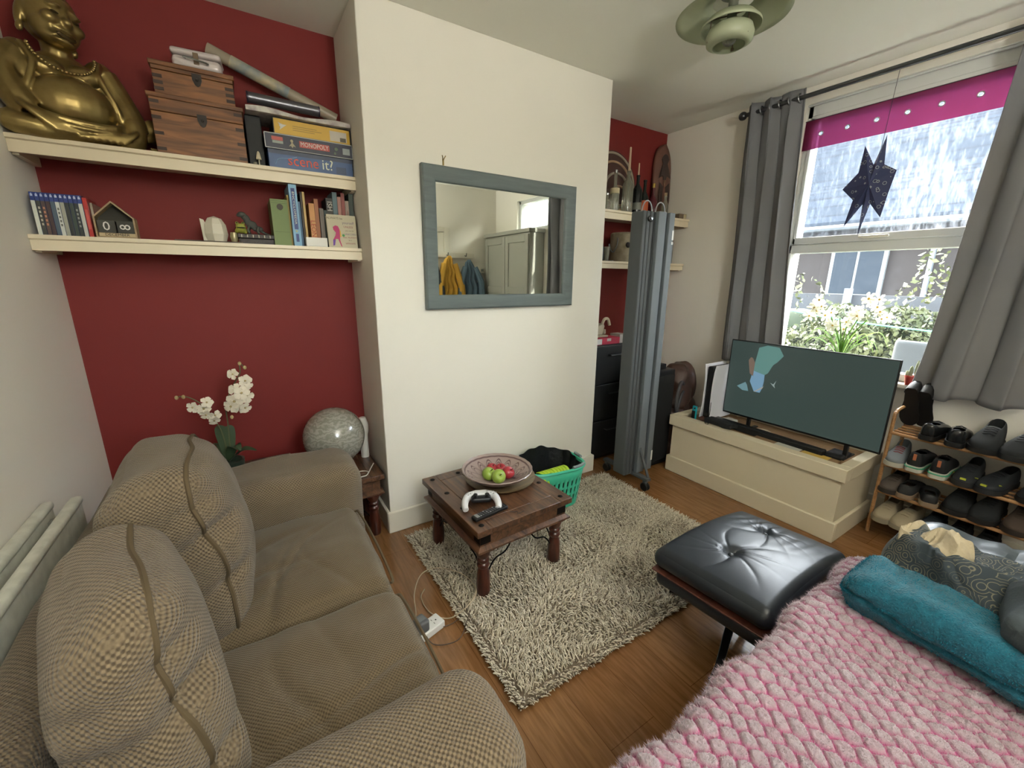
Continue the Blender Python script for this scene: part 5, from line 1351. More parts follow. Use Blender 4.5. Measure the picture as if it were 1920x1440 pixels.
t = panelbox('board_game', 'dark navy board game box lettered MONOPOLY, second from the bottom of the stack', 'board game', .168, .536, YG-.004, 2.49, 1.909, 1.971, '1a1d33', 'board games on the upper shelf')
for (a, b, c, d) in ((.168, .536, 1.909, 1.912), (.168, .536, 1.968, 1.971), (.168, .171, 1.909, 1.971), (.533, .536, 1.909, 1.971)): front(t, a, b, c, d, YG-.0042, 'b9bab6', 'border')
front(t, .196, .240, 1.943, 1.958, YG-.0042, 'b04a40', 'logo_patch'); front(t, .198, .240, 1.931, 1.942, YG-.0042, '8d938a', 'logo_patch')
front(t, .305, .432, 1.928, 1.954, YG-.0042, 'b0433c', 'title_band'); text('MONOPOLY', .027, facing_y(.3685, YG-.0056, 1.9405), mat('white print', 'cfccc4', .5), t, sx=.78)
front(t, .490, .522, 1.925, 1.952, YG-.0042, '8b9394', 'seal')
g = G(); g.ball((.275, YG-.0045, 1.948), (.006, .0008, .007), 10, 6); g.prism([(.262, .0+1.925), (.276, 1.944), (.290, 1.925), (.280, 1.928), (.276, 1.92), (.270, 1.928)], YG-.005, YG-.0044, 'xz'); link('small_figure', g, mat('beige print', '9a8f74', .5), t)
g = G(); g.ball((.462, YG-.0045, 1.944), (.008, .0008, .008), 10, 6); g.ball((.455, YG-.0045, 1.925), (.005, .0008, .006), 10, 6); link('small_picture', g, mat('green grey print', '5e6e5e', .5), t)
t = panelbox('board_game', 'yellow board game box with a black edge, on top of the navy one', 'board game', .208, .534, YG+.004, 2.49, 1.972, 2.036, '1a1a1a', 'board games on the upper shelf')
front(t, .212, .528, 1.974, 2.033, YG+.0038, 'c9a02c'); front(t, .440, .514, 1.979, 2.021, YG+.0032, 'bcb5a6', 'white_label'); front(t, .484, .510, 1.980, 1.997, YG+.0026, '57503f', 'label_picture')
g = G(); g.ball((.242, YG+.0034, 2.006), (.010, .0008, .006), 10, 6, M=Matrix.Rotation(0, 4, 'Y')); g.prism([(.228, 2.018), (.238, 2.004), (.232, 1.988), (.246, 2.0), (.262, 2.012), (.248, 2.012)], YG+.003, YG+.0036, 'xz'); link('bird_print', g, mat('white bird print', 'c8c7bf', .5), t)
for z, l in ((2.012, .10), (2.004, .12), (1.996, .09)): front(t, .285, .285+l, z-.0012, z+.0012, YG+.0032, '8c7220', 'small_print')
t = thing('paper_bag', 'white patterned paper bag folded flat on top of the yellow game box', 'bag', (.32, 2.39, 2.037))
g = G(); g.grid(lambda u, v: (.112+.418*u, 2.268+.21*v, 2.058+.006*math.sin(u*9+v*3)-.003*u), 30, 8); g.grid(lambda u, v: (.112+.418*u, 2.268+.21*v, 2.040+.0015*math.sin(u*7)), 30, 8); 
g.grid(lambda u, v: (.112+.418*u, 2.268-.003*math.sin(pi*v), 2.040+.0015*math.sin(u*7)+v*(.018+.006*math.sin(u*9)-.003*u-.0015*math.sin(u*7))), 30, 5)
link('bag', g, mat('white printed paper', 'cfccc2', .6, vary=(28, '8f7f86', .75)), t)
t = thing('black_case', 'tall black case standing between the wooden chests and the board games', 'case', (.145, 2.40, ZT))
g = G(); g.box(.104, .166, 2.33, 2.49, ZT+.0005, 2.038); link('body', g, mat('matt black card', '111213', .6), t, bevel=.003)
for nm, x, z, M_2, lab in (('figurine', .139, ZT, mat('cream figurine', 'c4bca4', .5), 'tiny cream bell figurine before the black case beside the blue game box'),):
    t = thing(nm, lab, 'figurine', (x, 2.31, z)); g = G(); g.lathe([(0, 0), (.003, 0), (.003, .028), (.011, .028), (.006, .055), (.003, .06), (0, .062)], (x, 2.305, z+.0008), 16); link('body', g, M_2, t)
    g = G(); g.lathe([(0, 0), (.009, 0), (.007, .014), (0, .016)], (x-.016, 2.30, z+.0008), 12); link('foot', g, mat('grey figurine foot', '6d6a5c', .5), t)

# ------------------------------------------------------------------ lower left shelf
specs = [('c9ccc0', 'white'), ('3a3a35', 'charcoal with pale lettering'), ('50403a', 'dark brown with orange lettering'), ('43302f', 'dark maroon'), ('4a5a66', 'slate blue'), ('c4c6bf', 'white with thin lettering'), ('9a9a8c', 'grey and white'), ('2e3230', 'black'), ('33403a', 'dark green'), ('2b302e', 'glossy black'), ('bcbcb2', 'pale grey')]
cb = mat('blue plastic case', '2b3c7c', .3)
for k, (c, nmz) in enumerate(specs):
    x0 = -.598+k*.01235; x1 = x0+.0118; ords = ['first', 'second', 'third', 'fourth', 'fifth', 'sixth', 'seventh', 'eighth', 'ninth', 'tenth', 'eleventh'][k]
    t = thing('game_case', 'blue-topped game case with %s spine, %s from the left wall' % (nmz, ords), 'game case', (x0, 2.33, ZL), 'game cases on the lower shelf')
    g = G(); g.box(x0, x1, 2.288, 2.42, ZL+.0005, 1.648); link('case', g, cb, t, bevel=.001)
    g = G(); g.box(x0+.0004, x1-.0004, 2.2872, 2.2885, ZL+.002, 1.619); link('spine_label', g, mat('spine '+c, c, .4), t, smooth=0)
    g = G(); g.box(x0+.003, x1-.003, 2.2870, 2.2881, 1.634, 1.640); g.prism([(x0+.003, 1.6405), (x1-.003, 1.6405), ((x0+x1)/2, 1.645)], 2.2870, 2.2881, 'xz'); link('top_mark', g, mat('pale mark', 'b9c2d8', .4), t, smooth=0)
    if k in (1, 2, 5, 9):
        g = G()
        for j in range(5): z = 1.535+j*.014; g.box(x0+.0035, x1-.0035, 2.2866, 2.2873, z, z+.008)
        link('spine_print', g, mat('spine lettering %d' % k, ['', 'b9b2a0', 'b97f62', '', '', '5f5f58', '', '', '', '8d8f8a'][k], .5), t, smooth=0)
t = thing('game_case', 'red game case standing between the blue-topped cases and the house calendar', 'game case', (-.458, 2.33, ZL), 'game cases on the lower shelf')
g = G(); g.box(-.4615, -.449, 2.288, 2.42, ZL+.0005, 1.642); link('case', g, mat('red plastic case', 'a52a26', .3), t, bevel=.001); g = G(); g.box(-.459, -.452, 2.2872, 2.2885, 1.53, 1.60); link('spine_label', g, mat('spine red light', 'bb5148', .4), t, smooth=0)
g = G(); g.box(-.4475, -.440, 2.31, 2.44, ZL+.0005, 1.628); t = tag(link('clear_case', g, clr, bevel=.001, loc=(-.444, 2.37, ZL)), 'clear plastic case behind the red game case on the lower shelf', 'case')

# house shaped calendar
t = thing('block_calendar', 'small wooden house-shaped block calendar reading 08 DECEMBER', 'calendar', (-.38, 2.30, ZL))
hw = wood('light brown wood', '8a7556', 'a48c68', .5, 'X', 8); xa, xb, zs, za = -.440, -.320, 1.577, 1.636
g = G(); O = [(xa, ZL+.001), (xb, ZL+.001), (xb, zs), ((xa+xb)/2, za), (xa, zs)]; I = [(xa+.005, ZL+.006), (xb-.005, ZL+.006), (xb-.005, zs-.002), ((xa+xb)/2, za-.007), (xa+.005, zs-.002)]
v = [(x, y, z) for y in (2.275, 2.335) for P in (O, I) for x, z in P]; f = []
for i in range(5):
    k = (i+1) % 5; f += [(i, k, 5+k, 5+i), (10+i, 15+i, 15+k, 10+k), (i, 10+i, 10+k, k), (5+i, 5+k, 15+k, 15+i)]
g.add(v, f); link('house_frame', g, hw, t, smooth=20)
g = G(); g.prism([(x, z) for x, z in I], 2.320, 2.333, 'xz'); link('back_board', g, mat('chalk black', '38352c', .8), t)
for x0, s, rot in ((-.433, '0', 0), (-.377, '8', pi/2)):
    g = G(); g.box(x0, x0+.052, 2.282, 2.318, 1.520, 1.565); c = link('number_block', g, mat('dark grey block', '3c3a33', .7), t, bevel=.001)
    text(s, .046, facing_y(x0+.026, 2.2812, 1.5425, rot), mat('white print', 'cfccc4', .5), c)
g = G(); g.box(-.433, -.325, 2.281, 2.318, ZL+.0065, 1.5195); c = link('month_block', g, mat('pale wood block', 'b7a27c', .6), t, bevel=.001); text('DECEMBER', .014, facing_y(-.379, 2.2802, 1.513), mat('dark print', '2d2a24', .6), c, sx=1.05)

# slate tray, candle, frog, lizard, box
t = thing('slate_tray', 'flat slate tray under the white lantern on the lower shelf', 'tray', (-.1, 2.33, ZL)); g = G(); g.box(-.205, .035, 2.275, 2.40, ZL+.0007, ZL+.007); link('slab', g, mat('brown slate', '54483c', .6), t, bevel=.002)
t = thing('white_lantern', 'white faceted ceramic lantern with a rabbit-like tip, on the slate tray', 'candle holder', (-.065, 2.33, ZL+.007))
g = G(); g.lathe([(0, 0), (.035, 0), (.044, .03), (.040, .07), (.026, .095), (.0, .105)], (-.060, 2.325, ZL+.0075), 7); link('shade', g, mat('white ceramic', 'cbc4b0', .6), t, smooth=20)
g = G(); g.prism([(-.108, 1.508), (-.085, 1.508), (-.09, 1.57), (-.098, 1.595), (-.112, 1.60)], 2.318, 2.326, 'xz'); link('leaf_panel', g, mat('white ceramic', 'cbc4b0', .6), t, bevel=.002)
t = thing('frog_ornament', 'small green and yellow frog ornament with a gem beside the lizard', 'ornament', (.03, 2.32, ZL+.03)); fg = G()
for c, r in (((.035, 2.315, 1.575), (.020, .016, .013)), ((.022, 2.31, 1.588), (.007, .007, .008)), ((.045, 2.31, 1.588), (.007, .007, .008)), ((.035, 2.32, 1.562), (.022, .016, .014)), ((.018, 2.32, 1.556), (.008, .01, .010)), ((.05, 2.32, 1.556), (.009, .01, .012))): fg.ball(c, r, 14, 10)
remesh(fg, 'body', mat('mottled green glaze', '7c8434', .4, vary=(80, 'a39a3c', .8)), t, .0022, 2)
g = G(); g.ball((.036, 2.303, 1.570), (.016, .004, .003), 12, 6); g.ball((.022, 2.3035, 1.590), .003, 8, 6); g.ball((.045, 2.3035, 1.590), .003, 8, 6); link('mouth_and_eyes', g, mat('dark glaze', '2d2a18', .4), t)
g = G(); g.lathe([(0, 0), (.012, 0), (.016, .02), (.013, .04), (0, .042)], (.005, 2.31, ZL+.0075), 16)
tag(link('glass_jar', g, mat('gold flecked glass', '9a8f6c', .2, .4), loc=(.005, 2.31, ZL)), 'tiny gold and white jar beside the frog ornament', 'jar')
t = thing('carved_box', 'low dark carved box with pale studs under the frog and lizard', 'box', (.09, 2.33, ZL)); g = G(); g.box(.022, .158, 2.295, 2.40, ZL+.001, 1.525); g.box(.018, .162, 2.290, 2.402, 1.526, 1.544); link('body', g, mat('dark carved wood', '2b211d', .5, bump=('noise', 120, .8, .003)), t, bevel=.002)
for k in range(6): g = G(); g.box(.032+k*.022, .035+k*.022, 2.2885, 2.2901, 1.529, 1.541); link('stud', g, mat('pale stud', '8d8674', .4, .5), t, smooth=0)
t = thing('lizard_figure', 'dark grey lizard figure raising its head on the carved box', 'figurine', (.08, 2.33, 1.544)); g = G()
for c, r in (((.045, 2.33, 1.628), (.017, .010, .012)), ((.034, 2.33, 1.624), (.010, .008, .007)), ((.062, 2.33, 1.606), (.014, .011, .022)), ((.078, 2.33, 1.586), (.022, .014, .018)), ((.10, 2.33, 1.570), (.022, .014, .013))): g.ball(c, r, 16, 10)
g.tube(smoothpath([(.05, 2.33, 1.62), (.075, 2.33, 1.592), (.105, 2.33, 1.566), (.135, 2.335, 1.550), (.150, 2.34, 1.548)], 6), lambda q: .012*(1-q*.8), 10)
for x, y in ((.068, 2.318), (.072, 2.342), (.104, 2.316), (.108, 2.346)): g.tube(smoothpath([(x, y, 1.578), (x-.006, y+(y-2.33)*.5, 1.562), (x-.002, y+(y-2.33)*.6, 1.547)], 4), .005, 8)
remesh(g, 'body', mat('dark grey resin', '3f403a', .6, bump=('noise', 150, .6, .002)), t, .0022, 1)

# books
def book(label, x0, x1, yf, dp, z1, colr, z0=ZL, title=None, tcol='c9c4b4', tsize=.02, group='books on the lower left shelf', lean=0, rough=.6, up=True, name='book'):
    t = thing(name, label, 'book', ((x0+x1)/2, yf+dp/2, z0), group)
    M = Matrix.Translation(((x0+x1)/2, 0, z0)) @ Matrix.Rotation(lean, 4, 'Y') @ Matrix.Translation((-(x0+x1)/2, 0, -z0))
    w = x1-x0; c = min(.0022, w*.2); g = G(); z0 = z0+.0006+abs(math.sin(lean))*w*.5
    g.box(x0, x0+c, yf, yf+dp, z0, z1, M=M); g.box(x1-c, x1, yf, yf+dp, z0, z1, M=M); g.box(x0, x1, yf-.0001, yf+c, z0, z1, M=M)
    link('cover', g, mat('book '+colr, colr, rough), t, smooth=0)
    g = G(); g.box(x0+c, x1-c, yf+c, yf+dp-.004, z0+.002, z1-.003, M=M); link('pages', g, mat('book pages', 'c2b698', .9), t, smooth=0)
    if title:
        zc = (z0+z1)/2+title[1]
        text(title[0], tsize, M @ facing_y((x0+x1)/2, yf-.001, zc, -pi/2), mat('book ink '+tcol, tcol, .5), t, name='spine_title')
    return t
t = book('thick green book with a dark round seal on its spine', .160, .229, 2.285, .17, 1.700, '6a7a4a')
g = G(); g.lathe([(0, 0), (.013, 0), (.013, .0008), (0, .0008)], n=20, M=Matrix.Translation((.197, 2.2848, 1.668)) @ Matrix.Rotation(pi/2, 4, 'X')); link('spine_seal', g, mat('dark seal', '3b3426', .6), t)
for z in (1.692, 1.683, 1.56): g = G(); g.box(.163, .226, 2.2842, 2.2850, z, z+.0012); link('spine_line', g, mat('dark olive print', '4a5733', .6), t, smooth=0)
book('thin yellow-brown book between the green book and the tall light blue one', .2305, .238, 2.30, .16, 1.725, '8a7538')
t = book('tall light blue reference book with dark blue title strip', .2395, .272, 2.278, .18, 1.768, '7ba3c0')
g = G(); g.box(.2475, .2635, 2.2768, 2.2777, 1.575, 1.752); link('title_strip', g, mat('navy strip', '2f3c74', .5), t, smooth=0)
text('ENCYCLOPEDIA', .0125, facing_y(.2555, 2.2762, 1.667, -pi/2), mat('pale lettering', 'c9cdbb', .5), t, sx=1.55, name='spine_title')
g = G(); g.box(.250, .262, 2.2768, 2.2777, 1.520, 1.555); link('publisher_mark', g, mat('navy strip', '2f3c74', .5), t, smooth=0); g = G(); g.prism([(.2555, 1.562), (.262, 1.572), (.257, 1.5675), (.25, 1.574), (.2535, 1.562)], 2.2765, 2.2777, 'xz'); link('small_mark', g, mat('yellow mark', 'c9c26a', .5), t)
book('blue paperback just right of the tall light blue book', .2735, .284, 2.30, .15, 1.70, '45607a')
book('thin dark brown book leaning right of the blue paperback', .2855, .2925, 2.29, .17, 1.742, '3c2c22')
book('thin cream and brown book beside the thin dark brown one', .294, .3035, 2.285, .17, 1.742, 'b79a62')
t = thing('white_slip_box', 'small blank white box lying in front of the orange book', 'box', (.33, 2.27, ZL)); g = G(); g.box(.288, .380, 2.252, 2.30, ZL+.0008, 1.541); link('carton', g, mat('bright white card', 'dcdad2', .6), t, bevel=.001)
book('orange book with LEON in red letters on the spine', .3215, .3455, 2.315, .14, 1.700, 'c08a55', title=('LEON', -.015), tcol='a03a24', tsize=.030)
book('rust brown book standing right of the orange one', .347, .3645, 2.32, .14, 1.722, '96603f')
book('grey paperback right of the rust brown book', .368, .386, 2.32, .13, 1.682, '6f665c')
book('dark teal paperback right of the grey one', .3875, .400, 2.32, .13, 1.675, '3a4743')
book('black and white book with ISH on its spine, behind the greeting card', .4045, .434, 2.34, .13, 1.735, '3b3a36', title=('ISH', .08), tcol='c2bcae', tsize=.032)
book('slate blue book behind the greeting card, right of the black and white one', .4355, .4565, 2.34, .13, 1.765, '5c6f74')
book('pink book behind the greeting card', .458, .474, 2.34, .13, 1.745, 'a5766a')
book('tall red book behind the greeting card, right of the pink one', .4755, .492, 2.34, .13, 1.764, '8a4c44')
book('pale grey book with pink lettering behind the greeting card', .4935, .510, 2.34, .13, 1.73, '98877a', title=('MM', .06), tcol='8f4a44', tsize=.012)
book('dark green book at the right end of the lower shelf', .5125, .533, 2.34, .13, 1.765, '4a5450')
# greeting card
t = thing('greeting_card', 'greeting card with a rainbow horse and handwritten lines, at the right end of the shelf', 'card', (.455, 2.26, ZL))
CM = TRS((.455, 2.262, ZL+.001), rx=-.10)
g = G(); g.box(-.067, .067, 0, .0012, 0, .153, M=CM); g.box(-.067, .067, .003, .0042, 0, .150, M=CM @ Matrix.Rotation(-.12, 4, 'X')); link('card', g, mat('cream card', 'b9b097', .7), t, smooth=0)
g = G(); g.prism([(-.048, .008), (-.040, .010), (-.034, .040), (-.022, .040), (-.012, .008), (-.006, .004), (-.014, .035), (-.012, .060), (-.012, .085), (-.018, .100), (-.030, .103), (-.042, .095), (-.040, .082), (-.030, .070), (-.034, .055), (-.046, .035)], -.0006, -.0001, 'xz', M=CM); link('horse_print', g, mat('magenta print', 'a8285e', .6), t)
g = G(); g.prism([(-.048, .008), (-.040, .010), (-.034, .038), (-.046, .035)], -.0009, -.0006, 'xz', M=CM); link('horse_leg_print', g, mat('purple print', '5f3590', .6), t)
g = G(); g.prism([(-.012, .085), (-.008, .078), (-.006, .05), (-.012, .05)], -.0009, -.0006, 'xz', M=CM); link('mane_print', g, mat('yellow print', 'c9a02c', .6), t)
g = G(); g.ball((0, 0, 0), (.006, .0005, .006), 10, 6, M=CM @ Matrix.Translation((.004, -.0004, .058))); link('leaf_print', g, mat('green print', '3a8a4a', .6), t)
ink = [mat('ink '+c, c, .6) for c in ('5a5048', '8a3f4c', '6a5a78', '6a8a6a')]
def cardtxt(s, x, z, sz, k): text(s, sz, CM @ Matrix.Translation((x, -.0004, z)) @ Matrix.Rotation(pi/2, 4, 'X'), ink[k], t, 'handwriting', .0001)
cardtxt('ALWAYS be', -.030, .136, .014, 0); cardtxt('yourself', .030, .117, .017, 2); cardtxt('UNLESS', .030, .098, .013, 1); cardtxt('you can be', .034, .081, .009, 0); cardtxt('a UNICORN', .032, .064, .012, 2)
cardtxt('then ALWAYS', .034, .049, .011, 1); cardtxt('be a', .034, .036, .009, 0); cardtxt('unicorn', .034, .022, .015, 1)

# ------------------------------------------------------------------ right alcove shelves
def glassm(name, c, tr=.8, r=.06): return mat(name, c, r, trans=tr, spec=.6)
clear = glassm('clear bottle glass', 'c9cbb9', .75)
def bottle(label, x, y, z, prof, M, extra=None, cap=None, lab=None, name='bottle', cat='bottle'):
    t = thing(name, label, cat, (x, y, z), 'bottles on the right alcove shelf')
    g = G(); g.lathe([(0, 0)]+prof, (x, y, z+.0008), 24); link('glass', g, M, t, smooth=40)
    if cap: g = G(); g.lathe([(cap[0], 0), (cap[0], cap[1]), (0, cap[1])], (x, y, z+prof[-1][1]), 18); link('cap', g, cap[2], t)
    if lab: g = G(); n = 16; g.lathe([(lab[0], lab[1]), (lab[0], lab[2])], (x, y, z), 28); link('label', g, lab[3], t)
    if extra: extra(t, x, y, z)
    return t
def bp(R_, hb, hn, rn): return [(R_*.95, 0), (R_, .01), (R_, hb), (R_*.8, hb+.02), (rn, hb+.05), (rn, hn), (rn*1.2, hn), (rn*1.2, hn+.008), (rn, hn+.01)]
crm = mat('cream label', 'b9ad8c', .6); cand = mat('cream candle wax', 'c9b193', .6)
def candle(h, r=.009):
    def f(t, x, y, z, h=h):
        zz = h[0]; g = G(); g.lathe([(0, 0), (r, 0), (r*.8, h[1]), (0, h[1]+.004)], (x, y, z+zz), 12); link('candle', g, cand, t)
    return f
ZR = 1.825
def shot(t, x, y, z): pass
bottle('small squat clear bottle at the left end beside the chimney breast', 2.235, 2.29, ZR, [(.022, 0), (.024, .05), (.016, .07), (.010, .08), (.010, .105)], clear, cap=(.011, .012, chrome))
bottle('slim clear bottle with black neck, silver cap and cream label', 2.325, 2.31, ZR, bp(.032, .13, .25, .011), clear, cap=(.013, .02, chrome), lab=(.0328, .125, .16, crm))
bottle('tall square-shouldered clear bottle holding the tallest cream candle', 2.475, 2.33, ZR, bp(.040, .20, .285, .013), clear, extra=candle((.30, .15)))
bottle('black wine bottle with a short pink candle in its neck', 2.575, 2.33, ZR, bp(.037, .17, .27, .012), mat('black glass', '14181a', .12), extra=candle((.28, .08), .006), lab=(.0375, .04, .09, mat('grey label', '5c6058', .5)))
bottle('dark bottle with an orange label beside the black wine bottle', 2.665, 2.34, ZR, bp(.033, .13, .25, .012), mat('dark bottle glass', '1b201c', .12), lab=(.0335, .03, .115, mat('orange label', 'b5532c', .5)))
bottle('red glass bottle with a gold neck behind the partition handles', 2.775, 2.35, ZR, bp(.036, .12, .21, .012), mat('dark red glass', '4f1820', .12), cap=(.013, .03, mat('gold foil', 'a58a45', .3, .8)))
bottle('small clear bottle with a cork near the painted shield', 2.885, 2.32, ZR, bp(.027, .09, .16, .010), clear, cap=(.011, .022, mat('cork', 'a58f6c', .8)))
bottle('stubby clear glass behind the slim clear bottle', 2.39, 2.40, ZR, [(.028, 0), (.032, .08), (.024, .10), (.016, .12), (.016, .14)], clear)
t = thing('spiral_plate', 'round plate with cream and brown spiral rings leaning behind the bottles', 'plate', (2.46, 2.45, ZR))
PM = TRS((2.44, 2.455, ZR+.228), rx=-.09)
for k, (r0, r1, ox, oz, c) in enumerate(((0, .225, 0, 0, '4a3029'), (.203, .222, 0, 0, 'a59a86'), (.160, .182, .012, -.018, 'a5866a'), (.110, .132, .035, -.045, '9a9284'), (.06, .078, .06, -.080, 'a5866a'))):
    g = G(); y0 = -.004-.001*k if k else 0
    if k == 0: g.lathe([(0, 0), (.2, 0), (.225, .010), (.225, .016), (.2, .008), (0, .008)], n=64, M=PM @ Matrix.Rotation(pi/2, 4, 'X'))
    else: g.tube([PM @ Vector((ox+(r0+r1)/2*math.cos(a), -.010, oz+(r0+r1)/2*math.sin(a))) for a in [2*pi*i/64 for i in range(64)]], (r1-r0)/2*.8, 8, closed=True)
    link('dish' if k == 0 else 'ring', g, mat('plate '+c, c, .5), t)
t = thing('painted_shield', 'tall brown wooden shield with dark painted figure in the corner of the bottle shelf', 'shield', (2.975, 2.42, ZR))
shm = mat('brown shield wood', '6b4536', .6, vary=(6, '593a2e', .6)); dk = mat('dark shield paint', '3b2b26', .7)
SM = TRS((2.972, 2.435, ZR+.288), rz=-.25, rx=-.06)
def shf(p, q):
    w = Vector(p); a = abs(q.z); w.x *= math.sqrt(max(0, 1-a**3.2))*.93+.07; w.y += -.03*(1-q.x**2)+.015; return w
g = G(); g.rbox(-.085, .085, -.008, .008, -.286, .286, .007, 24, M=SM, fn=shf); link('board', g, shm, t)
def sh(poly, c=dk, nm='painted_figure'):
    g = G(); g.prism(poly, -.0285, -.0255, 'xz', M=SM @ Matrix.Translation((0, .0, 0))); link(nm, g, c, t)
sh([(-.02, .14), (-.035, .17), (-.02, .20), (0, .21), (.02, .20), (.035, .17), (.02, .14), (.035, .10), (.055, .03), (.02, .05), (.0, -.01), (-.02, .05), (-.055, .03), (-.035, .10)])
sh([(-.045, .0), (-.012, -.03), (-.018, -.13), (-.04, -.20), (-.05, -.1)]); sh([(.045, .0), (.012, -.03), (.018, -.13), (.04, -.20), (.05, -.1)])
sh([(-.012, .02), (.012, .02), (0, -.04)], mat('tan shield paint', '8a6650', .7), 'painted_triangle')
t = thing('small_book', 'small cream and dark box lying at the right end of the bottle shelf', 'box', (3.02, 2.27, ZR)); g = G(); g.box(2.965, 3.055, 2.24, 2.33, ZR+.001, ZR+.04); link('carton', g, mat('dark tan card', '6a5a48', .6), t, bevel=.001); g = G(); g.box(3.02, 3.054, 2.2390, 2.24, ZR+.003, ZR+.038); link('end_panel', g, mat('cream label', 'b9ad8c', .6), t, smooth=0)
ZS = 1.488
t = thing('log_holder', 'pale birch log candle holder with a dark knot on the lower right shelf', 'ornament', (2.46, 2.31, ZS)); g = G(); g.lathe([(0, 0), (.088, 0), (.09, .02), (.087, .12), (.09, .2), (.08, .21), (0, .205)], (2.47, 2.345, ZS+.001), 28); link('log', g, mat('birch bark', '9a907c', .8, vary=(18, '75694f', .8), bump=('noise', 40, .5, .004)), t)
g = G(); g.ball((2.445, 2.262, ZS+.12), (.022, .010, .020), 16, 10); link('knot', g, mat('dark knot', '2a2320', .7), t)
t = bottle('small dark glass jar at the left of the lower right shelf', 2.20, 2.29, ZS, [(.024, 0), (.026, .08), (.02, .10), (.02, .12)], mat('dark blue glass', '222b36', .15), name='glass_jar', cat='jar')
t = bottle('clear tumbler beside the dark jar on the lower right shelf', 2.262, 2.30, ZS, [(.022, 0), (.028, .10), (.026, .10), (.021, .006), (0, .006)], clear, name='tumbler', cat='glass')
t = thing('wire_figure', 'curled wire ornament left of the birch log', 'ornament', (2.32, 2.30, ZS)); g = G(); g.tube(smoothpath([(2.29, 2.30, ZS+.006), (2.29, 2.30, ZS+.12), (2.31, 2.30, ZS+.08), (2.34, 2.30, ZS+.07), (2.37, 2.30, ZS+.12), (2.375, 2.30, ZS+.17)], 8), .004, 6); g.lathe([(0, 0), (.03, 0), (.03, .006), (0, .006)], (2.30, 2.30, ZS+.001), 20); link('wire', g, steel, t)
t = thing('storage_tin', 'pale blue and brown tin behind the partition on the lower right shelf', 'tin', (2.93, 2.3, ZS)); g = G(); g.lathe([(0, 0), (.042, 0), (.042, .16), (0, .16)], (2.94, 2.30, ZS+.001), 28); link('body', g, mat('pale tin', '8a8f92', .4, .3), t); g = G(); g.lathe([(0, 0), (.044, 0), (.044, .022), (0, .024)], (2.94, 2.30, ZS+.162), 28); link('lid', g, mat('brown tin lid', '6b5440', .4), t)
g = G(); g.rbox(2.70, 2.80, 2.28, 2.36, ZS+.001, ZS+.17, .01, 6); tag(link('red_tin', g, mat('dark red tin', '7a2f2c', .4), loc=(2.75, 2.32, ZS)), 'dark red tin box on the lower right shelf behind the partition', 'tin')

# ------------------------------------------------------------------ coffee table things
TZ = .3695
t = thing('serving_plate', 'round wooden serving plate under the fruit bowl on the coffee table', 'plate', (.995, 1.66, TZ))
g = G(); g.lathe([(0, 0), (.13, 0), (.175, .016), (.178, .022), (.172, .022), (.13, .009), (0, .008)], (.995, 1.665, TZ+.001), 56); link('dish', g, wood('olive brown dish', '5a4a34', '7d6b4c', .35, 'X', 5, coat=.3), t)
t = thing('fruit_bowl', 'wide carved grey and pink fruit bowl holding the apples', 'bowl', (.962, 1.638, TZ))
def bowlm():
    M = mat('carved bowl', '8a7770', .3, coat=.4); N = M.node_tree.nodes; L = M.node_tree.links; b = N['Principled BSDF']
    tc = N.new('ShaderNodeTexCoord'); sx = N.new('ShaderNodeSeparateXYZ'); L.new(tc.outputs['Object'], sx.inputs[0])
    def mth(op, a, b_=None, c=None):
        n = N.new('ShaderNodeMath'); n.operation = op
        for i, v_ in enumerate((a, b_, c)):
            if v_ is None: continue
            if isinstance(v_, (int, float)): n.inputs[i].default_value = v_
            else: L.new(v_, n.inputs[i])
        return n.outputs[0]
    an = mth('ARCTAN2', sx.outputs[1], sx.outputs[0]); r2 = mth('SQRT', mth('ADD', mth('MULTIPLY', sx.outputs[0], sx.outputs[0]), mth('MULTIPLY', sx.outputs[1], sx.outputs[1])))
    pet = mth('ABSOLUTE', mth('SINE', mth('MULTIPLY', an, 8))); edge_ = mth('ADD', .098, mth('MULTIPLY', pet, .048))
    d1 = mth('ABSOLUTE', mth('SUBTRACT', r2, edge_)); d2 = mth('ABSOLUTE', mth('SUBTRACT', r2, mth('SUBTRACT', edge_, .016))); d3 = mth('ABSOLUTE', mth('SUBTRACT', r2, .160))
    dm = mth('MINIMUM', mth('MINIMUM', d1, d2), d3)
    sm = N.new('ShaderNodeMapRange'); sm.inputs[1].default_value = .0015; sm.inputs[2].default_value = .0045; L.new(dm, sm.inputs[0])
    mx = N.new('ShaderNodeMix'); mx.data_type = 'RGBA'; mx.inputs[6].default_value = lin('5b4240'); mx.inputs[7].default_value = lin('97857f'); L.new(sm.outputs[0], mx.inputs[0]); L.new(mx.outputs[2], b.inputs['Base Color'])
    bp_ = N.new('ShaderNodeBump'); bp_.inputs['Strength'].default_value = .7; bp_.inputs['Distance'].default_value = .003; L.new(sm.outputs[0], bp_.inputs['Height']); L.new(bp_.outputs[0], b.inputs['Normal']); return M
g = G(); pr = [(0, 0), (.055, 0), (.06, .004), (.10, .018), (.145, .044), (.170, .066), (.175, .072), (.172, .075), (.165, .067), (.14, .046), (.095, .024), (.055, .012), (0, .010)]
g.lathe(pr, (.962, 1.638, TZ+.011), 96)
def scal(o): pass
g.v = [(.962+(x-.962)*(1+.006*math.sin(24*math.atan2(y-1.638, x-.962))*min(1, math.hypot(x-.962, y-1.638)/.19)), 1.638+(y-1.638)*(1+.006*math.sin(24*math.atan2(y-1.638, x-.962))), z) for x, y, z in g.v]
link('dish', g, bowlm(), t, smooth=60)
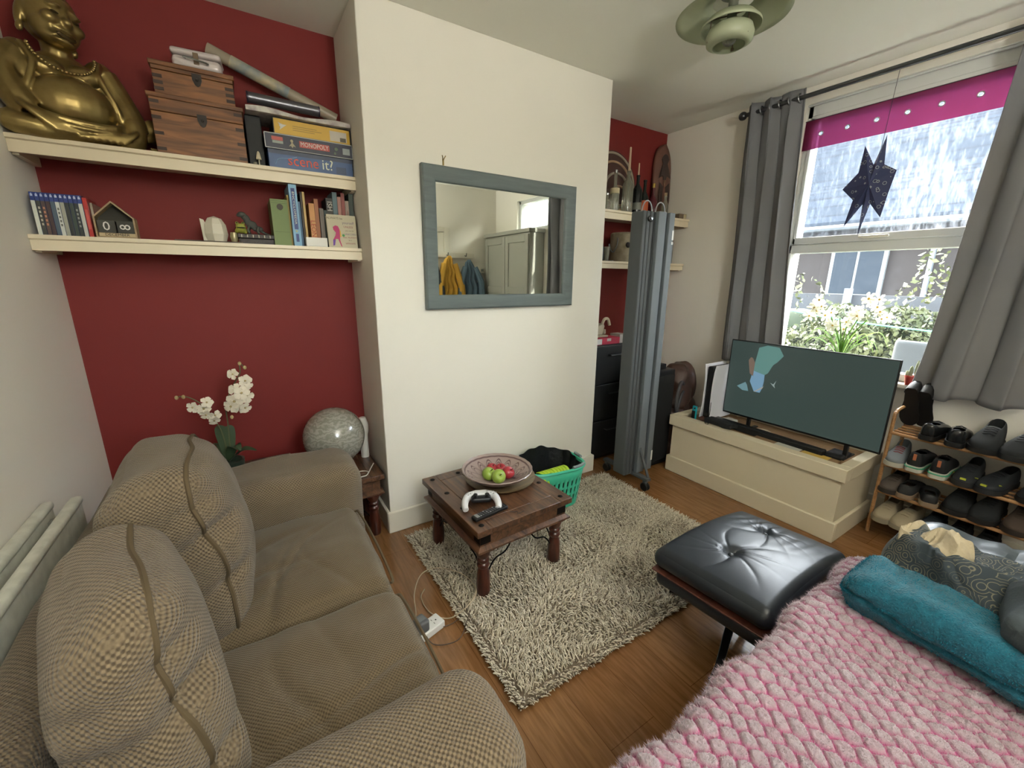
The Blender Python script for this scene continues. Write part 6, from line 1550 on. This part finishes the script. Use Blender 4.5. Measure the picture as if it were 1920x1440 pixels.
def apple(label, x, y, z, r, M, rx=0, ry=0):
    t = thing('apple', label, 'apple', (x, y, z-r), 'apples in the fruit bowl')
    AM = TRS((x, y, z), rx=rx, ry=ry); pr = []
    for k in range(17):
        a = -pi/2+pi*k/16; rr = math.cos(a); zz = math.sin(a)
        pr.append((max(0, r*1.04*rr*(1+.04*zz)), r*.95*zz-.012*math.exp(-(rr/.28)**2)*(1 if zz > 0 else -.5)))
    g = G(); g.lathe(pr, n=28, M=AM); link('flesh', g, M, t, smooth=180)
    g = G(); g.tube([AM @ Vector(p) for p in ((0, 0, r*.6), (.001, 0, r*.95), (.004, 0, r*1.15))], .0016, 6); link('stem', g, mat('apple stem', '4a3826', .8), t)
ag = mat('green apple skin', '8fa848', .28, vary=(30, '7f9a3c', .5)); ar = mat('red apple skin', 'a33238', .28, vary=(22, '8a2630', .6))
apple('green apple at the left of the fruit bowl', .922, 1.652, .424, .033, ag, .5, .3); apple('green apple at the front of the fruit bowl', .948, 1.600, .426, .034, ag, .9, -.2)
apple('red apple at the back left of the fruit bowl', .968, 1.700, .420, .029, ar, .4, .1); apple('red apple in the middle back, between the other two red ones', 1.003, 1.672, .421, .029, ar, .3, -.3); apple('red apple at the right of the fruit bowl, with a dried sprig', 1.014, 1.617, .422, .031, ar, .6, .4)
g = G()
for k in range(6): a = -1.2+k*.25; g.tube([(1.01, 1.59, .405), (1.01+.02*math.cos(a), 1.59+.02*math.sin(a), .407), (1.01+.05*math.cos(a+.2), 1.59+.045*math.sin(a+.2), .410+.003*k)], .001, 5)
tag(link('dried_sprig', g, mat('dried twig', '4a3538', .8), loc=(1.01, 1.59, .40)), 'dried grape stalk lying beside the red apple in the bowl', 'stalk')

# game controller
t = thing('game_controller', 'white and black game controller on the coffee table beside the remote', 'game controller', (.785, 1.50, TZ))
KM = TRS((.790, 1.485, TZ+.001), rz=math.radians(-24)) @ Matrix.Rotation(0, 4, 'X')
wp = mat('white controller plastic', 'd9dadb', .35); bpn = mat('black controller plastic', '1c1d20', .35)
def ktube(P, r): g = G(); g.tube([KM @ Vector(p) for p in smoothpath(P, 8)], r, 14); return g
for s in (-1, 1):
    g = ktube([(s*.030, .035, .038), (s*.056, .028, .036), (s*.070, .002, .030), (s*.074, -.030, .022), (s*.070, -.052, .016)], lambda q: .019-.006*q); 
    o = remesh(g, 'grip', wp, t, .002, 4)
g = ktube([(-.056, .030, .036), (-.03, .046, .038), (0, .050, .038), (.03, .046, .038), (.056, .030, .036)], .0145); remesh(g, 'shell', wp, t, .002, 3)
g = G(); g.rbox(-.045, .045, -.018, .045, .022, .048, .012, 10, M=KM); link('centre', g, bpn, t)
g = G(); g.rbox(-.028, .028, .010, .052, .040, .055, .005, 8, M=KM); link('touch_pad', g, wp, t)
for s in (-1, 1):
    g = G(); g.lathe([(.010, 0), (.008, .010), (.010, .013), (.009, .016), (0, .014)], n=18, M=KM @ Matrix.Translation((s*.026, -.004, .047))); link('thumb_stick', g, blk, t)
g = G()
for a in range(4): g.ball(KM @ Vector((.056+.011*math.cos(a*pi/2), .020+.011*math.sin(a*pi/2), .0545)), (.004, .004, .002), 10, 6)
link('buttons', g, mat('grey buttons', 'a9abad', .4), t)
g = G(); 
for dx, dy in ((0, .010), (0, -.010), (.010, 0), (-.010, 0)): g.ball(KM @ Vector((-.056+dx, .020+dy, .0545)), (.004, .004, .002), 10, 6)
link('direction_pad', g, mat('grey buttons', 'a9abad', .4), t)
# remote
t = thing('remote_control', 'slim black remote control lying in front of the game controller', 'remote control', (.80, 1.40, TZ))
RM = TRS((.792, 1.408, TZ+.0105), rz=math.radians(8))
g = G(); g.rbox(-.088, .088, -.020, .020, -.009, .008, .007, 12, M=RM); link('body', g, blk, t)
for r_ in range(11):
    for c in range(3):
        g = G(); g.rbox(-.055+r_*.0125-.0035, -.055+r_*.0125+.0035, -.0125+c*.0105, -.0065+c*.0105, .0082, .0102, .001, 3, M=RM); link('button', g, mat('grey remote key' if (r_+c) % 4 else 'pale remote key', '55585c' if (r_+c) % 4 else '8c8f93', .5), t)
g = G(); g.rbox(-.078, -.062, -.014, .014, .008, .010, .002, 4, M=RM); link('power_row', g, mat('silver strip', '9b9da0', .3, .6), t)
g = G(); g.tube(smoothpath([(.87, 1.375, TZ+.003), (.90, 1.36, TZ+.003), (.895, 1.345, TZ+.003), (.93, 1.35, TZ+.003)], 5), .0014, 5); tag(link('thin_cord', g, mat('dark cord', '2a2625', .7), loc=(.9, 1.36, TZ)), 'short thin dark cord on the coffee table by the remote', 'cord')

# ------------------------------------------------------------------ laundry basket
t = thing('laundry_basket', 'turquoise plastic laundry basket on the floor by the chimney breast', 'basket', (1.46, 1.84, .01))
tq = mat('turquoise plastic', '3fb08e', .4)
BMx = TRS((1.445, 1.832, .034), rz=-.12)
def bpt(a, u):   # rounded rectangle ring, tapering downwards
    hx, hy = .165+.035*u, .115+.030*u; n_ = 3.2; c, s = math.cos(a), math.sin(a)
    k = (abs(c)**n_+abs(s)**n_)**(-1/n_); return BMx @ Vector((hx*c*k, hy*s*k, .25*u))
g = G(); nA = 120; rows = [0, .10, .18, .32, .38, .52, .58, .72, .80, 1.0]; v = [bpt(2*pi*i/nA, u) for u in rows for i in range(nA)]; f = []
for j in range(len(rows)-1):
    for i in range(nA):
        if j in (2, 4, 6) and i % 3 != 0: 
            if i % 3 == 1: continue
        f.append((j*nA+i, j*nA+(i+1) % nA, (j+1)*nA+(i+1) % nA, (j+1)*nA+i))
f.append(tuple(reversed(range(nA)))); g.add(v, f)
def sl(o): s = o.modifiers.new('t', 'SOLIDIFY'); s.thickness = .004; s.offset = -1
link('body', g, tq, t, mods=sl, smooth=40)
g = G(); g.tube([bpt(2*pi*i/nA, 1.0)+Vector((0, 0, .002)) for i in range(nA)], .009, 8, closed=True); link('rim', g, tq, t)
for a0 in (-.22, pi-.22):
    g = G(); g.tube([bpt(a0+.44*k/10, 1.02)+Vector((0, 0, .014)) for k in range(11)], .009, 8); link('handle_grip', g, mat('grey soft grip', '7c8a8a', .6), t)
g = G(); g.tube([bpt(-pi/2+.35+.45*k/10, 1.02)+Vector((0, 0, .012)) for k in range(11)], .009, 8); link('handle_grip', g, mat('grey soft grip', '7c8a8a', .6), t)
t = thing('bin_liner', 'black plastic bag lining the turquoise basket and standing up at the back', 'bag', (1.44, 1.84, .06))
def lin_(u, v):
    a = 2*pi*u; h = .285+.050*max(0, math.sin(a-.2))+.008*math.sin(a*5)+.004*math.sin(a*13+1); 
    p = bpt(a, min(.96, .15+.85*v)); c = BMx @ Vector((0, 0, 0)); q = Vector((c.x+(p.x-c.x)*(.93+.015*math.sin(a*19)), c.y+(p.y-c.y)*(.93+.015*math.sin(a*17)), .075+(h-.075)*v)); return q
g = G(); g.grid(lin_, 140, 16, closed_u=True); link('liner', g, mat('black bin liner', '16181a', .35, bump=('noise', 40, .6, .01)), t, smooth=180)
t = thing('ribbed_roller', 'lime green ribbed foam roller lying in the turquoise basket', 'roller', (1.42, 1.78, .2))
a, b = Vector((1.31, 1.755, .235)), Vector((1.51, 1.755, .235)); Mx = Matrix.Translation(a) @ (b-a).to_track_quat('Z', 'Y').to_matrix().to_4x4(); pr = [(0, 0)]
for k in range(9): z = .2*k/9; pr += [(.046, z+.001), (.050, z+.004), (.050, z+.016), (.046, z+.019)]
pr += [(.046, .2), (0, .2)]; g = G(); g.lathe(pr, n=36, M=Mx); link('foam', g, mat('lime green foam', 'a3c22c', .5), t, smooth=30)

# ------------------------------------------------------------------ power strip and cables on the floor
t = thing('extension_socket', 'white extension socket on the floor in front of the brown sofa', 'socket', (.46, 1.3, 0))
PMx = TRS((.458, 1.318, .0), rz=math.radians(16))
g = G(); g.rbox(-.13, .062, -.03, .03, .002, .034, .005, 6, M=PMx); link('body', g, mat('white socket plastic', 'd3d3cc', .4), t)
for k, cx_ in enumerate((.032,)):
    g = G()
    for (dx, dy, w_, l_) in ((.006, 0, .005, .003), (-.008, .010, .002, .004), (-.008, -.010, .002, .004)): g.box(cx_+dx-w_/2, cx_+dx+w_/2, dy-l_/1, dy+l_/1, .0338, .0345, M=PMx)
    link('socket_holes', g, blk, t, smooth=0)
t = thing('grey_plug', 'chunky grey power adapter plugged into the white extension socket', 'plug', (.43, 1.3, .034))
g = G(); g.rbox(-.052, -.008, -.027, .027, .0350, .085, .008, 8, M=PMx); link('body', g, mat('grey adapter plastic', '5a5c5c', .45), t)
g = G(); g.rbox(-.046, -.014, -.012, .012, .085, .0864, .001, 4, M=PMx); link('raised_label', g, mat('grey adapter label', '6b6d6d', .45), t)
def cable(label, P, c, r=.0022, name='cable'):
    g = G(); g.tube(smoothpath(P, 10), r, 7); o = link(name, g, mat('cable '+c, c, .5), loc=P[0]); tag(o, label, 'cable'); return o
cable('beige charging cable looping over the rug edge near the white socket', [(.41, 1.36, .01), (.445, 1.42, .012), (.475, 1.52, .03), (.54, 1.60, .045), (.62, 1.59, .05), (.695, 1.49, .05), (.70, 1.37, .05), (.63, 1.315, .045), (.55, 1.32, .02), (.50, 1.40, .008), (.497, 1.50, .006), (.53, 1.545, .006)], 'b5a488', .0022, 'charging_cable')
cable('thin brown cable curling from the grey adapter onto the rug', [(.435, 1.29, .03), (.45, 1.255, .006), (.49, 1.225, .006), (.55, 1.22, .008), (.60, 1.26, .03), (.625, 1.285, .045)], '4d3f33', .0018, 'adapter_cable')
cable('thin brown cable behind the white socket running under the rug', [(.515, 1.30, .012), (.56, 1.305, .004), (.60, 1.32, .004), (.64, 1.33, .010)], '5a4434', .0018, 'mains_cable')

# ------------------------------------------------------------------ on the cream box: console, soundbar, clutter
ZB = .346
t = thing('game_console', 'white and black upright game console at the left of the television', 'game console', (2.66, 1.60, .425))
pw = mat('white console shell', 'd8d8de', .35)
shelf_t = thing('inner_tray', 'brown wooden tray board inside the open cream box', 'tray', (2.74, 1.26, ZB)); g = G(); g.box(2.562, 2.94, .785, 1.735, .3905, .4015); link('board', g, wood('brown tray board', '8a6a4a', 'a5835c', .6, 'Y', 4), shelf_t, bevel=.001)
g = G(); g.box(2.60, 2.62, .80, 1.7, .3465, .390); g.box(2.88, 2.90, .80, 1.7, .3465, .390); link('support', g, wood('brown tray board', '8a6a4a', 'a5835c', .6, 'Y', 4), shelf_t)
ZI = .402
def cshell(yc, s):
    def f(p, q):
        w = Vector(p); w.y += s*(.012*abs(q.z)**3+.006*q.x*0); return w
    g = G(); g.rbox(-.115, .125, -.0035, .0035, -.185, .190, .0033, 18, M=TRS((2.705, yc, .622)), fn=f); return g
link('shell', cshell(1.618, 1), pw, t); link('shell', cshell(1.562, -1), pw, t)
g = G(); g.rbox(-.105, .112, -.024, .024, -.180, .178, .01, 8, M=TRS((2.705, 1.590, .622))); link('core', g, mat('black console core', '17181b', .25), t)
g = G(); g.box(2.588, 2.5905, 1.5525, 1.5555, .47, .56); link('disc_slot', g, blk, t, smooth=0)
g = G(); g.lathe([(0, 0), (.05, 0), (.052, .012), (.046, .02), (0, .02)], (2.70, 1.59, ZI+.0008), 28); link('stand', g, bpn, t)
t = thing('soundbar', 'long black soundbar lying in the open top of the cream box', 'speaker', (2.63, 1.3, ZI)); SB = TRS((2.655, 1.235, ZI), rz=-.045); g = G(); g.rbox(-.026, .026, -.35, .35, .001-.022, .045-.022, .008, 8, M=SB @ Matrix.Translation((0, 0, .0225))); link('body', g, blk, t)
g = G(); g.box(-.0275, -.0262, -.33, .33, .008, .038, M=SB); link('grille', g, mat('black speaker cloth', '101112', .95, bump=('noise', 500, .6, .001)), t)
bpy.data.objects.remove(bpy.data.objects['body.001']) if False else None
t = thing('camera_pouch', 'crumpled black pouch with a ring strap at the left end of the cream box', 'pouch', (2.6, 1.55, .425))
def pf2(p, q): return p+Vector((nz(p, 18, 2), nz(p, 14, 5), nz(p, 18, 8)))*.012
g = G(); g.rbox(-.035, .04, -.10, .10, -.014, .018, .012, 20, M=TRS((2.572, 1.46, .446), rz=-.06), fn=pf2); link('fabric', g, mat('black pouch cloth', '17191b', .8), t)
g = G(); g.tube([(2.528, 1.53+.012*math.cos(a), .431+.007*math.sin(a)) for a in [2*pi*k/16 for k in range(16)]], .002, 6, closed=True); link('ring', g, blk, t)
t = thing('teal_gamepad', 'teal handheld controller standing upright at the left corner of the cream box', 'controller', (2.60, 1.68, .425)); g = G(); g.rbox(2.59, 2.606, 1.655, 1.69, ZI+.001, .505, .008, 8); link('body', g, mat('teal plastic', '1597a3', .4), t); g = G(); g.rbox(2.583, 2.5905, 1.660, 1.685, ZI+.01, .470, .004, 5); link('rail', g, blk, t); g = G(); g.ball((2.588, 1.668, .488), .006, 10, 8); link('stick', g, blk, t)
t = thing('red_spray', 'small red capped dropper behind the white cloth on the cream box', 'dropper', (2.68, 1.64, ZI)); g = G(); g.cyl((2.68, 1.648, ZI+.001), (2.68, 1.648, .50), .006); link('tube', g, mat('dull red plastic', '7a3a3c', .4), t); g = G(); g.ball((2.68, 1.648, .512), (.010, .010, .014), 14, 10); link('bulb', g, mat('red rubber', 'b02a38', .4), t)
def lump(name, label, cat, x0, x1, y0, y1, z0, z1, c, seed, amp=.012):
    t = thing(name, label, cat, ((x0+x1)/2, (y0+y1)/2, z0)); g = G(); g.rbox(x0, x1, y0, y1, z0+.002, z1, min(x1-x0, y1-y0, z1-z0)*.45, 22, fn=lambda p, q: p+Vector((nz(p, 22, seed), nz(p, 18, seed+3), max(-.2, nz(p, 26, seed+5))*(q.z > 0)))*amp); link('body', g, mat('lump '+c, c, .8), t); return t
lump('white_cloth', 'crumpled white cloth around the foot of the white console', 'cloth', 2.655, 2.80, 1.46, 1.545, ZI, .43, 'b3aea2', 2)
lump('brown_wallet', 'small brown leather wallet left of the white cloth', 'wallet', 2.61, 2.66, 1.60, 1.645, ZI, .435, '5b3a30', 5, .008)
lump('clear_wrap', 'bundle of clear wrapping and beige tape behind the soundbar', 'wrapping', 2.70, 2.74, 1.22, 1.34, ZI, .430, 'ab9a80', 7, .014)
lump('black_adapter', 'flat black power adapter at the right end of the soundbar', 'adapter', 2.66, 2.80, .81, .90, ZI, .425, '15171a', 11, .004)
t = thing('cardboard_sheet', 'brown cardboard lining under the papers in the cream box', 'cardboard', (2.6, 1.0, ZI)); g = G(); g.box(2.565, 2.632, .80, 1.25, ZI+.0008, ZI+.0155); link('sheet', g, mat('brown cardboard', '84684a', .8), t, bevel=.001)
for nm, lab, x0, x1, y0, y1, z, c in (('paper_sheet', 'white paper sheet with a dark red mark lying in the cream box', 2.572, 2.628, .985, 1.12, ZI+.016, 'b9b8ae'), ('yellow_envelope', 'yellow envelope lying in the cream box right of the white sheet', 2.572, 2.630, .845, .975, ZI+.016, 'c2a04c')):
    t = thing(nm, lab, 'paper', ((x0+x1)/2, (y0+y1)/2, z)); g = G(); g.box(x0-.0, x1, y0, y1, z, z+.0015); link('sheet', g, mat('paper '+c, c, .7), t, smooth=0)

# ------------------------------------------------------------------ shoe rack and shoes
sr = thing('shoe_rack', 'four-tier bamboo shoe rack full of shoes under the right curtain', 'shoe rack', (2.91, .34, 0))
bam = wood('bamboo', '8f6640', 'b08658', .45, 'Y', 8)
RY0, RY1, RX0, RX1 = .0, .672, 2.80, 3.02
for y in (RY0, RY1):
    g = G(); g.tube(smoothpath([(RX0+.004, y, .005), (RX0, y, .35), (RX0, y, .66), (RX0+.02, y, .70), (RX0+.06, y, .712), (RX1-.03, y, .712), (RX1, y, .69), (RX1, y, .35), (RX1, y, .005)], 6), .0085, 8); link('side_frame', g, bam, sr)
    for z in (.60, .42, .265, .105):
        g = G(); g.cyl((RX0, y, z-.018), (RX1, y, z-.018), .006, n=8); link('cross_bar', g, bam, sr)
TIERS = (.60, .42, .265, .105)
for z in TIERS:
    for x, r in ((RX0-.002, .0085), (RX0+.055, .006), (RX0+.11, .006), (RX0+.165, .006), (RX1-.004, .0075)):
        g = G(); g.cyl((x, RY0, z-.008), (x, RY1, z-.008), r, n=10); link('rail', g, bam, sr)
MATBLK = '1b1c1e'
def shoe(label, y, tier, up, sole, accent=None, toe_in=True, L=.265, hs=1.0, rough=.6, x=None, yaw=0, pitch=0, heel=0, ws=1.0, soleh=.024, midc=None, group=None, zadd=0, laces=True, accn='heel_tab'):
    z = TIERS[tier]+.0015+zadd
    x = 2.905 if x is None else x
    t = thing('shoe', label, 'shoe', (x, y, z), group)
    M = Matrix.Translation((x, y, z)) @ Matrix.Rotation((0 if toe_in else pi)+yaw, 4, 'Z') @ Matrix.Rotation(-pitch, 4, 'Y') @ Matrix.Translation((-L/2 if not pitch else 0, 0, 0))
    ts = [0, .04, .12, .25, .4, .55, .7, .82, .92, .98, 1.0]
    hw = [.018, .028, .033, .033, .034, .040, .046, .045, .036, .022, .008]
    ht = [.070, .084, .086, .074, .070, .064, .052, .043, .036, .030, .024]
    def hz(tt): return heel*max(0, 1-tt/.6)**1.3
    n = 12; v = []; f = []
    for k, tt in enumerate(ts):
        w = hw[k]*ws; h = ht[k]*hs; b = soleh+hz(tt)
        for i in range(n+1):
            a = pi*i/n; c, s = math.cos(a), math.sin(a); e = .62
            v.append(((tt*L), w*(abs(c)**e)*(1 if c > 0 else -1), b-.004+(h-.01)*(abs(s)**.75)))
    m_ = n+1
    for k in range(len(ts)-1):
        for i in range(n):
            if 1 <= k <= 3 and 4 <= i <= 7: continue      # foot opening
            f.append((k*m_+i, k*m_+i+1, (k+1)*m_+i+1, (k+1)*m_+i))
    f.append(tuple(reversed(range(m_)))); f.append(tuple((len(ts)-1)*m_+i for i in range(m_)))
    g = G(); g.add(v, f, M=M)
    def sld(o): s = o.modifiers.new('t', 'SOLIDIFY'); s.thickness = .004; s.offset = -1; q = o.modifiers.new('s', 'SUBSURF'); q.levels = 1; q.render_levels = 1
    link('upper', g, mat('shoe '+up+str(rough), up, rough, bump=('noise', 260, .25, .001)), t, mods=sld, smooth=180)
    g = G(); v = []; f = []
    rows = [(1.06, 0), (1.10, .3), (1.06, 1)]
    P = [(ts[k], hw[k]*ws) for k in range(len(ts))]; ring = P+[(a, -b) for a, b in reversed(P)]
    for sc, u in rows:
        for a, b in ring: v.append(((a-.5)*(1+.02*(sc-1)*10)*L+.5*L, b*sc, (soleh*u)+(hz(a) if u > .5 or heel < .03 else hz(a)*(0 if a < .22 else 1))))
    kk = len(ring)
    for j in range(2):
        for i in range(kk): q = (i+1) % kk; f.append((j*kk+i, j*kk+q, (j+1)*kk+q, (j+1)*kk+i))
    f.append(tuple(reversed(range(kk)))); f.append(tuple(2*kk+i for i in range(kk))); g.add(v, f, M=M)
    link('sole', g, mat('shoe sole '+sole, sole, .55), t, smooth=50)
    if midc:
        g = G(); g.tube([M @ Vector((a*L*1.01-.001, b*1.09, soleh*.72)) for a, b in ring], .0038, 6, closed=True); link('midsole_stripe', g, mat('shoe stripe '+midc, midc, .5), t)
    g = G(); g.rbox(.10*L, .50*L, -.022*ws, .022*ws, soleh+hz(.3), soleh+hz(.3)+.012, .006, 5, M=M @ Matrix.Identity(4)) if False else g.ball((0, 0, 0), (.20*L, .024*ws, .006), 16, 8, M=M @ Matrix.Translation((.28*L, 0, soleh+hz(.28)+.012)))
    link('insole', g, mat('dark insole', '24221f', .8), t)
    if laces:
        g = G()
        for k in range(4):
            tt = .50+.07*k; h = np.interp(tt, ts, ht)*hs+soleh-.012+hz(tt); g.tube([M @ Vector((tt*L, -.018*ws, h-.004)), M @ Vector((tt*L+.004, 0, h+.002)), M @ Vector((tt*L, .018*ws, h-.004))], .0022, 5)
        link('laces', g, mat('laces '+(accent or up), accent if (accent and accn == 'laces') else up, .8), t)
    if accent and accn == 'heel_tab':
        g = G(); g.box(-.0035, -.0005, -.0065, .0065, soleh+hz(0)+.030*hs, soleh+hz(0)+.062*hs, M=M); link('heel_tab', g, mat('tab '+accent, accent, .5), t, bevel=.001)
    if accent and accn == 'side_mark':
        g = G()
        for s in (-1, 1): g.prism([(.80*L, soleh+.020), (.90*L, soleh+.026), (.92*L, soleh+.034), (.84*L, soleh+.027)], s*.040*ws-.001, s*.040*ws+.001, 'xz', M=M)
        g.box(.97*L, 1.002*L, -.010, .010, soleh+.012, soleh+.020, M=M)
        link('side_mark', g, mat('mark '+accent, accent, .5), t)
    if accent and accn == 'insole_label':
        g = G(); g.ball((0, 0, 0), (.016, .010, .002), 12, 6, M=M @ Matrix.Translation((.20*L, 0, soleh+hz(.2)+.0185))); link('insole_label', g, mat('label '+accent, accent, .5), t)
    return t
G_ = lambda s: 'pair of '+s
# top tier
shoe('left black patent court shoe propped upright at the left end of the top tier', .648, 0, '17181a', '101012', None, True, .235, .55, .2, x=2.86, pitch=-1.15, heel=.055, ws=.8, soleh=.008, group=G_('black court shoes on the top tier'), laces=False, zadd=.225)
shoe('right black patent court shoe propped upright, nearer the shiny black lace-ups', .598, 0, '17181a', '101012', None, True, .235, .55, .2, x=2.87, pitch=-1.05, heel=.055, ws=.8, soleh=.008, group=G_('black court shoes on the top tier'), laces=False, zadd=.215)
shoe('glossy black shoe with a pink insole label on the top tier', .530, 0, '16181a', '0f1011', 'b0405a', True, .27, .95, .25, group=G_('glossy black shoes on the top tier'), accn='insole_label', x=2.90)
shoe('glossy black shoe with a gold insole label on the top tier', .445, 0, '16181a', '0f1011', 'a8843c', True, .27, .95, .25, group=G_('glossy black shoes on the top tier'), accn='insole_label', x=2.895, yaw=.1)
shoe('matt black suede boot on the top tier, left of the two rounded ones', .345, 0, '1d2023', '141517', None, False, .27, 1.35, .9, group=G_('black suede boots on the top tier'), ws=1.15, x=2.90)
shoe('matt black suede boot on the top tier, right of the two rounded ones', .235, 0, '1d2023', '141517', None, False, .27, 1.30, .9, group=G_('black suede boots on the top tier'), ws=1.15, x=2.89, yaw=-.15)
shoe('dark shoe at the right end of the top tier, half out of the frame', .115, 0, '202426', '141517', None, False, .26, 1.0, .8)
# second tier
shoe('grey and red trainer lying at the left end of the second tier', .640, 1, '6f757a', 'b0aca0', '8a2a2e', False, .27, 1.0, .7, accn='laces', x=2.90, yaw=.1)
shoe('black trainer with white sole and green stripe, left of the pair seen from the heel', .552, 1, '17191b', 'bdbcb0', 'a3603f', True, .27, 1.05, .7, group=G_('black trainers with green stripe'), midc='3fa37c', soleh=.032, x=2.91)
shoe('black trainer with white sole and green stripe, right of the pair seen from the heel', .468, 1, '17191b', 'bdbcb0', 'a3603f', True, .27, 1.05, .7, group=G_('black trainers with green stripe'), midc='3fa37c', soleh=.032, x=2.905, yaw=.05)
shoe('dark grey trainer with one yellow mark on the second tier', .372, 1, '22262b', '1d2024', 'b9c23c', False, .27, 1.0, .7, group=G_('dark grey trainers with yellow marks'), accn='side_mark', x=2.90)
shoe('dark grey trainer with two yellow marks on the second tier, farther right', .278, 1, '22262b', '1d2024', 'b9c23c', False, .27, 1.0, .7, group=G_('dark grey trainers with yellow marks'), accn='side_mark', x=2.89, yaw=-.2)
shoe('black slipper at the right of the second tier', .165, 1, '1d1f22', '17181a', None, False, .26, .8, .9, laces=False)
# third tier
shoe('taupe brown shoe at the left end of the third tier', .628, 2, '4f463f', '2d2926', None, False, .26, .9, .7, x=2.90)
shoe('dark shoe with tan heel on the third tier beside the taupe one', .560, 2, '2a2b2c', '8a7660', None, True, .25, .8, .7, x=2.90, group=G_('dark shoes with tan heels'))
shoe('dark sandal with tan heel and buckles on the third tier', .490, 2, '26282a', '8a7660', None, True, .25, .7, .5, x=2.89, yaw=.25, group=G_('dark shoes with tan heels'), laces=False)
shoe('matt black boot on the third tier, left of the pair', .375, 2, '1b1e20', '141517', None, False, .26, 1.25, .9, ws=1.1, group=G_('black boots on the third tier'))
shoe('matt black boot on the third tier, right of the pair', .280, 2, '1b1e20', '141517', None, False, .26, 1.2, .9, ws=1.1, group=G_('black boots on the third tier'), yaw=-.1)
shoe('brown suede shoe at the right of the third tier', .180, 2, '4d4037', '2c2622', None, False, .26, 1.0, .9)
# bottom tier
shoe('cream trainer on the bottom tier, nearest the storage box', .618, 3, '9c9078', '8d8470', None, False, .265, 1.0, .7, group=G_('cream trainers on the bottom tier'), x=2.87)
shoe('cream trainer on the bottom tier, second from the storage box', .535, 3, '9c9078', '8d8470', None, False, .265, 1.0, .7, group=G_('cream trainers on the bottom tier'), x=2.865, yaw=-.1)
shoe('slate blue shoe on the bottom tier right of the cream trainers', .445, 3, '343c44', '24282c', None, False, .26, .9, .8)
shoe('charcoal shoe in the middle of the bottom tier', .350, 3, '25282b', '1b1d20', None, False, .26, .9, .8)
shoe('black shoe at the right of the bottom tier', .255, 3, '1a1c1e', '131415', None, False, .26, .9, .8)
